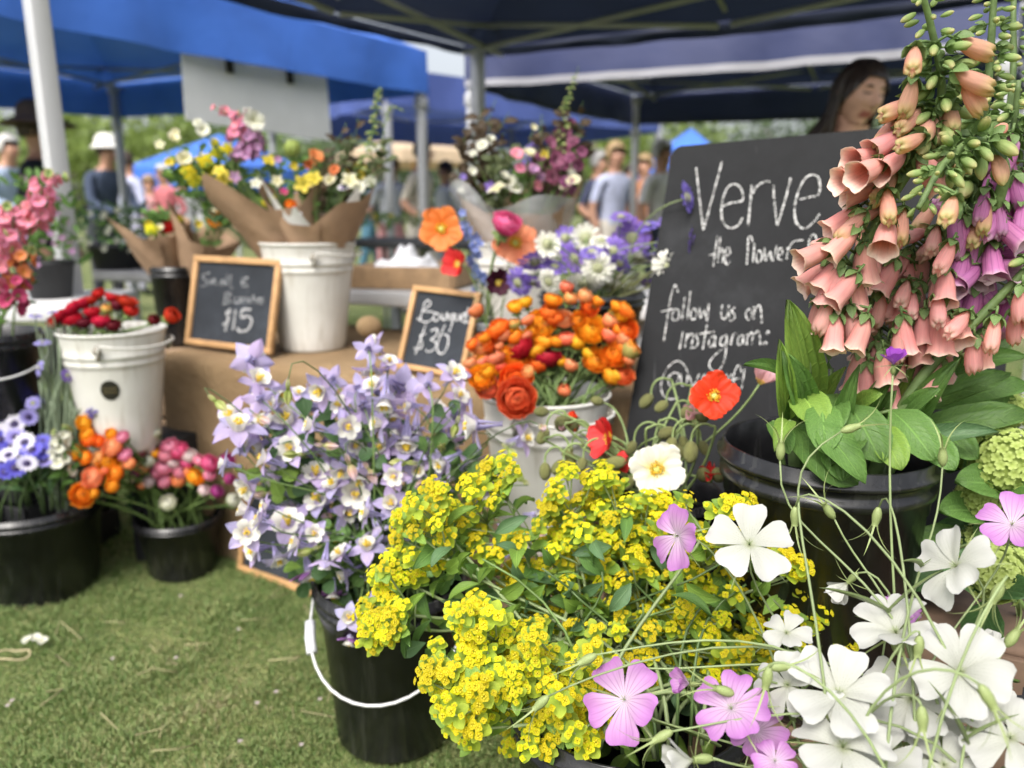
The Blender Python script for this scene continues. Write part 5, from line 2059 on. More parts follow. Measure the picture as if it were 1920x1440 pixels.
for (px, py, n, Y) in [(1490, 985, (.05, 0, -1), .80), (1085, 1245, (-.85, 0, -.5), .74), (1002, 1330, (-.7, 0, -.75), .74), (1465, 828, (0, 0, 1), .84), (1768, 840, (-.1, 0, 1), .84), (1612, 798, (.9, 0, .3), .86),
                       (1860, 1130, (-.35, 0, -1), .68), (1640, 985, (-.1, 0, -.9), .82), (1865, 1330, (.45, -.3, -.8), .56), (1340, 1290, (-.9, 0, .3), .70), (1435, 1290, (-.1, 0, -1), .66), (1225, 1390, (-.8, 0, -.5), .68),
                       (1730, 1370, (.05, -.2, -1), .60), (1480, 1250, (.95, 0, 0), .70), (1545, 945, (-.6, 0, .8), .82), (1910, 1180, (.5, 0, .9), .70), (1120, 1240, (-.9, 0, .1), .80), (1720, 1230, (0, 0, -1), .68)]:
    base = mouth(Vector((B3c.x, B3c.y, .34)), .09)
    t, p = corncockle(px, py, 30, 'white', None, n, Y, base, 0, sepal=1.3, side=Vector((0, .15, .75)))
    t.name = 'corncockle_calyx'
    items.append((t, p, 'green corncockle calyx without petals'))
label_rows(items, 'foreground', 6)
fol = Heap('corncockle_foliage', 'tangle of thin grey-green corncockle stems and needle leaves', B3c)
for i in range(30):
    px, py = random.uniform(1330, 1930), random.uniform(1280, 1445)
    p = P(px, py, random.uniform(.76, .84))
    d = Vector((random.uniform(-1, 1), random.uniform(-.3, .3), random.uniform(-.2, .7))).normalized() * random.uniform(.05, .09)
    fol.leaf(LINEAR, p, p + d, random.uniform(.002, .0034), None, random.choice((M_stem_pale, M_stem, M_cock_calyx)))
fol.done()

# ------------------------------------------------------------------ foxgloves
petal('fox_peach', [(0, (0.72, 0.48, 0.30)), (.2, (0.88, 0.46, 0.40)), (.7, (0.90, 0.47, 0.44)), (.92, (0.91, 0.56, 0.50)), (1, (0.92, 0.72, 0.60))], 0.5, 0.6, 0.16, hue=.012, vein=(0.82, 0.35, 0.34), vscale=10, vmax=1.3)
petal('fox_tip', [(0, (0.50, 0.42, 0.2)), (.3, (0.80, 0.44, 0.32)), (.66, (0.82, 0.46, 0.34)), (.9, (0.80, 0.58, 0.32)), (1, (0.62, 0.60, 0.26))], 0.5, 0.6, 0.16, hue=.012)
petal('fox_purple', [(0, (0.62, 0.30, 0.44)), (.3, (0.68, 0.24, 0.52)), (.85, (0.74, 0.32, 0.62)), (1, (0.84, 0.60, 0.72))], 0.55, 0.55, 0.1, hue=.01, vein=(0.4, 0.08, 0.34), vscale=10, vmax=1.3)
petal('fox_inner', [(0, (0.55, 0.2, 0.14)), (.6, (0.80, 0.40, 0.32)), (.9, (0.86, 0.58, 0.50)), (1, (0.90, 0.74, 0.64))], 0.3, 0.55, 0.08, vein=(0.30, 0.05, 0.05), vscale=22, vmax=1.1, dots=True)
petal('fox_inner_purple', [(0, (0.35, 0.06, 0.22)), (.6, (0.60, 0.28, 0.48)), (1, (0.80, 0.62, 0.68))], 0.3, 0.55, 0.08, vein=(0.18, 0.0, 0.08), vscale=22, vmax=1.15, dots=True)
petal('fox_bud', [(0, (0.24, 0.36, 0.11)), (.6, (0.36, 0.47, 0.17)), (.85, (0.50, 0.52, 0.22)), (1, (0.62, 0.56, 0.26))], 0.4, 0.55, 0.12, hue=.01)
M_fox_stem = mat('foxglove_stem', (0.13, 0.20, 0.065), 0.6, 0.15, 25, bump=0.2, bscale=90)
M_fox_cal = mat('foxglove_calyx', (0.17, 0.27, 0.085), 0.6, 0.15, 40, trans=0.2, rand=0.15)


def bell_mesh(kind):
    """foxglove flower hanging along +Z: slots outer, inner"""
    m = MB()
    n = 20
    if kind == 'open':
        prof = [(0, .05), (.06, .10), (.16, .15), (.32, .215), (.5, .255), (.7, .27), (.86, .28), (.95, .315), (1, .36)]
    elif kind == 'tube':
        prof = [(0, .05), (.06, .085), (.18, .125), (.35, .17), (.55, .20), (.75, .205), (.88, .185), (.95, .15), (1, .09)]
    else:
        prof = [(0, .05), (.1, .12), (.3, .19), (.55, .215), (.78, .18), (.93, .10), (1, .03)]
    for layer in ((0, 1) if kind == 'open' else (0,)):
        vs, fs, uvs = [], [], []
        for i in range(17 if kind == 'open' else 13):
            v = i / (16 if kind == 'open' else 12)
            r0 = interp(v, prof) - (.012 if layer else 0)
            for j in range(n):
                a = 2 * math.pi * j / n
                r = r0 * (1 + .03 * math.cos(5 * a) + (.035 * math.cos(10 * a) if kind == 'tube' else 0))
                z = v
                if kind == 'tube' and v > .8:
                    k = (v - .8) / .2
                    z += .05 * k * math.cos(5 * a) + .06 * k * math.cos(a)
                    r *= 1 + .22 * k * math.cos(5 * a)
                if kind == 'open' and v > .78:
                    k = (v - .78) / .22
                    z += .035 * k * math.cos(5 * a) + (.11 * k * (math.cos(a) > 0) * math.cos(a))     # scalloped, longer lower lip
                    r *= 1 + .03 * k * math.cos(5 * a)
                # belly: the lower side swells
                x = r * math.cos(a) * 1.03 + .03 * math.sin(math.pi * v)
                vs.append((x, r * math.sin(a), z))
                uvs.append((j / n, v))
        rows = len(vs) // n
        for i in range(rows - 1):
            for j in range(n):
                fs.append((i * n + j, i * n + (j + 1) % n, (i + 1) * n + (j + 1) % n, (i + 1) * n + j))
        if kind == 'tube':
            vs.append((0.02, 0, .9))
            uvs.append((.5, .6))
            top_ = (rows - 1) * n
            fs += [(top_ + j, top_ + (j + 1) % n, len(vs) - 1) for j in range(n)]
        m.add(vs, fs, layer, uvs)
    return m.mesh('bell_' + kind, [MATS['fox_peach'], MATS['fox_inner']])


BELL = {k: bell_mesh(k) for k in ('open', 'tube', 'bud')}
cm = MB()
for j in range(5):
    cm.grid(petal_fn(.42, .26, 62, 12, [(0, .5), (.4, 1), (.8, .6), (1, .1)], cup=-.3), 3, 4, 0, Matrix.Rotation(j * 1.2566, 4, 'Z'))
cm.tube([(0, 0, -.22), (0, 0, .03)], .035, 5)
FCAL = cm.mesh('calyx', M_fox_cal)

bm_ = MB()
add_mesh(bm_, BELL['bud'], Matrix(), 0)
add_mesh(bm_, FCAL, Matrix.Translation((0, 0, -.12)) @ Matrix.Scale(1.5, 4), 1)
BUDC = bm_.mesh('bud_in_calyx', [MATS['fox_bud'], M_fox_cal])

FST = {  # stem: pixel path, depths from base to tip, colour, where buds begin along it
    0: ([(1490, 800), (1525, 655), (1590, 522), (1652, 400), (1722, 290), (1765, 180), (1748, 60), (1715, -60)], (1.00, .88), 'peach', .57),
    1: ([(1590, 800), (1680, 630), (1760, 480), (1826, 310), (1850, 180), (1862, 20), (1866, -80)], (1.05, 1.02), 'peach', .45),
    2: ([(1640, 810), (1755, 610), (1845, 440), (1884, 320), (1838, 262), (1772, 305), (1722, 390)], (1.04, .84), 'peach', .62),
    3: ([(1610, 805), (1722, 640), (1800, 520), (1856, 400), (1895, 280), (1910, 150)], (1.04, .97), 'purple', .80),
    4: ([(1668, 815), (1742, 690), (1850, 582), (1928, 500), (1985, 440)], (1.0, .93), 'peach', .75),
    5: ([(1700, 805), (1830, 480), (1893, 200), (1900, 20), (1903, -70)], (1.12, 1.16), 'peach', .22),
}
c4 = lambda x, y: (1480 + x / 3.43, 300 + y / 3.43)
c3 = lambda x, y: (1500 + x / 4.5, y / 4.5)
BL = []      # stem, attach px, mouth px, kind
for s, e in ((0, '590 140 360 240 o;520 80 370 120 o;600 10 490 70 o;740 10 600 50 t;690 90 640 150 t;630 190 640 330 t;590 310 430 370 t;450 300 280 430 o;440 420 260 610 o;280 540 60 650 o;270 660 80 810 o;320 670 235 935 o;480 530 500 800 o;400 700 420 960 o;200 880 170 1070 o;300 980 280 1225 o;500 990 420 1205 o;640 370 620 480 o;330 640 240 760 o'),
             (1, '600 850 560 1030 t;690 870 680 1060 t;790 560 740 770 o;690 640 590 820 o;750 480 610 600 t;870 560 850 700 t;840 780 800 955 t;880 450 770 490 t;930 280 850 400 t;950 430 920 555 t;620 560 590 660 o;830 640 800 760 o;760 780 720 900 t'),
             (2, '960 730 950 890 t;960 860 960 995 t;870 960 860 1195 o;700 1080 700 1230 t;590 1150 570 1370 o;800 1180 820 1350 o;510 1300 500 1470 o;1060 240 1020 345 t;1120 330 1100 465 t;1050 520 980 665 t;1190 330 1180 415 t;1270 240 1260 335 t;700 1150 660 1400 o'),
             (3, '1100 560 1090 680 o;1200 500 1260 680 o;1330 370 1450 490 o;1240 680 1340 690 o;1130 700 1080 790 o;1180 760 1260 870 o;1100 830 1060 1000 o;1330 300 1300 380 t;1400 210 1480 310 o;1350 140 1380 40 t;1440 80 1460 150 t;1060 330 980 300 t;1220 600 1200 760 o;1420 420 1500 560 o'),
             (4, '1150 980 1060 1080 t;1330 1000 1300 1175 t;1460 950 1450 1150 t;1190 1130 1190 1365 t;1500 800 1490 960 t')):
    for q in e.split(';'):
        x0, y0, x1, y1, k = q.split()
        BL.append((s, c4(float(x0), float(y0)), c4(float(x1), float(y1)), {'o': 'open', 't': 'tube'}[k]))
for e in '930 850 690 970 t;1010 920 880 1050 t;870 1110 660 1240 o;680 1290 480 1350 o;700 1370 560 1430 o;880 1290 710 1420 o;1050 1140 890 1210 t;1170 900 1170 1050 t;1260 850 1290 1050 t;1380 640 1460 790 t;1290 590 1440 660 t;970 400 960 490 t;960 660 920 800 t;1300 320 1440 380 t;1110 1010 1060 1110 t;1000 1290 1060 1380 o;790 1020 720 1130 t'.split(';'):
    x0, y0, x1, y1, k = e.split()
    BL.append((0, c3(float(x0), float(y0)), c3(float(x1), float(y1)), {'o': 'open', 't': 'tube'}[k]))
rj = random.Random(21)
for (s_, a_, b_, k_) in list(BL):               # a second, deeper tier between the digitised bells
    if rj.random() < .66 and a_[1] > 390:
        dx_, dy_ = rj.uniform(8, 34), rj.uniform(-26, 30)
        BL.append((s_, (a_[0] + dx_, a_[1] + dy_), (b_[0] + dx_ + rj.uniform(-10, 16), b_[1] + dy_ + rj.uniform(-14, 10)), 'open' if a_[1] > 450 and rj.random() < .6 else 'tube'))
for (s_, poly_, n_) in ((3, [(1790, 390), (1895, 300), (1925, 540), (1840, 600), (1780, 520)], 16), (1, [(1570, 430), (1665, 340), (1790, 430), (1780, 640), (1640, 690), (1540, 600)], 22), (2, [(1660, 560), (1790, 560), (1780, 680), (1640, 720)], 8), (3, [(1840, 230), (1925, 180), (1925, 400), (1860, 380)], 9)):
    c_ = 0
    while c_ < n_:
        q_ = (rj.uniform(1530, 1930), rj.uniform(170, 730))
        if inside(q_, poly_):
            BL.append((s_, q_, (q_[0] + rj.uniform(-26, 10), q_[1] + rj.uniform(62, 84)), 'open' if q_[1] > 400 and rj.random() < .6 else 'tube'))
            c_ += 1
FL = []
for s, (path, dep, colr, budfrom) in FST.items():
    n = len(path)
    w = [P(x, y, lerp(dep[0], dep[1], i / (n - 1))) for i, (x, y) in enumerate(path)]
    lo = Vector((lerp(B4c.x, w[0].x, .45), lerp(B4c.y, w[0].y, .5), B4c.z - .16))
    sp = spline([lo] + w, 6)
    t = root('foxglove', None, 'flower', lo, 'foxgloves in the large black bucket')
    stem_part(t, sp, .0105 if s != 5 else .007, .003, M_fox_stem, 8)
    FL.append((t, sp, w))
    label = ['peach foxglove leaning left in front of the blackboard lettering', 'tall peach foxglove standing upright behind the leaning one', 'foxglove with its green bud tip bent down',
             'purple-pink foxglove with spotted throats', 'peach foxglove on a bare stem slanting out of the right edge', 'slender green budded foxglove at the right edge'][s]
    t['label'] = label
    # green buds toward the tip, spiralling and hanging
    N = len(sp)
    i0 = int(N * (.12 + .88 * budfrom))
    cnt = 0
    acc = 0.0
    for i in range(i0, N - 1):
        seg = (sp[i + 1] - sp[i])
        f = (i - i0) / max(1, N - 1 - i0)
        sub = max(1, int(seg.length / lerp(.0046, .0030, f)))
        for k in range(sub):
            q = sp[i].lerp(sp[i + 1], k / sub)
            tn = seg.normalized()
            o = Quaternion(tn, cnt * 2.4) @ tn.orthogonal()
            dn = lerp(1.0, .25, f)
            d = (o * 1.0 + Vector((0, 0, -1)) * dn + tn * lerp(.0, .9, f) * (1 if s == 2 else .5)).normalized()
            L = lerp(.036, .010, f ** .9) * random.uniform(.75, 1.15) * (.7 if s == 5 else 1)
            Mb = frame(d, random.random() * 6, q + o * .006 + d * L * .15, L)
            inst('bud', BUDC if L > .02 else BELL['bud'], t, Mb, [MATS['fox_bud' if f > .12 or random.random() < .4 else 'fox_tip']])
            cnt += 1
for (s, a, b, kind) in BL:
    t, sp, w = FL[s]
    near = min(sp, key=lambda q: (proj(q)[0] - a[0]) ** 2 + (proj(q)[1] - a[1]) ** 2)
    front = .024 + random.uniform(-.04, .012)
    pa = P(a[0], a[1], near.y - front)
    pb = P(b[0], b[1], near.y - front - .004 + random.uniform(-.012, .010))
    d = pb - pa
    L = d.length
    if L < .034:
        d = d.normalized() + tocam(pa) * .25
    L = min(max(L, .046), .082)
    # the longer lip of the bell lies on its lower side
    z = d.normalized()
    x = (Vector((0, 0, -1)) - z * Vector((0, 0, -1)).dot(z))
    x = x.normalized() if x.length > .05 else (tocam(pa) * 1.0 - z * tocam(pa).dot(z)).normalized()
    y = z.cross(x)
    wdt = L * random.uniform(.9, 1.05) if L < .054 else random.uniform(.052, .058)
    M = Matrix(((x.x * wdt, y.x * wdt, z.x * L, pa.x), (x.y * wdt, y.y * wdt, z.y * L, pa.y), (x.z * wdt, y.z * wdt, z.z * L, pa.z), (0, 0, 0, 1)))
    if s == 3:
        mm_ = [MATS['fox_purple'], MATS['fox_inner_purple']]
    else:
        mm_ = [MATS['fox_tip' if kind == 'tube' and a[1] < 420 else 'fox_peach'], MATS['fox_inner']]
    bo = inst('bell', BELL[kind], t, M, mm_)
    inst('calyx', FCAL, t, frame(z, random.random() * 6, pa - z * .001, .050))
    if (near - pa).length > .02:
        stem_part(t, [near, near.lerp(pa, .5) + Vector((0, 0, .004)), pa - z * .008], .0018, .0016, M_fox_cal, 5, 'flower_stalk')
# foxglove leaves: base px, tip px, width px, depth, material
t = FL[0][0]
for k, (bx_, by_, tx, ty, wd, Y, mt, me) in enumerate([
    (1512, 770, 1478, 566, 62, 1.0, L_lime, WAVY), (1500, 790, 1465, 660, 50, .98, L_mid, WAVY), (1490, 800, 1602, 908, 105, .93, L_mid, WAVY), (1520, 790, 1620, 905, 60, .90, L_mid, ARCH),
    (1590, 760, 1652, 866, 80, .94, L_mid, WAVY), (1670, 770, 1752, 862, 75, .95, L_mid, WAVY), (1540, 760, 1548, 850, 66, .92, L_mid, WAVY), (1570, 740, 1555, 820, 55, .96, L_mid, WAVY),
    (1470, 730, 1396, 684, 32, .98, L_mid, ARCH), (1480, 790, 1452, 846, 36, .92, L_lime, ARCH), (1610, 770, 1640, 690, 64, 1.04, L_mid, WAVY), (1650, 770, 1700, 690, 66, 1.06, L_lime, WAVY),
    (1690, 790, 1890, 706, 52, 1.05, L_mid, WAVY), (1700, 830, 1925, 780, 66, 1.02, L_mid, WAVY), (1720, 770, 1925, 726, 60, 1.1, L_mid, WAVY), (1680, 850, 1870, 812, 40, .98, L_blue, ARCH),
    (1640, 820, 1720, 830, 60, .98, L_mid, WAVY), (1560, 690, 1590, 640, 48, 1.05, L_mid, ARCH), (1530, 640, 1520, 560, 40, 1.02, L_lime, ARCH), (1600, 660, 1650, 610, 46, 1.08, L_mid, WAVY),
    (1630, 780, 1560, 800, 70, 1.0, L_mid, WAVY), (1580, 800, 1500, 830, 64, .98, L_mid, WAVY), (1740, 800, 1830, 860, 60, 1.0, L_mid, WAVY), (1700, 720, 1800, 640, 56, 1.12, L_mid, WAVY),
    (1760, 740, 1900, 640, 56, 1.14, L_mid, WAVY), (1720, 700, 1760, 610, 50, 1.1, L_mid, WAVY), (1530, 800, 1470, 790, 50, 1.05, L_mid, WAVY), (1790, 700, 1925, 670, 44, 1.1, L_mid, ARCH), (1560, 800, 1580, 900, 70, .92, L_mid, WAVY), (1640, 800, 1690, 880, 64, .93, L_lime, WAVY), (1450, 790, 1480, 850, 44, .95, L_mid, WAVY), (1720, 820, 1790, 880, 60, .95, L_mid, WAVY), (1500, 740, 1540, 800, 70, .95, L_lime, WAVY), (1610, 820, 1560, 870, 54, .92, L_mid, WAVY)] + [(1470 + 22 * q, 790 + (q % 3) * 12, 1462 + 27 * q + (q % 4) * 14, 640 + (q * 53) % 110, 34 + (q * 7) % 16, .98 + .012 * (q % 5), (L_lime, L_mid, L_mid)[q % 3], (WAVY, ARCH)[q % 2]) for q in range(12)]):
    pa, pb = P(bx_, by_, Y + .03), P(tx, ty, Y - .03)
    leaf_at(me, FL[k % 5][0], pa, pb, wd * 1.0 / FPX * (pa - CAM).dot(FW), None, [mt])
    # petiole back into the bucket
    stem_part(FL[k % 5][0], bez(Vector((B4c.x + random.uniform(-.07, .07), B4c.y + random.uniform(-.06, .06), B4c.z - .1)), Vector((0, 0, .06)), pa, (pb - pa) * .2, 5), .0035, .0025, M_stem, 5, 'petiole')

# ------------------------------------------------------------------ poppies
petal('pop_red', [(0, (0.72, 0.24, 0.02)), (.18, (0.74, 0.04, 0.008)), (1, (0.80, 0.055, 0.012))], 0.35, 0.5, 0.06, streak=.25)
petal('pop_scarlet', [(0, (0.75, 0.3, 0.25)), (.2, (0.70, 0.03, 0.03)), (1, (0.72, 0.05, 0.05))], 0.3, 0.5, 0.06, streak=.25)
petal('pop_white', [(0, (0.80, 0.66, 0.04)), (.28, (0.82, 0.78, 0.42)), (.5, (0.84, 0.82, 0.68)), (1, (0.86, 0.84, 0.74))], 0.35, 0.5, 0.03, streak=.08)
petal('pop_orange', [(0, (0.6, 0.2, 0.02)), (.25, (0.84, 0.20, 0.03)), (1, (0.90, 0.28, 0.07))], 0.35, 0.5, 0.06, streak=.2)
petal('pop_salmon', [(0, (0.75, 0.5, 0.05)), (.3, (0.85, 0.26, 0.12)), (1, (0.88, 0.33, 0.18))], 0.35, 0.5, 0.06, streak=.2)
petal('pop_pink', [(0, (0.62, 0.56, 0.05)), (.28, (0.78, 0.45, 0.42)), (1, (0.80, 0.48, 0.54))], 0.35, 0.5, 0.05, streak=.3)
M_anther = mat('poppy_anther', (0.82, 0.50, 0.03), 0.6, 0.15, 30)
M_budg = mat('poppy_bud', (0.24, 0.27, 0.085), 0.6, 0.2, 60, bump=0.6, bscale=220, rand=0.2, col2=(0.15, 0.13, 0.05))


def poppy_petal(a0, a1, nm, seed):
    rs = random.Random(seed)
    m = MB()
    base = petal_fn(1.0, 1.55, a0, a1, [(0, .12), (.2, .45), (.5, .85), (.8, 1.0), (.95, .86), (1, .70)], cup=.18)
    ph = [rs.uniform(0, 6) for _ in range(4)]

    def fn(u, v):
        x, y, z = base(u, v)
        cr = .034 * v * (math.sin(9 * u + ph[0]) + .7 * math.sin(15 * u + ph[1] + 3 * v)) + .045 * v * v * math.sin(4.5 * u + ph[2])
        ed = .035 * max(0, v - .8) * 5 * math.sin(13 * u + ph[3])
        return (x + cr * .3 + ed * .6, y, z + cr + ed * .3)
    m.grid(fn, 18, 12)
    return m.mesh(nm, MATS['pop_red'])


PP = {'flat': [poppy_petal(62, 82, 'poppy_petal_a', 1), poppy_petal(58, 88, 'poppy_petal_b', 2)], 'cup': [poppy_petal(35, 52, 'poppy_petal_c', 3), poppy_petal(42, 60, 'poppy_petal_d', 4)],
      'shut': [poppy_petal(26, 6, 'poppy_petal_e', 5), poppy_petal(30, 0, 'poppy_petal_f', 6)]}
pm = MB()
rs = random.Random(3)
for i in range(60):
    a, q = rs.uniform(0, 6.28), rs.uniform(.10, .30)
    tp = Vector((math.cos(a) * q, math.sin(a) * q, .22 + rs.uniform(-.05, .06)))
    pm.tube([(tp.x * .4, tp.y * .4, .02), tp], .006, 3, cap=False)
    pm.ball(tp, .032, 5, 4)
PANTH = pm.mesh('stamens', M_anther)
pm = MB()
pm.lathe([(0, 0), (.07, .02), (.11, .1), (.10, .19), (.13, .2), (.11, .225), (0, .23)], 12)
PPIST = pm.mesh('seed_head', mat('poppy_pistil', (0.5, 0.52, 0.12), 0.6, 0.1))
pm = MB()
pm.ball((0, 0, 0), 1, 16, 12, sq=(.66, .66, 1))
for i, (x, y, z) in enumerate(pm.v):           # seam between the two sepals
    k = 1 - .12 * math.exp(-(x / .08) ** 2)
    pm.v[i] = (x * k, y * k, z)
PBUD = pm.mesh('poppy_bud', M_budg)


def hairy_stem(parent, pts, r=.0017):
    return stem_part(parent, pts, r * 1.25, r, mat('poppy_stem', (0.23, 0.31, 0.11), 0.6, 0.15, 40, rand=0.15), 6)


def poppy(px, py, rp, colr, form, n, Y, bucket, br, label, base=None, npet=4, stemdir=None):
    p = P(px, py, Y)
    s = rp / FPX * (p - CAM).dot(FW)
    base = base or mouth(bucket, br)
    t = root('poppy', label, 'flower', base, None)
    n = Vector(n).normalized()
    M = frame(n, random.random() * 6, p, s)
    for j in range(npet):
        lay = 1.0 if j % 2 == 0 else .93
        inst('petal', PP[form][j % 2], t, M @ Matrix.Rotation(j * 2 * math.pi / npet + random.uniform(-.15, .15), 4, 'Z') @ Matrix.Translation((0, 0, .02 * (j % 2))) @ Matrix.Scale(lay, 4), [MATS['pop_' + colr]])
    inst('stamens', PANTH, t, M)
    inst('seed_head', PPIST, t, M)
    ln = (p - base).length
    hairy_stem(t, bez(base, (stemdir or Vector((0, 0, .5))) * ln, p, n * ln * .3, 10))
    return t


PB = Vector((B5c.x, B5c.y, B5c.z - .03))
tc_ = lambda px, py, Y: tocam(P(px, py, Y))
poppy(1338, 744, 44, 'red', 'flat', tc_(1338, 744, 1.12) + Vector((.12, 0, .25)), 1.12, PB, .06, 'orange-red poppy with a yellow centre in front of the chalked handle')
poppy(1230, 880, 50, 'white', 'flat', tc_(1230, 880, 1.12) + Vector((.15, 0, .05)), 1.12, PB, .06, 'creamy white poppy with a big yellow centre')
poppy(1148, 822, 46, 'scarlet', 'cup', Vector((-.7, -.3, .15)), 1.2, PB, .06, 'crumpled scarlet poppy left of the white poppy')
poppy(1424, 720, 36, 'pink', 'shut', Vector((.35, -.1, .8)), 1.2, PB, .06, 'pale pink closed poppy beside a foxglove leaf', stemdir=Vector((.25, -.1, .3)))
items = []
for (px, py, cr, up_) in [(1166, 866, 'scarlet', (.9, -.3, .2)), (1332, 886, 'scarlet', (-.2, -.4, .5)), (1072, 790, 'red', (.6, -.5, .2)), (1300, 772, 'pink', (-.3, -.3, .5)), (1060, 792, 'pink', (-.2, -.3, .4))]:
    p = P(px, py, 1.17 if px > 1100 else 1.3)
    base = mouth(PB, .06)
    t = root('poppy_bud', None, 'flower bud', base, 'opening poppy buds')
    n = Vector(up_).normalized()
    s = .021
    for j in range(4):
        inst('petal', PP['shut'][j % 2], t, frame(n, j * 1.57, p - n * s * .7, s * 1.15), [MATS['pop_' + cr]])
    for j in range(2):
        inst('sepal', PBUD, t, frame(n, j * 3.14, p - n * s * .35 + n.cross(Vector((0, .3, 1))).normalized() * s * (.55 if j else -.55), s * .8))
    hairy_stem(t, bez(base, Vector((0, 0, .1)), p - n * s, n * .05, 9))
    items.append((t, p, {'scarlet': 'splitting poppy bud showing scarlet', 'red': 'splitting poppy bud showing orange-red', 'pink': 'splitting poppy bud showing pink'}[cr]))
label_rows(items, 'poppy bucket')
items = []
for (px, py, rp, nx, nz, Y) in [(1015, 772, 15, -.9, .1, 1.27), (1018, 818, 17, -.5, -.8, 1.24), (1022, 884, 17, 0, -1, 1.2), (1047, 876, 17, -.7, -.7, 1.2), (1064, 848, 13, -.5, -.3, 1.24), (1115, 838, 16, .3, -.8, 1.22),
                                (1070, 862, 16, .2, -.9, 1.22), (1090, 872, 15, -.3, -.8, 1.2), (1250, 812, 18, .7, .4, 1.2), (1258, 838, 19, -.2, -.6, 1.16), (1295, 848, 21, -.1, -.7, 1.14), (1240, 762, 15, -.8, -.5, 1.3), (1282, 832, 15, .2, -.7, 1.22),
                                (1183, 840, 15, -.5, -.7, 1.22), (1212, 752, 17, -.6, -.6, 1.36), (1120, 752, 14, -.6, .2, 1.34), (1302, 790, 15, .2, -.5, 1.26), (1180, 905, 15, -.4, -.6, 1.16), (1320, 840, 15, .3, -.6, 1.2), (1056, 790, 16, -.7, .2, 1.3), (1270, 845, 17, .5, -.5, 1.2)]:
    p = P(px, py, Y)
    base = mouth(PB, .07)
    t = root('poppy_bud', None, 'flower bud', base, 'nodding green poppy buds')
    n = Vector((nx, -.25, nz)).normalized()
    s = rp / FPX * (p - CAM).dot(FW)
    inst('bud', PBUD, t, frame(n, random.random() * 6, p, s))
    top = p + Vector((-n.x * .03, 0, .045 if nz < 0 else .0))
    if nz < 0:
        sdx = -1 if nx > 0 else 1
        if nx > -.15 and nx < .15:
            sdx = random.choice((-1, 1))
        ar = random.uniform(.014, .024)
        e_ = p - n * s * .85
        cc = e_ + Vector((sdx * ar, .004, .006))
        arc = [cc + Vector((-sdx * ar * math.cos(q), .0, ar * 1.2 * math.sin(q))) for q in (0, .5, 1.05, 1.57, 2.1, 2.6)]
        pts = spline([base, base.lerp(arc[-1], .55) + Vector((sdx * .012, 0, 0))] + arc[::-1] + [e_], 4)
    else:
        pts = bez(base, Vector((0, 0, .1)), p - n * s * .9, n * .05, 10)
    hairy_stem(t, pts, .0018)
    items.append((t, p, 'nodding green poppy bud'))
label_rows(items, 'poppy bucket', 7)

# the loose poppies and larkspur in the grey tin
GT = Vector((B6c.x, B6c.y, .70))
poppy(828, 430, 40, 'orange', 'flat', tc_(828, 430, 1.9) + Vector((-.1, 0, .15)), 1.9, GT, .03, 'large orange poppy above the small framed blackboard', npet=5)
poppy(966, 456, 42, 'salmon', 'flat', tc_(966, 456, 1.9) + Vector((.1, 0, .1)), 1.92, GT, .03, 'salmon orange poppy under the pink ranunculus')
poppy(862, 496, 33, 'scarlet', 'cup', Vector((-.5, -.7, .2)), 1.88, GT, .03, 'crimson poppy over the corner of the small framed blackboard')
r_ = ranunculus(950, 419, 25, 'hotpink', 'half', 1.86, GT, .03, Vector((.3, -.5, .6)))
r_[0]['label'] = 'single hot pink ranunculus above the salmon poppy'
petal('dark_burgundy', [(0, (0.02, 0.002, 0.01)), (1, (0.05, 0.006, 0.02))], 0.2, 0.6, 0.1)
MATS['pop_burgundy'] = MATS['dark_burgundy']
poppy(934, 530, 30, 'burgundy', 'cup', Vector((.1, -.8, .1)), 1.86, GT, .03, 'nearly black burgundy bloom beside the scabious', npet=5)
petal('larkspur_blue', [(0, (0.30, 0.36, 0.68)), (1, (0.20, 0.28, 0.66))], 0.3, 0.5, 0.15)
lk = MB()
for j in range(5):
    lk.grid(petal_fn(1, .8, 60, 90, [(0, .2), (.5, 1), (1, .4)], cup=.2, ruf=.05), 3, 4, 0, Matrix.Rotation(j * 1.2566, 4, 'Z'))
lk.ball((0, 0, .08), .16, 6, 4)
FLORET = lk.mesh('floret', MATS['larkspur_blue'])
for i, (path, lb) in enumerate(((((905, 600), (890, 500), (868, 400)), 'blue larkspur spike right of the orange poppy'), (((910, 600), (900, 520), (884, 440)), 'short blue larkspur spike right of the crimson poppy'))):
    w = [P(x, y, 1.93) for x, y in path]
    t = root('larkspur', lb, 'flower', GT)
    sp = spline([GT] + w, 6)
    stem_part(t, sp, .002, .001, M_stem_dark)
    for k in range(14):
        q = sp[int(len(sp) * (.55 + .43 * k / 14))]
        inst('floret', FLORET, t, frame(tocam(q) + rv(.9), random.random() * 6, q + rv(.014), random.uniform(.010, .015)))
fol = Heap('bare_stalks', 'thin bare green stalks standing in the slim grey tin', GT)
for i in range(12):
    p = P(random.uniform(850, 960), random.uniform(500, 590), random.uniform(1.88, 1.98))
    fol.stem(bez(GT, Vector((0, 0, .08)), p, Vector((p.x - GT.x, 0, .08)), 6), .0016, .001, M_stem_dark)
fol.done()

# ------------------------------------------------------------------ scabious
petal('scab_purple', [(0, (0.46, 0.36, 0.74)), (.5, (0.27, 0.18, 0.60)), (1, (0.25, 0.17, 0.58))], 0.35, 0.5, 0.18, hue=.015)
petal('scab_white', [(0, (0.70, 0.72, 0.52)), (.5, (0.82, 0.82, 0.72)), (1, (0.86, 0.85, 0.78))], 0.35, 0.5, 0.08)
M_pin = mat('pincushion', (0.42, 0.44, 0.25), 0.7, 0.3, 60)


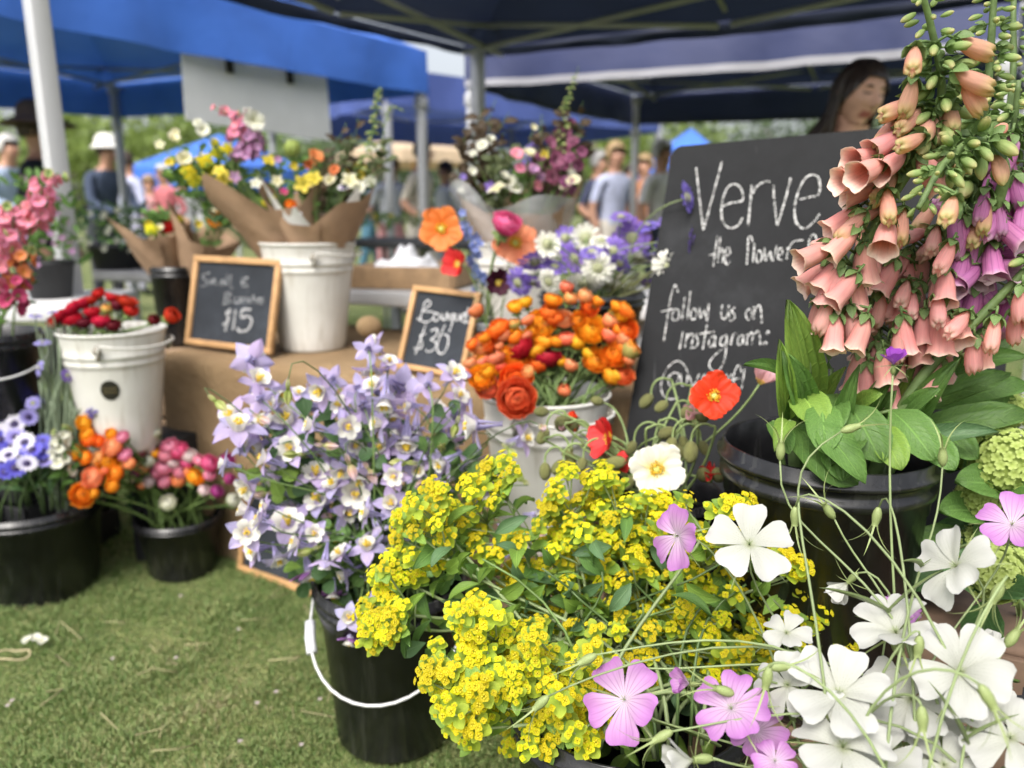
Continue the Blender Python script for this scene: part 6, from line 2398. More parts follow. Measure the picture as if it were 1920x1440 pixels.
def scab_mesh(a1, nm):
    rs = random.Random(len(nm))
    m = MB()
    for ring, (n, L, r0, tilt) in enumerate(((13, .62, .36, 84), (11, .44, .30, 62), (9, .26, .22, 45))):
        for j in range(n):
            f = petal_fn(L * rs.uniform(.85, 1.1), L * .66, tilt, tilt + a1 + rs.uniform(-10, 12), [(0, .25), (.35, .55), (.7, 1), (.82, .8), (.92, 1), (1, .55)], cup=.15, ruf=.09, rk=4, ph=rs.uniform(0, 6), r0=r0, z0=.03 * ring)
            m.grid(f, 4, 5, 0, Matrix.Rotation((j + rs.uniform(-.2, .2)) * 2 * math.pi / n, 4, 'Z'))
    m.ball((0, 0, .02), .34, 12, 8, 1, None, (1, 1, .55))
    for i in range(40):
        a = i * 2.399
        q = .30 * math.sqrt(i / 40)
        m.ball((math.cos(a) * q, math.sin(a) * q, .18 * (1 - q * q / .12) + .04), .028, 4, 3, 1)
    return m.mesh(nm, [MATS['scab_purple'], M_pin])


SCAB = [scab_mesh(12, 'scabious_flat'), scab_mesh(32, 'scabious_domed')]
sm_ = MB()
for j in range(9):
    sm_.grid(petal_fn(.6, .14, 70, 80, [(0, 1), (.6, .7), (1, .05)]), 1, 3, 0, Matrix.Rotation(j * .698, 4, 'Z') @ Matrix.Translation((0, 0, -.1)))
SINV = sm_.mesh('involucre', M_calyx)
items = []
for (px, py, rp, c, code) in [(1185, 446, 37, 'purple', 'F'), (1076, 486, 34, 'purple', 'E'), (1003, 490, 32, 'purple', 'D'), (972, 530, 30, 'purple', 'C'), (998, 528, 30, 'purple', 'D'), (1239, 460, 24, 'purple', 'G'), (1163, 494, 24, 'purple', 'C'),
                              (1288, 371, 30, 'purple', 'R'), (1296, 454, 32, 'purple', 'R'), (1164, 407, 22, 'purple', 'U'), (1060, 446, 24, 'purple', 'B'), (1253, 415, 24, 'purple', 'U'), (1212, 424, 26, 'purple', 'U'), (1394, 482, 26, 'purple', 'R'), (1214, 531, 16, 'purple', 'D'),
                              (1121, 503, 33, 'white', 'F'), (1256, 501, 36, 'white', 'F'), (1095, 532, 34, 'white', 'D'), (1027, 458, 26, 'white', 'B'), (1098, 446, 28, 'white', 'B'), (1030, 529, 28, 'white', 'C'), (1128, 452, 24, 'white', 'U'), (1262, 446, 26, 'white', 'L'), (1198, 484, 26, 'white', 'D'),
                              (1150, 470, 28, 'purple', 'F'), (1110, 472, 24, 'purple', 'U'), (1040, 500, 26, 'purple', 'U'), (1225, 480, 22, 'purple', 'D'), (1140, 535, 26, 'white', 'D')]:
    Y = 1.82 + (480 - py) * .0006 + random.uniform(-.05, .05)
    if px > 1270 or (px, py) == (1256, 501):
        Y = 1.66
    if px == 1394:
        Y = 1.62
    p = P(px, py, Y)
    s = rp / FPX * (p - CAM).dot(FW) * 1.05
    base = mouth(Vector((B7c.x, B7c.y, B7c.z - .04)), .07)
    t = root('scabious', None, 'flower', base, 'scabious in the black bucket on the table')
    n = facing(code, p, .25)
    M = frame(n, random.random() * 6, p, s)
    inst('bloom', random.choice(SCAB), t, M, [MATS['scab_' + c]])
    inst('involucre', SINV, t, M)
    ln = (p - base).length
    stem_part(t, bez(base, Vector(((p.x - base.x) * .3, 0, .35 * ln + .02)), p - n * s * .1, n * ln * .4, 10), .0022, .0015, M_stem_pale if px > 1240 else M_stem)
    items.append((t, p, f'{"purple" if c == "purple" else "creamy white"} scabious ' + {'F': 'facing the camera', 'B': 'seen from behind', 'U': 'facing up', 'R': 'turned right', 'L': 'turned left'}.get(code, 'drooping forward')))
label_rows(items, 'table bucket', 8)
fol = Heap('scabious_stalks', 'olive scabious stalks fanning over the rim of the table bucket', B7c)
for i in range(16):
    p = P(random.uniform(1160, 1240), random.uniform(500, 540), random.uniform(1.78, 1.86))
    fol.stem(bez(B7c + Vector((random.uniform(-.03, .06), -.03, -.05)), Vector((.03, 0, .03)), p, Vector((.05, 0, .02)), 6), .003, .002, mat('olive_stalk', (0.15, 0.16, 0.06), 0.6, 0.2, 20), 5)
fol.done()

# ------------------------------------------------------------------ green snowballs (viburnum)
petal('vib', [(0, (0.36, 0.46, 0.10)), (1, (0.52, 0.62, 0.20))], 0.3, 0.6, 0.1)


def snowball(seed):
    rs = random.Random(seed)
    m = MB()
    for i in range(170):
        z = 1 - 2 * (i + .5) / 170
        a = i * 2.399
        r = math.sqrt(1 - z * z)
        lump = 1 + .10 * math.sin(5 * a) * math.sin(6 * z + seed)
        c = Vector((r * math.cos(a), r * math.sin(a), z)) * (.86 + rs.uniform(-.05, .05)) * lump
        M = frame(c + Vector((rs.uniform(-.2, .2), rs.uniform(-.2, .2), rs.uniform(-.2, .2))), rs.uniform(0, 6), c, .16)
        for j in range(5):
            m.grid(petal_fn(.9, .85, 55, 95, [(0, .35), (.55, 1), (.9, .8), (1, .5)], cup=.3), 2, 2, 0, M @ Matrix.Rotation(j * 1.2566, 4, 'Z'))
    m.ball((0, 0, 0), .78, 12, 8)
    return m.mesh('snowball', MATS['vib'])


SNOW = [snowball(1), snowball(2)]
items = []
for (px, py, rp, Y) in [(1890, 868, 62, .98), (1842, 930, 44, 1.0), (1868, 1072, 54, .92), (1808, 845, 36, 1.08), (1838, 1012, 40, 1.0), (1905, 770, 30, 1.1), (1925, 930, 44, 1.0)]:
    p = P(px, py, Y)
    t = root('snowball_flower', None, 'flower', mouth(Vector((BVc.x, BVc.y, BVc.z - .03)), .08), 'green snowball blooms')
    s = rp / FPX * (p - CAM).dot(FW) * 1.18
    M = frame(tocam(p) + rv(.5), random.random() * 6, p, s)
    inst('bloom', random.choice(SNOW), t, M @ Matrix.Diagonal((1, 1, .85, 1)))
    stem_part(t, bez(t.location, Vector((0, 0, .15)), p, Vector((0, 0, .08)), 7), .004, .003, M_stem)
    for j in range(3):
        d = Vector((random.uniform(-1, .8), random.uniform(-.5, .3), random.uniform(-.6, .5))).normalized() * random.uniform(.07, .1)
        q = p - Vector((0, 0, s * .8))
        leaf_at(WAVY, t, q, q + d, .05, None, [random.choice((L_dark, L_mid))])
    items.append((t, p, 'round lime green snowball bloom'))
label_rows(items, 'right edge')

# ------------------------------------------------------------------ left: blue and white daisies, stocks, snapdragons
petal('dz_white', [(0, (0.32, 0.25, 0.55)), (.35, (0.72, 0.70, 0.80)), (1, (0.82, 0.80, 0.84))], 0.3, 0.5, 0.06)
petal('dz_blue', [(0, (0.10, 0.06, 0.35)), (.4, (0.12, 0.11, 0.58)), (1, (0.17, 0.16, 0.66))], 0.3, 0.5, 0.15)
petal('dz_lav', [(0, (0.2, 0.14, 0.45)), (.4, (0.34, 0.30, 0.70)), (1, (0.45, 0.42, 0.78))], 0.3, 0.5, 0.1)
M_eye = mat('dark_eye', (0.03, 0.015, 0.09), 0.6, 0.3, 40)
dm = MB()
for j in range(13):
    dm.grid(petal_fn(.72, .34, 82, 78, [(0, .5), (.5, .9), (.85, 1), (1, .5)], cup=.2, r0=.28), 2, 4, 0, Matrix.Rotation(j * 2 * math.pi / 13, 4, 'Z'))
dm.ball((0, 0, .03), .36, 10, 6, 1, None, (1, 1, .5))
DAISY = dm.mesh('bloom', [MATS['dz_white'], M_eye])
items = []
for e in '20 640 w;100 740 w;200 690 l;60 790 l;175 870 w;300 870 b;60 960 w;140 985 l;310 1000 l;15 990 b;225 925 b;110 830 l;40 1080 b;230 580 b;140 645 b;250 960 l;10 850 b;10 730 w;80 900 b;190 1020 w;290 930 b;-30 800 w;-40 900 l;110 1050 b'.split(';'):
    cx, cy, c = e.split()
    px, py = float(cx) / 3.789, 600 + float(cy) / 3.789
    Y = 1.83 + (850 - py) * .0012 + random.uniform(-.03, .03)
    p = P(px, py, Y)
    base = mouth(Vector((B8c.x, B8c.y, B8c.z - .03)), .11)
    t = root('daisy', None, 'flower', base, 'blue and white daisies at lower left')
    n = (tocam(p) + Vector((0, 0, .7)) + rv(.45)).normalized()
    inst('bloom', DAISY, t, frame(n, random.random() * 6, p, random.uniform(.023, .028)), [MATS[{'w': 'dz_white', 'b': 'dz_blue', 'l': 'dz_lav'}[c]]])
    stem_part(t, bez(base, Vector((0, 0, .1)), p, n * .06, 6), .002, .0015, M_stem_dark)
    items.append((t, p, {'w': 'white dark-eyed daisy', 'b': 'deep blue daisy', 'l': 'lavender dark-eyed daisy'}[c]))
label_rows(items, 'lower left bucket')
fol = Heap('daisy_foliage', 'dark green stems and leaves under the blue daisies', B8c)
for i in range(60):
    p = P(random.uniform(-30, 190), random.uniform(850, 930), random.uniform(1.86, 2.0))
    fol.leaf(ARCH, p, p + Vector((random.uniform(-.05, .05), random.uniform(-.03, .03), random.uniform(.01, .06))), .014, None, random.choice((L_dark, L_mid, L_blue)))
fol.done()
fol = Heap('ranunculus_foliage', 'dark green feathery leaves under the pink ranunculus', B9c)
for i in range(90):
    p = P(random.uniform(150, 420), random.uniform(870, 960), random.uniform(2.0, 2.1))
    fol.leaf(LINEAR, p, p + Vector((random.uniform(-.06, .06), random.uniform(-.03, .03), random.uniform(-.02, .07))), .007, None, random.choice((L_dark, L_mid)))
fol.done()

rf = MB()
for j in range(6):
    rf.grid(petal_fn(1, 1.1, 30 + 12 * (j % 3), 80, [(0, .25), (.5, 1), (.85, .9), (1, .6)], cup=.2, ruf=.10, rk=5, ph=j * 1.3), 5, 5, 0, Matrix.Rotation(j * 1.05 + .3 * (j % 2), 4, 'Z'))
petal('snap_pink', [(0, (0.84, 0.60, 0.48)), (.4, (0.86, 0.30, 0.40)), (1, (0.88, 0.36, 0.50))], 0.35, 0.5, 0.12, hue=.015)
petal('snap_orange', [(0, (0.8, 0.5, 0.1)), (.4, (0.75, 0.25, 0.08)), (1, (0.80, 0.34, 0.16))], 0.35, 0.5, 0.12)
petal('snap_magenta', [(0, (0.7, 0.3, 0.3)), (.4, (0.55, 0.05, 0.16)), (1, (0.62, 0.10, 0.22))], 0.35, 0.5, 0.12)
petal('stock_white', [(0, (0.7, 0.7, 0.5)), (1, (0.82, 0.82, 0.74))], 0.35, 0.5, 0.06)
RUFF = rf.mesh('floret', MATS['snap_pink'])


def spire(name, label, path, Y, base, matl, rpx, n, spread, parent=None, leaf=True, flow=.3, floret=None, tipgreen=True, group=None, stem=M_stem):
    w = [P(x, y, Y) for x, y in path]
    t = parent or root(name, label, 'flower', base, group)
    sp = spline([base] + w, 8)
    stem_part(t, sp, .003, .0018, stem, 5, 'stem')
    k = (w[0] - CAM).dot(FW) / FPX
    N = len(sp) - 1
    for i in range(n):
        f = flow + (1 - flow) * i / n
        q = sp[0] if f <= 0 else sp[min(N, int(f * N))]
        a = i * 2.4
        o = Vector((math.cos(a), math.sin(a), random.uniform(-.2, .3)))
        s = rpx * k * lerp(1.1, .55, i / n) * random.uniform(.85, 1.15)
        m_ = matl if not (tipgreen and i / n > .85) else MATS['fox_bud']
        inst('floret', floret or RUFF, t, frame(o + Vector((0, 0, .25)), random.random() * 6, q + o * spread * k, s), [m_])
    if leaf:
        for i in range(8):
            q = sp[int(random.uniform(.15, flow + .1) * N)]
            leaf_at(ARCH, t, q, q + Vector((random.uniform(-.06, .06), random.uniform(-.04, .03), random.uniform(.0, .05))), .014, None, [L_mid])
    return t


SB = Vector((B10c.x + .03, B10c.y, B10c.z - .05))
for i, (path, mt, r, n, lb) in enumerate([
    (((30, 560), (55, 440), (72, 390), (82, 345), (110, 325)), 'snap_pink', 17, 26, 'tall bright pink snapdragon leaning against the white pole'),
    (((0, 560), (15, 480), (25, 420), (20, 380)), 'snap_pink', 16, 24, 'pink snapdragon at the left edge'),
    (((10, 580), (28, 530), (40, 490), (45, 460)), 'snap_orange', 16, 14, 'orange snapdragon low at the left edge'),
    (((5, 600), (22, 570), (30, 545), (36, 520)), 'snap_magenta', 16, 12, 'magenta snapdragon just above the black bucket at left'),
    (((-20, 560), (-12, 480), (-8, 430)), 'snap_pink', 16, 18, 'pink snapdragon half outside the left edge')]):
    spire('snapdragon', lb, path, 2.0 - .02 * i, SB + Vector((random.uniform(-.05, .05), 0, 0)), MATS[mt], r, n, 14, flow=.45, group='snapdragons at the left edge')
spire('stock', 'white stock spike beside the lower left daisies', ((120, 900), (112, 840), (118, 800)), 1.86, B8c + Vector((.08, 0, -.03)), MATS['stock_white'], 13, 22, 11, flow=.45)
spire('stock', 'white stock spike among the daisies and orange ranunculus', ((95, 880), (100, 850), (98, 815)), 1.9, B8c + Vector((.05, 0, -.03)), MATS['stock_white'], 10, 12, 9, flow=.45)
# lavender scabious on tall grey stems
items = []
for (px, py, rp, code) in [(66, 592, 13, 'U'), (80, 642, 15, 'U'), (74, 690, 17, 'L'), (126, 704, 14, 'R'), (62, 756, 14, 'F'), (180, 778, 15, 'D'), (98, 585, 10, 'U'), (170, 770, 12, 'D')]:
    p = P(px, py, 1.9)
    base = mouth(Vector((B8c.x + .07, B8c.y + .04, B8c.z - .04)), .06)
    t = root('scabious', None, 'flower', base, 'lavender scabious between the left buckets')
    n = facing(code, p)
    inst('bloom', SCAB[1], t, frame(n, 0, p, rp / FPX * (p - CAM).dot(FW)), [MATS['scab_purple'] if px > 120 else MATS['dz_lav']])
    stem_part(t, bez(base, Vector((0, 0, .2)), p, n * .05, 8), .003, .002, mat('grey_stem', (0.22, 0.28, 0.18), 0.6, 0.1))
    items.append((t, p, 'small lavender scabious'))
label_rows(items, 'gap between the left buckets')
fol = Heap('grey_foliage', 'grey-green strappy stems between the left buckets', B8c + Vector((.08, .05, 0)))
for i in range(34):
    a = B8c + Vector((random.uniform(.02, .13), random.uniform(-.02, .08), -.03))
    b = P(random.uniform(70, 150), random.uniform(600, 780), random.uniform(1.9, 1.98))
    fol.stem(bez(a, Vector((0, 0, .2)), b, Vector((0, 0, .1)), 6), .0032, .0016, MATS['grey_stem'], 5)
fol.done()

# ================================================================== BOUQUETS AND PLANTS
petal('bq_yellow', [(0, (0.6, 0.5, 0.05)), (1, (0.82, 0.66, 0.08))], 0.35, 0.5, 0.08)
petal('bq_cream', [(0, (0.7, 0.66, 0.3)), (1, (0.84, 0.80, 0.62))], 0.35, 0.5, 0.08)
petal('bq_lilac', [(0, (0.5, 0.36, 0.55)), (1, (0.60, 0.28, 0.50))], 0.35, 0.5, 0.12)
petal('bq_plum', [(0, (0.16, 0.06, 0.10)), (1, (0.34, 0.10, 0.20))], 0.3, 0.5, 0.2, hue=.02)
petal('bq_pansy', [(0, (0.10, 0.04, 0.20)), (.4, (0.16, 0.08, 0.30)), (.45, (0.78, 0.76, 0.82)), (1, (0.84, 0.82, 0.86))], 0.3, 0.5, 0.05)
L_bronze = leafmat('leaf_bronze', (0.11, 0.075, 0.045), (0.06, 0.045, 0.03), vein=(0.16, 0.1, 0.06))
L_olive = leafmat('leaf_olive', (0.12, 0.15, 0.06), (0.08, 0.10, 0.045))
SHAPE = {'ruff': (RUFF, 1), 'star': (FLORET, 1), 'ran': (RAN['half'][0], 2), 'ball': (SNOW[0], 1), 'scab': (SCAB[0], 1), 'dome': (SCAB[1], 1), 'sp': (CLUS[0], 0), 'daisy': (DAISY, 1)}
CM = {'y': 'bq_yellow', 'c': 'bq_cream', 'l': 'bq_lilac', 'p': 'snap_pink', 'm': 'bq_plum', 'w': 'stock_white', 'o': 'ran_deep', 'v': 'scab_purple', 'r': 'ran_redorange', 'g': 'vib', 'a': 'bq_pansy', 'b': 'larkspur_blue', 'h': 'ran_hotpink', 's': 'ran_coral', 'x': 'ran_yellow', 'e': 'ran_red'}


def bouquet_flowers(t, base, Y, spec):
    for e in spec.split(';'):
        sh, c, px, py, rp = e.split()
        p = P(float(px), float(py), Y + random.uniform(-.05, .05))
        k = (p - CAM).dot(FW) / FPX
        me, ns = SHAPE[sh]
        n = (tocam(p) + Vector((0, 0, .6)) + rv(.5)).normalized()
        inst('flower', me, t, frame(n, random.random() * 6, p, float(rp) * k), [MATS[CM[c]]] * ns if ns else None)
        stem_part(t, bez(base, Vector((0, 0, .12)), p, n * .04, 5), .002, .0014, M_stem, 4)


def sprig(t, base, path, Y, leafm, L, n=14, w=.5, me=None, stemm=M_stem_dark, start=.35):
    wp = [P(x, y, Y) for x, y in path]
    sp = spline([base] + wp, 6)
    stem_part(t, sp, .0025, .0012, stemm, 4, 'sprig')
    k = (wp[0] - CAM).dot(FW) / FPX
    for i in range(n):
        q = sp[int((start + (.99 - start) * i / n) * (len(sp) - 1))]
        d = Vector((math.cos(i * 2.4), math.sin(i * 2.4) * .7, random.uniform(-.1, .8))).normalized() * L * k * random.uniform(.7, 1.2)
        leaf_at(me or ARCH, t, q, q + d, L * k * w, None, [leafm])


def spike(t, base, path, Y, matl, n, r, me=None):
    wp = [P(x, y, Y) for x, y in path]
    sp = spline([base] + wp, 8)
    stem_part(t, sp, .003, .0012, M_stem, 4, 'spike_stem')
    k = (wp[0] - CAM).dot(FW) / FPX
    for i in range(n):
        q = sp[int((.35 + .64 * i / n) * (len(sp) - 1))]
        o = Vector((math.cos(i * 2.4), math.sin(i * 2.4), -.3))
        inst('floret', me or BELL['bud'], t, frame(o, 0, q, r * k * lerp(1.3, .5, i / n)), [matl])


def wrap(t, mtl, base, axis, prof, r0, flare, name='wrap', a0=0.0, a1=2 * math.pi, wob=.006, ell=1.0):
    """paper cone: prof(angle) gives the height of the top edge; angle 0 faces the camera"""
    axis = Vector(axis).normalized()
    fx = tocam(base)
    fx = (fx - axis * fx.dot(axis)).normalized()
    fy = axis.cross(fx)

    def fn(u, v):
        a = a0 + (a1 - a0) * (u * .5 + .5)
        h = prof(a)
        z = h * v
        r = (r0 + flare * z) * (1 + .04 * math.sin(3 * a + 1)) + wob * math.sin(5 * a + 9 * v) * v + .0012 * a
        return base + axis * z + (fx * math.cos(a) + fy * math.sin(a) * ell) * r
    m = MB()
    m.grid(fn, 60, 8)
    return m.build(name, mtl, t, smooth=True)


def tri(a, c, w):
    d = abs((a - c + math.pi) % (2 * math.pi) - math.pi)
    return max(0, 1 - d / w)


BC3 = Vector((W3c.x, W3c.y, W3c.z - .10))
# left-leaning bouquet in the table bucket
b = BC3 + Vector((-.035, .02, -.02))
t = root('bouquet', 'left-leaning bouquet in brown paper with tall pink stock in the table bucket', 'bouquet', b, 'wrapped bouquets')
wrap(t, M_kraft, b, (-.24, .05, 1), lambda a: .205 + .15 * tri(a, -1.1, .9) + .12 * tri(a, 2.4, 1.0) + .12 * tri(a, 1.2, .7), .042, .44)
bouquet_flowers(t, b, 2.3, 'ruff c 325 262 14;ruff c 345 300 17;ruff w 380 245 15;ruff w 372 232 10;ruff y 318 305 10;sp y 352 322 17;sp y 385 300 18;sp y 392 318 18;sp y 365 340 14;sp y 410 285 14;sp y 402 268 12;star y 418 335 18;star y 412 322 14;star l 440 332 12;ruff w 475 228 22;star w 465 212 12;sp y 425 278 14;ruff c 330 250 10;star c 300 272 10')
for path in (((420, 330), (440, 260), (450, 225), (395, 200)), ((440, 330), (462, 270), (448, 205)), ((450, 330), (480, 280), (475, 240))):
    spire('', '', path, 2.3, b, MATS['bq_lilac'] if path[3 if len(path) > 3 else 0][0] != 395 else MATS['snap_pink'], 11, 22, 9, parent=t, leaf=False, flow=.5, tipgreen=False)
for i in range(20):
    x = random.uniform(320, 460)
    sprig(t, b, ((x + 20, 370), (x + random.uniform(-30, 10), random.uniform(270, 320))), 2.36, random.choice((L_mid, L_dark, L_lime)), 24, 12)
# right bouquet with tissue
b = BC3 + Vector((.03, -.01, -.02))
t = root('bouquet', 'bouquet in brown paper and white tissue with green foxglove spike in the table bucket', 'bouquet', b, 'wrapped bouquets')
wrap(t, M_kraft, b, (.06, -.03, 1), lambda a: .175 + .12 * tri(a, 1.2, .9) + .12 * tri(a, -1.9, 1.1) + .06 * tri(a, .35, .5), .048, .40)
wrap(t, M_tissue, b, (.05, -.03, 1), lambda a: .17 + .12 * tri(a, .85, .55) + .06 * tri(a, -.55, .4) + .15 * tri(a, -1.5, .7), .04, .36, 'tissue')
bouquet_flowers(t, b, 2.27, 'ball g 548 278 17;ruff y 550 312 9;star y 505 302 15;ruff s 590 296 17;ruff s 582 310 14;star y 570 345 20;star y 590 335 15;sp y 505 380 16;ruff o 530 412 13;daisy a 550 402 16;star h 532 360 9;daisy a 645 352 13;star y 668 322 22;star c 655 340 18;ruff w 695 345 16;ruff w 700 285 18;ruff c 620 340 14;ruff s 628 320 12;ran o 545 385 10;star w 480 345 12;ruff l 520 300 8;ruff w 676 355 14;star c 520 340 12')
spike(t, b, ((640, 380), (690, 280), (705, 200), (712, 162)), 2.3, MATS['fox_bud'], 40, 15)
spike(t, b, ((660, 380), (705, 300), (730, 205), (760, 210)), 2.32, MATS['fox_bud'], 24, 10)
for (x0, y0, x1, y1, l_) in [(600, 350, 650, 230, L_bronze), (640, 350, 660, 250, L_olive), (690, 350, 735, 290, L_olive), (560, 350, 560, 290, L_mid), (520, 350, 500, 290, L_mid), (600, 350, 612, 280, L_olive), (660, 360, 645, 280, L_bronze), (540, 400, 560, 340, L_mid), (700, 330, 720, 260, L_olive), (575, 400, 590, 350, L_dark), (500, 380, 490, 310, L_lime), (530, 380, 525, 300, L_mid), (610, 370, 600, 290, L_mid), (640, 370, 630, 300, L_olive), (670, 370, 690, 300, L_olive), (585, 390, 575, 320, L_mid), (650, 350, 672, 220, L_bronze), (620, 370, 640, 310, L_dark)]:
    sprig(t, b, ((x0, y0), (x1, y1)), 2.32 + random.uniform(-.04, .04), l_, 22, 14)
# tall bouquet in plastic
b = Vector((W4c.x, W4c.y, W4c.z - .10))
t = root('bouquet', 'large dark-leaved bouquet in brown paper and clear plastic behind the scabious', 'bouquet', b, 'wrapped bouquets')
wrap(t, M_kraft, b, (.02, -.02, 1), lambda a: .185 + .05 * tri(a, -1.5, .8) + .12 * tri(a, 1.5, .8) + .08 * tri(a, 3.1, .9), .095, .30)
wrap(t, M_cell, b, (.0, -.02, 1), lambda a: .215 + .045 * tri(a, -1.1, .8) + .02 * math.sin(4 * a) + .03 * tri(a, 1.1, .6), .10, .31, 'plastic', wob=.014)
bouquet_flowers(t, b, 2.22, 'ruff w 905 275 13;ruff w 920 265 12;ruff w 888 290 9;dome v 1005 285 22;ruff c 992 290 14;star y 1020 290 10;ruff p 968 292 15;ruff p 975 318 12;ruff m 1040 300 18;ruff m 1055 320 18;ruff m 1035 335 18;ruff m 1062 345 16;ruff m 1020 350 18;ruff m 1048 365 16;ruff m 1070 300 14;ruff m 1030 270 14;ruff m 1075 270 14;ruff m 1060 250 13;ruff m 1090 285 12;ruff w 958 345 17;ruff w 966 355 14;star c 932 356 20;ruff w 1068 318 12;ruff c 1075 342 16;ruff c 1060 350 13;star v 920 352 14;ruff w 885 322 10;ruff w 865 358 9;star v 868 332 8;ruff l 1000 320 14;ruff l 1012 335 13;dome v 990 310 16;ruff p 1008 350 12;ruff c 1000 240 8;ruff m 1045 255 14;ruff m 1070 235 13;ruff m 1085 310 14;ruff m 1010 300 14;ruff m 1032 312 15;ruff m 1060 285 14;ruff w 945 330 10;ruff m 1075 365 14')
spike(t, b, ((1030, 340), (1055, 260), (1060, 200), (1085, 125)), 2.24, MATS['fox_bud'], 46, 15)
spike(t, b, ((1000, 340), (1010, 270), (1016, 215)), 2.26, MATS['fox_bud'], 20, 9)
for (x0, y0, x1, y1, l_, n_) in [(890, 330, 930, 185, L_bronze, 16), (900, 330, 955, 210, L_bronze, 14), (880, 340, 870, 240, L_bronze, 14), (910, 330, 945, 250, L_bronze, 16), (895, 360, 880, 300, L_bronze, 16), (1060, 320, 1100, 220, L_bronze, 14), (1080, 330, 1100, 260, L_bronze, 16), (1040, 330, 1080, 230, L_olive, 16),
                                 (930, 360, 925, 290, L_olive, 18), (1000, 360, 1000, 290, L_olive, 16), (960, 360, 950, 290, L_mid, 14), (1050, 360, 1090, 300, L_bronze, 16), (920, 370, 900, 320, L_bronze, 18), (980, 370, 975, 310, L_mid, 16), (870, 370, 865, 310, L_bronze, 12), (1010, 370, 1030, 310, L_bronze, 16), (940, 350, 960, 270, L_olive, 14), (1030, 330, 1060, 200, L_bronze, 18), (1070, 330, 1092, 190, L_bronze, 16), (1000, 330, 1020, 230, L_bronze, 16), (880, 330, 905, 200, L_bronze, 18), (910, 330, 920, 230, L_bronze, 18), (1050, 330, 1030, 250, L_bronze, 18)]:
    sprig(t, b, ((x0, y0), (x1, y1)), 2.28 + random.uniform(-.06, .05), l_, 24, n_, .6)
# two bouquets in the dark bucket at the back
for (dx, lb, ax_, spec) in ((-.03, 'small brown paper bouquet with a red tulip-like bloom beside the pole', (-.12, 0, 1), 'ran e 314 420 17;sp y 285 430 14;ruff c 300 428 8;sp y 335 412 10;ruff y 278 422 9;ruff c 340 430 8'),
                            (.06, 'small brown paper bouquet with a yellow bloom left of the table bucket', (.35, 0, 1), 'ran x 405 412 15;ruff c 398 398 8;sp y 428 408 11;sp y 418 402 9;ruff o 446 412 7;ruff y 372 420 8')):
    b = Vector((BKc.x + dx, BKc.y, BKc.z - .06))
    t = root('bouquet', lb, 'bouquet', b, 'wrapped bouquets')
    wrap(t, M_kraft, b, ax_, lambda a: .15 + .10 * tri(a, -1.6, 1.1) + .07 * tri(a, 2.4, 1.2) + (.05 * tri(a, 1.2, .7)), .035, .40)
    bouquet_flowers(t, b, 2.58, spec)
    for i in range(5):
        x = (300 if dx < 0 else 410) + random.uniform(-20, 20)
        sprig(t, b, ((x, 430), (x + random.uniform(-10, 10), 395)), 2.62, L_mid, 18, 10)


# potted plants and trays on the back tables
def plant(label, px, py, Y, z, w, h, leafm, fl=None, nleaf=90, pot=True, L=.05):
    c = P(px, py, Y)
    c = Vector((c.x, Y, z))
    t = root('potted_plant', label, 'plant', c, 'potted plants on the back tables')
    if pot:
        m = MB()
        m.lathe([(0, 0), (w * .28, 0), (w * .36, .11), (w * .38, .11), (w * .38, .125), (w * .34, .125), (w * .3, .1), (0, .1)], 20, Matrix.Translation(c))
        m.build('pot', M_black_matt, t)
    m = MB()
    for i in range(nleaf):
        q = c + Vector((random.gauss(0, w * .3), random.gauss(0, w * .2), .1 + h * random.random() ** .8))
        d = rv().normalized() * L * random.uniform(.6, 1.2)
        x = d.normalized()
        z_ = (tocam(q) + rv(.8))
        z_ = (z_ - x * z_.dot(x)).normalized()
        y = z_.cross(x)
        ln = d.length
        add_mesh(m, FLAT, Matrix(((x.x * ln, y.x * ln * .4, z_.x * ln, q.x), (x.y * ln, y.y * ln * .4, z_.y * ln, q.y), (x.z * ln, y.z * ln * .4, z_.z * ln, q.z), (0, 0, 0, 1))), 0)
    m.build('foliage', leafm, t)
    if fl:
        for i in range(fl[1]):
            q = c + Vector((random.gauss(0, w * .3), -w * .2 + random.gauss(0, w * .15), .1 + h * random.random()))
            inst('flower', FLORET, t, frame(tocam(q), random.random() * 6, q, fl[2]), [MATS[CM[fl[0]]]])


plant('leafy plant with small mauve flowers left of the white pole', 95, 540, 2.62, .72, .22, .30, L_mid, ('l', 26, .012), 150)
plant('grey-green leafy plant right of the white pole', 215, 470, 4.0, .72, .34, .22, L_blue, ('w', 14, .016), 120)
plant('yellow-green potted plant on the grey far table', 250, 470, 4.1, .72, .26, .16, L_lime, None, 70)
plant('dark green seedling tray plant behind the bouquets', 290, 430, 4.3, .72, .3, .22, L_dark, None, 90)
plant('low green plants on the dark table beyond the white cloth', 700, 430, 5.3, .83, .5, .06, L_mid, ('y', 6, .02), 120, pot=False)
plant('low green plants at the right end of the dark far table', 780, 430, 5.2, .83, .4, .06, L_olive, None, 90, pot=False)
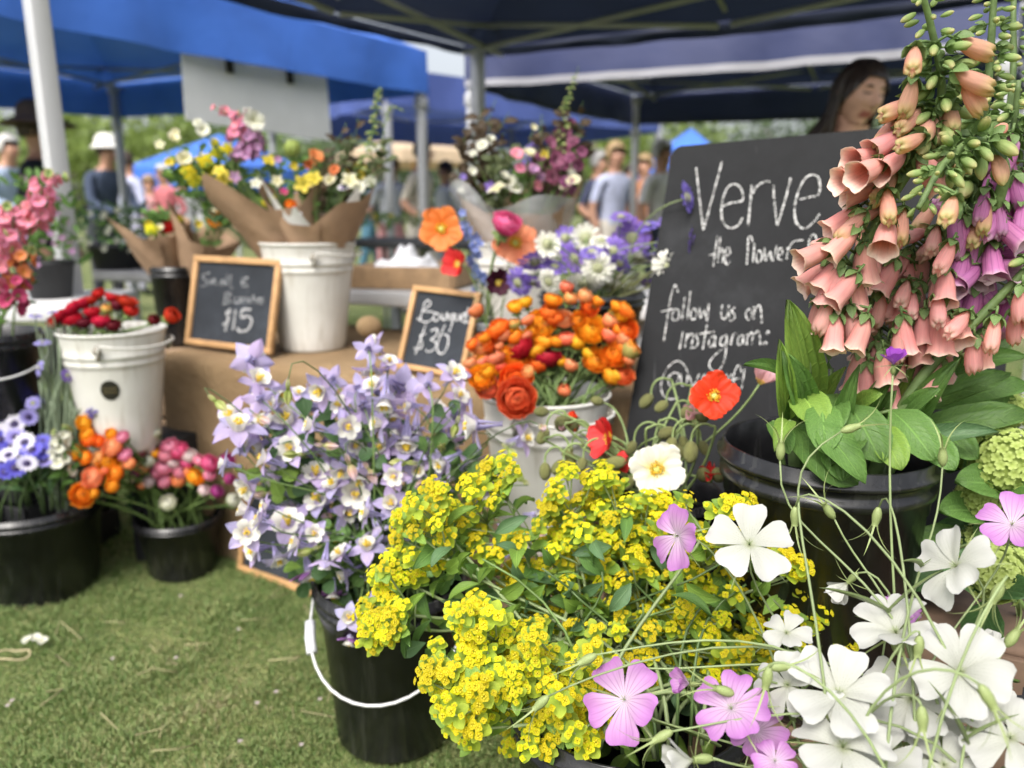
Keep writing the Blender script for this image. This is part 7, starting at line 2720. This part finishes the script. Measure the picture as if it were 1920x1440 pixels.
# small things on the grass and the table
o = MB()
o.ball(P(692, 612, 2.1), .032, 14, 10, sq=(1.1, .9, .9))
tag(o.build('burlap_pouch', M_burlap), 'small round burlap pouch on the table by the white bucket', 'pouch')
for i, (px, py) in enumerate(((52, 1202), (68, 1198), (80, 1203))):
    q = PZ(px, py, .028)
    t = root('fallen_floret', f'{["left", "middle", "right"][i]} one of three white florets dropped on the grass', 'petal', q, 'white florets on the grass')
    inst('floret', RUFF, t, frame(Vector((.2 * i - .2, -.3, 1)), i, q, .013), [MATS['stock_white']])
m = MB()
q = PZ(18, 1228, .03)
m.tube([q + Vector((.035 * math.cos(a) * (1 + .3 * math.cos(a)), .022 * math.sin(a), .004 * math.sin(3 * a))) for a in np.linspace(-2.9, 2.7, 22)] + [q + Vector((-.09, .01, 0))], .0022, 5)
tag(m.build('string_loop', mat('pale_string', (0.5, 0.42, 0.25), 0.8, 0.1)), 'loop of pale string lying on the grass at left', 'string')
m = MB()
for i in range(20):
    a = PZ(random.uniform(-20, 640), random.uniform(1110, 1435), .022)
    m.tube([a, a + Vector((random.uniform(-.05, .05), random.uniform(-.05, .05), .012)), a + Vector((random.uniform(-.08, .08), random.uniform(-.06, .06), .006))], .0015, 4)
for i in range(12):
    a = PZ(random.uniform(-20, 640), random.uniform(1110, 1435), .026)
    m.grid(lambda u, v: a + Vector((u * .004, v * .009, .002 * u * u)), 2, 2, 1, None)
tag(m.build('grass_clippings', [mat('straw', (0.36, 0.33, 0.17), 0.8, 0.2), mat('shed_petal', (0.42, 0.36, 0.34), 0.8, 0.1)]), 'dry stalk clippings and shed petals scattered over the lawn', 'clippings', kind='stuff')

# ================================================================== PEOPLE
SKIN = mat('skin', (0.50, 0.27, 0.18), 0.5, 0.06, 12, rand=.1)
POSES = {
    'stand': dict(el=(.25, .03, 1.13), wr=(.25, -.07, .90), hd=(.25, -.10, .82), kn=0.0, lean=0.0),
    'walk': dict(el=(.25, .08, 1.15), wr=(.22, -.12, 1.0), hd=(.20, -.18, .97), kn=.16, lean=.03),
    'reach': dict(el=(.23, -.10, 1.15), wr=(.18, -.32, 1.08), hd=(.16, -.40, 1.07), kn=.03, lean=.12)}
BODY = {}


def body_mesh(pose):
    if pose in BODY:
        return BODY[pose]
    q = POSES[pose]
    ln = q['lean']
    v = [((0, 0, .95), .15, .11), ((0, -ln * .4, 1.12), .135, .10), ((0, -ln, 1.30), .165, .115), ((0, -ln * 1.2, 1.43), .10, .08), ((0, -ln * 1.4 - .01, 1.51), .055, .055), ((0, -ln * 1.6 - .02, 1.60), .078, .092), ((0, -ln * 1.7 - .02, 1.70), .072, .088)]
    e = [(0, 1), (1, 2), (2, 3), (3, 4), (4, 5), (5, 6)]

    def add(p_, r, par):
        v.append((p_, r, r))
        e.append((par, len(v) - 1))
        return len(v) - 1
    for s in (-1, 1):
        a = add((s * .17, -ln, 1.40), .062, 3)
        a = add((s * q['el'][0], q['el'][1] - ln, q['el'][2]), .046, a)
        a = add((s * q['wr'][0], q['wr'][1] - ln, q['wr'][2]), .032, a)
        a = add((s * q['hd'][0], q['hd'][1] - ln, q['hd'][2]), .036, a)
        st = s * q['kn']
        a = add((s * .09, 0, .88), .105, 0)
        a = add((s * .10, -.02 - st * .5, .50), .068, a)
        a = add((s * .10, .03 + (-st if s * st > 0 else -st), .09), .046, a)
        a = add((s * .10, -.12 - st, .04), .042, a)
    me = bpy.data.meshes.new('body_cage')
    me.from_pydata([x[0] for x in v], e, [])
    ob = bpy.data.objects.new('body_cage', me)
    COL.objects.link(ob)
    ob.modifiers.new('skin', 'SKIN')
    for i, x in enumerate(v):
        me.skin_vertices[0].data[i].radius = (x[1], x[2])
    me.skin_vertices[0].data[0].use_root = True
    ob.modifiers.new('sub', 'SUBSURF').levels = 2
    dg = bpy.context.evaluated_depsgraph_get()
    ev = ob.evaluated_get(dg)
    out_ = bpy.data.meshes.new_from_object(ev)
    bpy.data.objects.remove(ob)
    BODY[pose] = out_
    return out_


def face_bits(m, hc, front, s=1.0, mi=0):
    """nose and ears for the far figures, part of the same mesh"""
    m.ball(hc + front * .10 * s + Vector((0, 0, -.015)), .016 * s, 8, 6, mi)
    sd_ = front.cross(Vector((0, 0, 1)))
    for k in (-1, 1):
        m.ball(hc + sd_ * (.078 * k * s) + Vector((0, 0, -.01)), .022 * s, 8, 6, mi, None, (.6, .8, 1.2))
    for k in (-1, 1):
        m.ball(hc + front * .088 * s + sd_ * (.03 * k) + Vector((0, 0, .012)), .008 * s, 6, 5, 3)
    m.ball(hc + front * .09 * s + Vector((0, 0, -.055)), .018 * s, 8, 5, 4, None, (1, .5, .35))


M_eyec = mat('eye_dark', (0.03, 0.02, 0.015), 0.3, 0.1)
M_lip = mat('lip', (0.42, 0.13, 0.11), 0.5, 0.1)


def person(label, px, Y, h, rot, shirt, trousers, hair, pose='stand', hat=None, sleeves=True, bag=None):
    c = P(px, 400, Y)
    c = Vector((c.x, Y, 0))
    t = root('person', label, 'person', c, 'visitors in the background')
    src = body_mesh(pose)
    m = MB()
    S = Matrix.Translation(c) @ Matrix.Rotation(rot, 4, 'Z') @ Matrix.Scale(h / 1.78, 4)
    m.v = [tuple(S @ q.co) for q in src.vertices]
    m.uv = [(.5, .5)] * len(m.v)
    for f in src.polygons:
        x, y, z = f.center
        if z < .10:
            k = 2
        elif z < 1.0 and not (abs(x) > .185):
            k = 1
        elif z > 1.475 or (abs(x) > .185 and z < (.93 if sleeves else 1.2)):
            k = 0
        else:
            k = 5
        m.f.append(tuple(f.vertices))
        m.m.append(k)
    ln = POSES[pose]['lean']
    hc = S @ Vector((0, -ln * 1.65 - .02, 1.66))
    front = (S.to_3x3() @ Vector((0, -1, 0))).normalized()
    face_bits(m, hc, front)
    cl = lambda nm, c_: mat('cloth_' + nm, c_, 0.85, 0.1, 10)
    m.build('body', [SKIN, cl('%.2f%.2f%.2f' % trousers, trousers), M_black_matt, M_eyec, M_lip, cl('%.2f%.2f%.2f' % shirt, shirt)], t)
    # hair: cap that leaves the face free
    m = MB()

    def hp(u, v):
        a = math.pi * u
        th = v * (1.15 if abs(a) < 1.0 else 2.0)
        dd = front * math.cos(a) + front.cross(Vector((0, 0, 1))) * math.sin(a)
        return hc + dd * math.sin(th) * .098 - front * .012 + Vector((0, 0, math.cos(th) * .118 + .012))
    m.grid(hp, 20, 8)
    m.build('hair', mat('hair_%.2f%.2f' % hair[:2], hair, 0.6, 0.2, 30), t)
    if hat:
        m = MB()
        m.lathe([(.0, .135), (.06, .13), (.095, .10), (.108, .04), (.112, .035), (hat[1], .0), (hat[1], -.008), (.10, .022)], 24, Matrix.Translation(hc + Vector((0, 0, .03))))
        m.build('hat', mat('hat_%.2f' % hat[0][0], hat[0], 0.8, 0.1), t)
    if bag:
        m = MB()
        q = c + Vector((.24, -.05, .78))
        m.box(q, (.10, .26, .28), None, 0, .03)
        m.tube([q + Vector((0, -.09, .13)), q + Vector((-.03, -.02, .5)), q + Vector((0, .09, .13))], .012, 6)
        m.build('bag', mat('bag_%.2f' % bag[0], bag, 0.7, 0.1), t)


BRN, GRY, BLD = (0.05, 0.03, 0.02), (0.6, 0.58, 0.55), (0.4, 0.27, 0.13)
person('man in a pale cap and navy top behind the white pole', 190, 7.8, 1.7, R(60), (0.05, 0.07, 0.12), (0.05, 0.05, 0.07), BRN, 'reach', hat=((0.86, 0.84, 0.78), .15))
person('man in a light blue shirt at the left edge', 4, 7.6, 1.72, R(70), (0.42, 0.52, 0.68), (0.1, 0.1, 0.13), GRY, 'reach')
person('figure in black with a brown broad-brimmed hat behind the pink snapdragons', 86, 4.5, 1.56, R(100), (0.015, 0.016, 0.02), (0.02, 0.02, 0.025), BRN, 'stand', hat=((0.16, 0.10, 0.07), .19))
person('seated-height child-sized visitor in pink far behind the bouquets', 285, 11, 1.5, R(20), (0.62, 0.32, 0.32), (0.3, 0.3, 0.34), BLD, 'stand')
person('visitor in a red top far behind the bouquets', 318, 10.5, 1.62, R(-20), (0.55, 0.16, 0.18), (0.55, 0.55, 0.6), GRY, 'walk')
person('visitor in a white top far behind the bouquets', 345, 11.5, 1.6, R(40), (0.7, 0.7, 0.74), (0.25, 0.28, 0.35), BRN, 'stand')
person('visitor in a lavender shirt far right of the man in the cap', 245, 9.5, 1.72, R(160), (0.48, 0.5, 0.68), (0.4, 0.4, 0.5), BRN, 'stand')
person('woman in a white top and pink shorts under the cream umbrella', 732, 8.6, 1.6, R(30), (0.72, 0.74, 0.8), (0.72, 0.36, 0.38), BLD, 'walk', sleeves=False)
person('dark-haired man in a cream shirt under the cream umbrella', 786, 7.6, 1.68, R(70), (0.62, 0.56, 0.46), (0.5, 0.46, 0.4), BRN, 'walk', sleeves=False)
person('visitor in pale grey right of the man in cream', 838, 9.2, 1.58, R(-50), (0.62, 0.64, 0.7), (0.45, 0.48, 0.55), BRN, 'stand', bag=(0.6, 0.2, 0.08))
person('white-haired visitor in navy left of the canopy legs', 1112, 8.2, 1.62, R(60), (0.06, 0.07, 0.13), (0.65, 0.5, 0.44), GRY, 'walk', sleeves=False)
person('visitor in a pale blue shirt and cream trousers by the canopy legs', 1150, 7.4, 1.64, R(30), (0.5, 0.54, 0.72), (0.66, 0.62, 0.55), BLD, 'stand', sleeves=False)
person('blonde visitor in an orange top left of the blackboard edge', 1206, 8.4, 1.6, R(-30), (0.6, 0.25, 0.12), (0.06, 0.06, 0.09), BLD, 'stand')
person('white-haired woman in white with a red bag beside the blackboard edge', 1236, 7.0, 1.62, R(40), (0.76, 0.76, 0.78), (0.05, 0.06, 0.1), GRY, 'stand', sleeves=False, bag=(0.55, 0.07, 0.04))
person('visitor in a dark jacket far behind the white cloth', 690, 10.5, 1.66, R(100), (0.1, 0.16, 0.24), (0.08, 0.2, 0.28), BRN, 'walk')
person('visitor in lilac between the canopy legs', 1178, 10.2, 1.6, R(10), (0.5, 0.46, 0.6), (0.3, 0.3, 0.36), BRN, 'walk')


# ---- the seller behind the blackboard
def seller():
    Y = 2.85
    hc = P(1610, 178, Y)                     # centre of the head
    c = Vector((hc.x - .05, Y + .06, 0))
    t = root('person', 'woman with long dark hair looking down behind the big blackboard', 'person', c)
    rot = R(14)
    src = body_mesh('reach')
    sc_ = (hc.z) / 1.66
    S = Matrix.Translation(c) @ Matrix.Rotation(rot, 4, 'Z') @ Matrix.Scale(sc_, 4)
    hb = S @ Vector((0, -.12 * 1.65 - .02, 1.66))
    S = Matrix.Translation(Vector((hc.x - hb.x, hc.y - hb.y, 0))) @ S
    t.location = Vector((S.translation.x, S.translation.y, 0))
    m = MB()
    keep = {}
    for f in src.polygons:
        if f.center.z > 1.545:
            continue
        x, y, z = f.center
        k = 2 if z < .1 else (1 if z < 1.0 and abs(x) < .185 else (0 if z > 1.475 or (abs(x) > .185 and z < 1.1) else 3))
        idx = []
        for i in f.vertices:
            if i not in keep:
                keep[i] = len(m.v)
                m.v.append(tuple(S @ src.vertices[i].co))
                m.uv.append((.5, .5))
            idx.append(keep[i])
        m.f.append(tuple(idx))
        m.m.append(k)
    H = Matrix.Translation(hc) @ Matrix.Rotation(rot, 4, 'Z') @ Matrix.Rotation(R(12), 4, 'X') @ Matrix.Rotation(R(6), 4, 'Y')
    g_ = lambda x, z, x0, z0, sx, sz: math.exp(-((x - x0) / sx) ** 2 - ((z - z0) / sz) ** 2)

    def surf(a, b):
        # a azimuth (0 = front), b polar
        x, y, z = .073 * math.sin(b) * math.sin(a), -.092 * math.sin(b) * math.cos(a), .112 * math.cos(b)
        if z < -.02:
            k = min(1, (-.02 - z) / .09)
            x *= 1 - .32 * k
            y = y * (1 - .10 * k) - .004 * k
        if y < 0:
            w = min(1, -y / .05)
            d = .026 * g_(x, z, 0, -.020, .0125, .016) + .013 * g_(x, z, 0, .004, .009, .024) + .004 * g_(x, z, 0, .038, .05, .010)
            d -= .010 * (g_(x, z, .030, .014, .016, .012) + g_(x, z, -.030, .014, .016, .012))
            d += .005 * (g_(x, z, .030, .013, .011, .007) + g_(x, z, -.030, .013, .011, .007))
            d += .006 * (g_(x, z, 0, -.052, .022, .006) + g_(x, z, 0, -.064, .018, .006)) - .004 * g_(x, z, 0, -.058, .02, .003)
            d += .010 * g_(x, z, 0, -.092, .022, .016) - .004 * g_(x, z, 0, -.077, .03, .006)
            d += .005 * (g_(x, z, .038, -.022, .02, .022) + g_(x, z, -.038, -.022, .02, .022))
            y -= d * w
        return Vector((x, y, z))
    o = len(m.v)
    NA, NB = 72, 56
    for i in range(NB + 1):
        for j in range(NA):
            m.v.append(tuple(H @ surf(-math.pi + 2 * math.pi * j / NA, math.pi * i / NB)))
            m.uv.append((.5, .5))
    for i in range(NB):
        for j in range(NA):
            j2 = (j + 1) % NA
            m.f.append((o + i * NA + j, o + (i + 1) * NA + j, o + (i + 1) * NA + j2, o + i * NA + j2))
            q = surf(-math.pi + 2 * math.pi * (j + .5) / NA, math.pi * (i + .5) / NB)
            lip = q.y < -.05 and abs(q.x) < .024 and -.068 < q.z < -.049
            m.m.append(4 if lip else 0)
    nk0, nk1 = H @ Vector((0, .015, -.06)), S @ Vector((0, -.12 * 1.3, 1.47))
    m.tube([nk0, nk0.lerp(nk1, .5), nk1], [.05, .048, .058], 16, 0)
    for s in (-1, 1):                         # ears
        m.ball(H @ Vector((s * .072, .012, -.005)), .022, 10, 8, 0, None, (.5, .8, 1.3))
    m.build('body', [mat('skin_seller', (0.64, 0.37, 0.27), 0.5, 0.08, 18), mat('cloth_dark_trousers', (0.05, 0.05, 0.06), 0.8, 0.1), M_black_matt, mat('cloth_greylilac', (0.42, 0.43, 0.50), 0.85, 0.1, 12), M_lip], t)
    for s in (-1, 1):
        m = MB()
        m.tube([H @ (surf(s * (.22 + .09 * k), 1.30 - .02 * math.sin(k * .8)) * 1.012) for k in range(5)], [.0016, .0036, .0040, .0030, .0012], 6)
        m.build('eyebrow', mat('brow', (0.06, 0.035, 0.025), 0.7, 0.1), t)
        m = MB()
        m.tube([H @ (surf(s * (.20 + .10 * k), 1.475 + .03 * math.sin(k * .78)) * 1.006) for k in range(5)], [.0012, .0028, .0032, .0028, .0012], 6)
        m.build('eyelashes', mat('lash', (0.03, 0.02, 0.015), 0.6, 0.1), t)
    # hair: close cap with a centre parting and long strands to the shoulders
    HM = mat('hair_dark', (0.035, 0.022, 0.016), 0.38, 0.25, 60, spec=0.6)
    m = MB()

    def cap(u, v):
        a = math.pi * u
        lim = 1.02 + .9 * min(1, max(0, (abs(a) - .5) / .8))
        b_ = v * lim
        q = surf(a, b_)
        n = Vector((q.x / .073 ** 2, q.y / .092 ** 2, q.z / .112 ** 2)).normalized()
        return H @ (q + n * (.010 + .004 * math.sin(a * 24)) * min(1, .5 + v * 2))
    m.grid(cap, 60, 18)
    ho = m.build('hair', HM, t)
    m = MB()
    rs_ = random.Random(9)
    for i in range(150):
        s = -1 if rs_.random() < .62 else 1
        a = s * rs_.uniform(1.45, 3.0)
        top = H @ (surf(s * rs_.uniform(.1, 1.4), rs_.uniform(.15, .7)) * 1.08)
        q1 = H @ (surf(a, 1.25) * (1.10 + rs_.uniform(0, .08)))
        q2 = H @ (surf(a, 1.95) * (1.20 + rs_.uniform(0, .12))) - Vector((0, 0, .01))
        back = Vector((-.55, .5, 0))
        q3 = q2 + Vector((0, 0, -.09)) + back * rs_.uniform(.02, .10)
        q4 = q3 + Vector((0, 0, -.12)) + back * rs_.uniform(.02, .14) + Vector((rs_.uniform(-.02, .02), 0, 0))
        m.tube(spline([top, q1, q2, q3, q4], 4), [.003] * 4 + [.0042] * 9 + [.003, .002, .0015, .001], 4)
    m.build('hair_strands', HM, ho)
    m = MB()
    sh = S @ Vector((-.13, -.12, 1.44))
    m.tube(spline([sh + Vector((0, .1, -.1)), sh + Vector((0, .02, .045)), sh + Vector((.03, -.1, -.12)), sh + Vector((.06, -.16, -.3))], 5), .016, 8)
    m.build('bag_strap', M_black_matt, t)


seller()
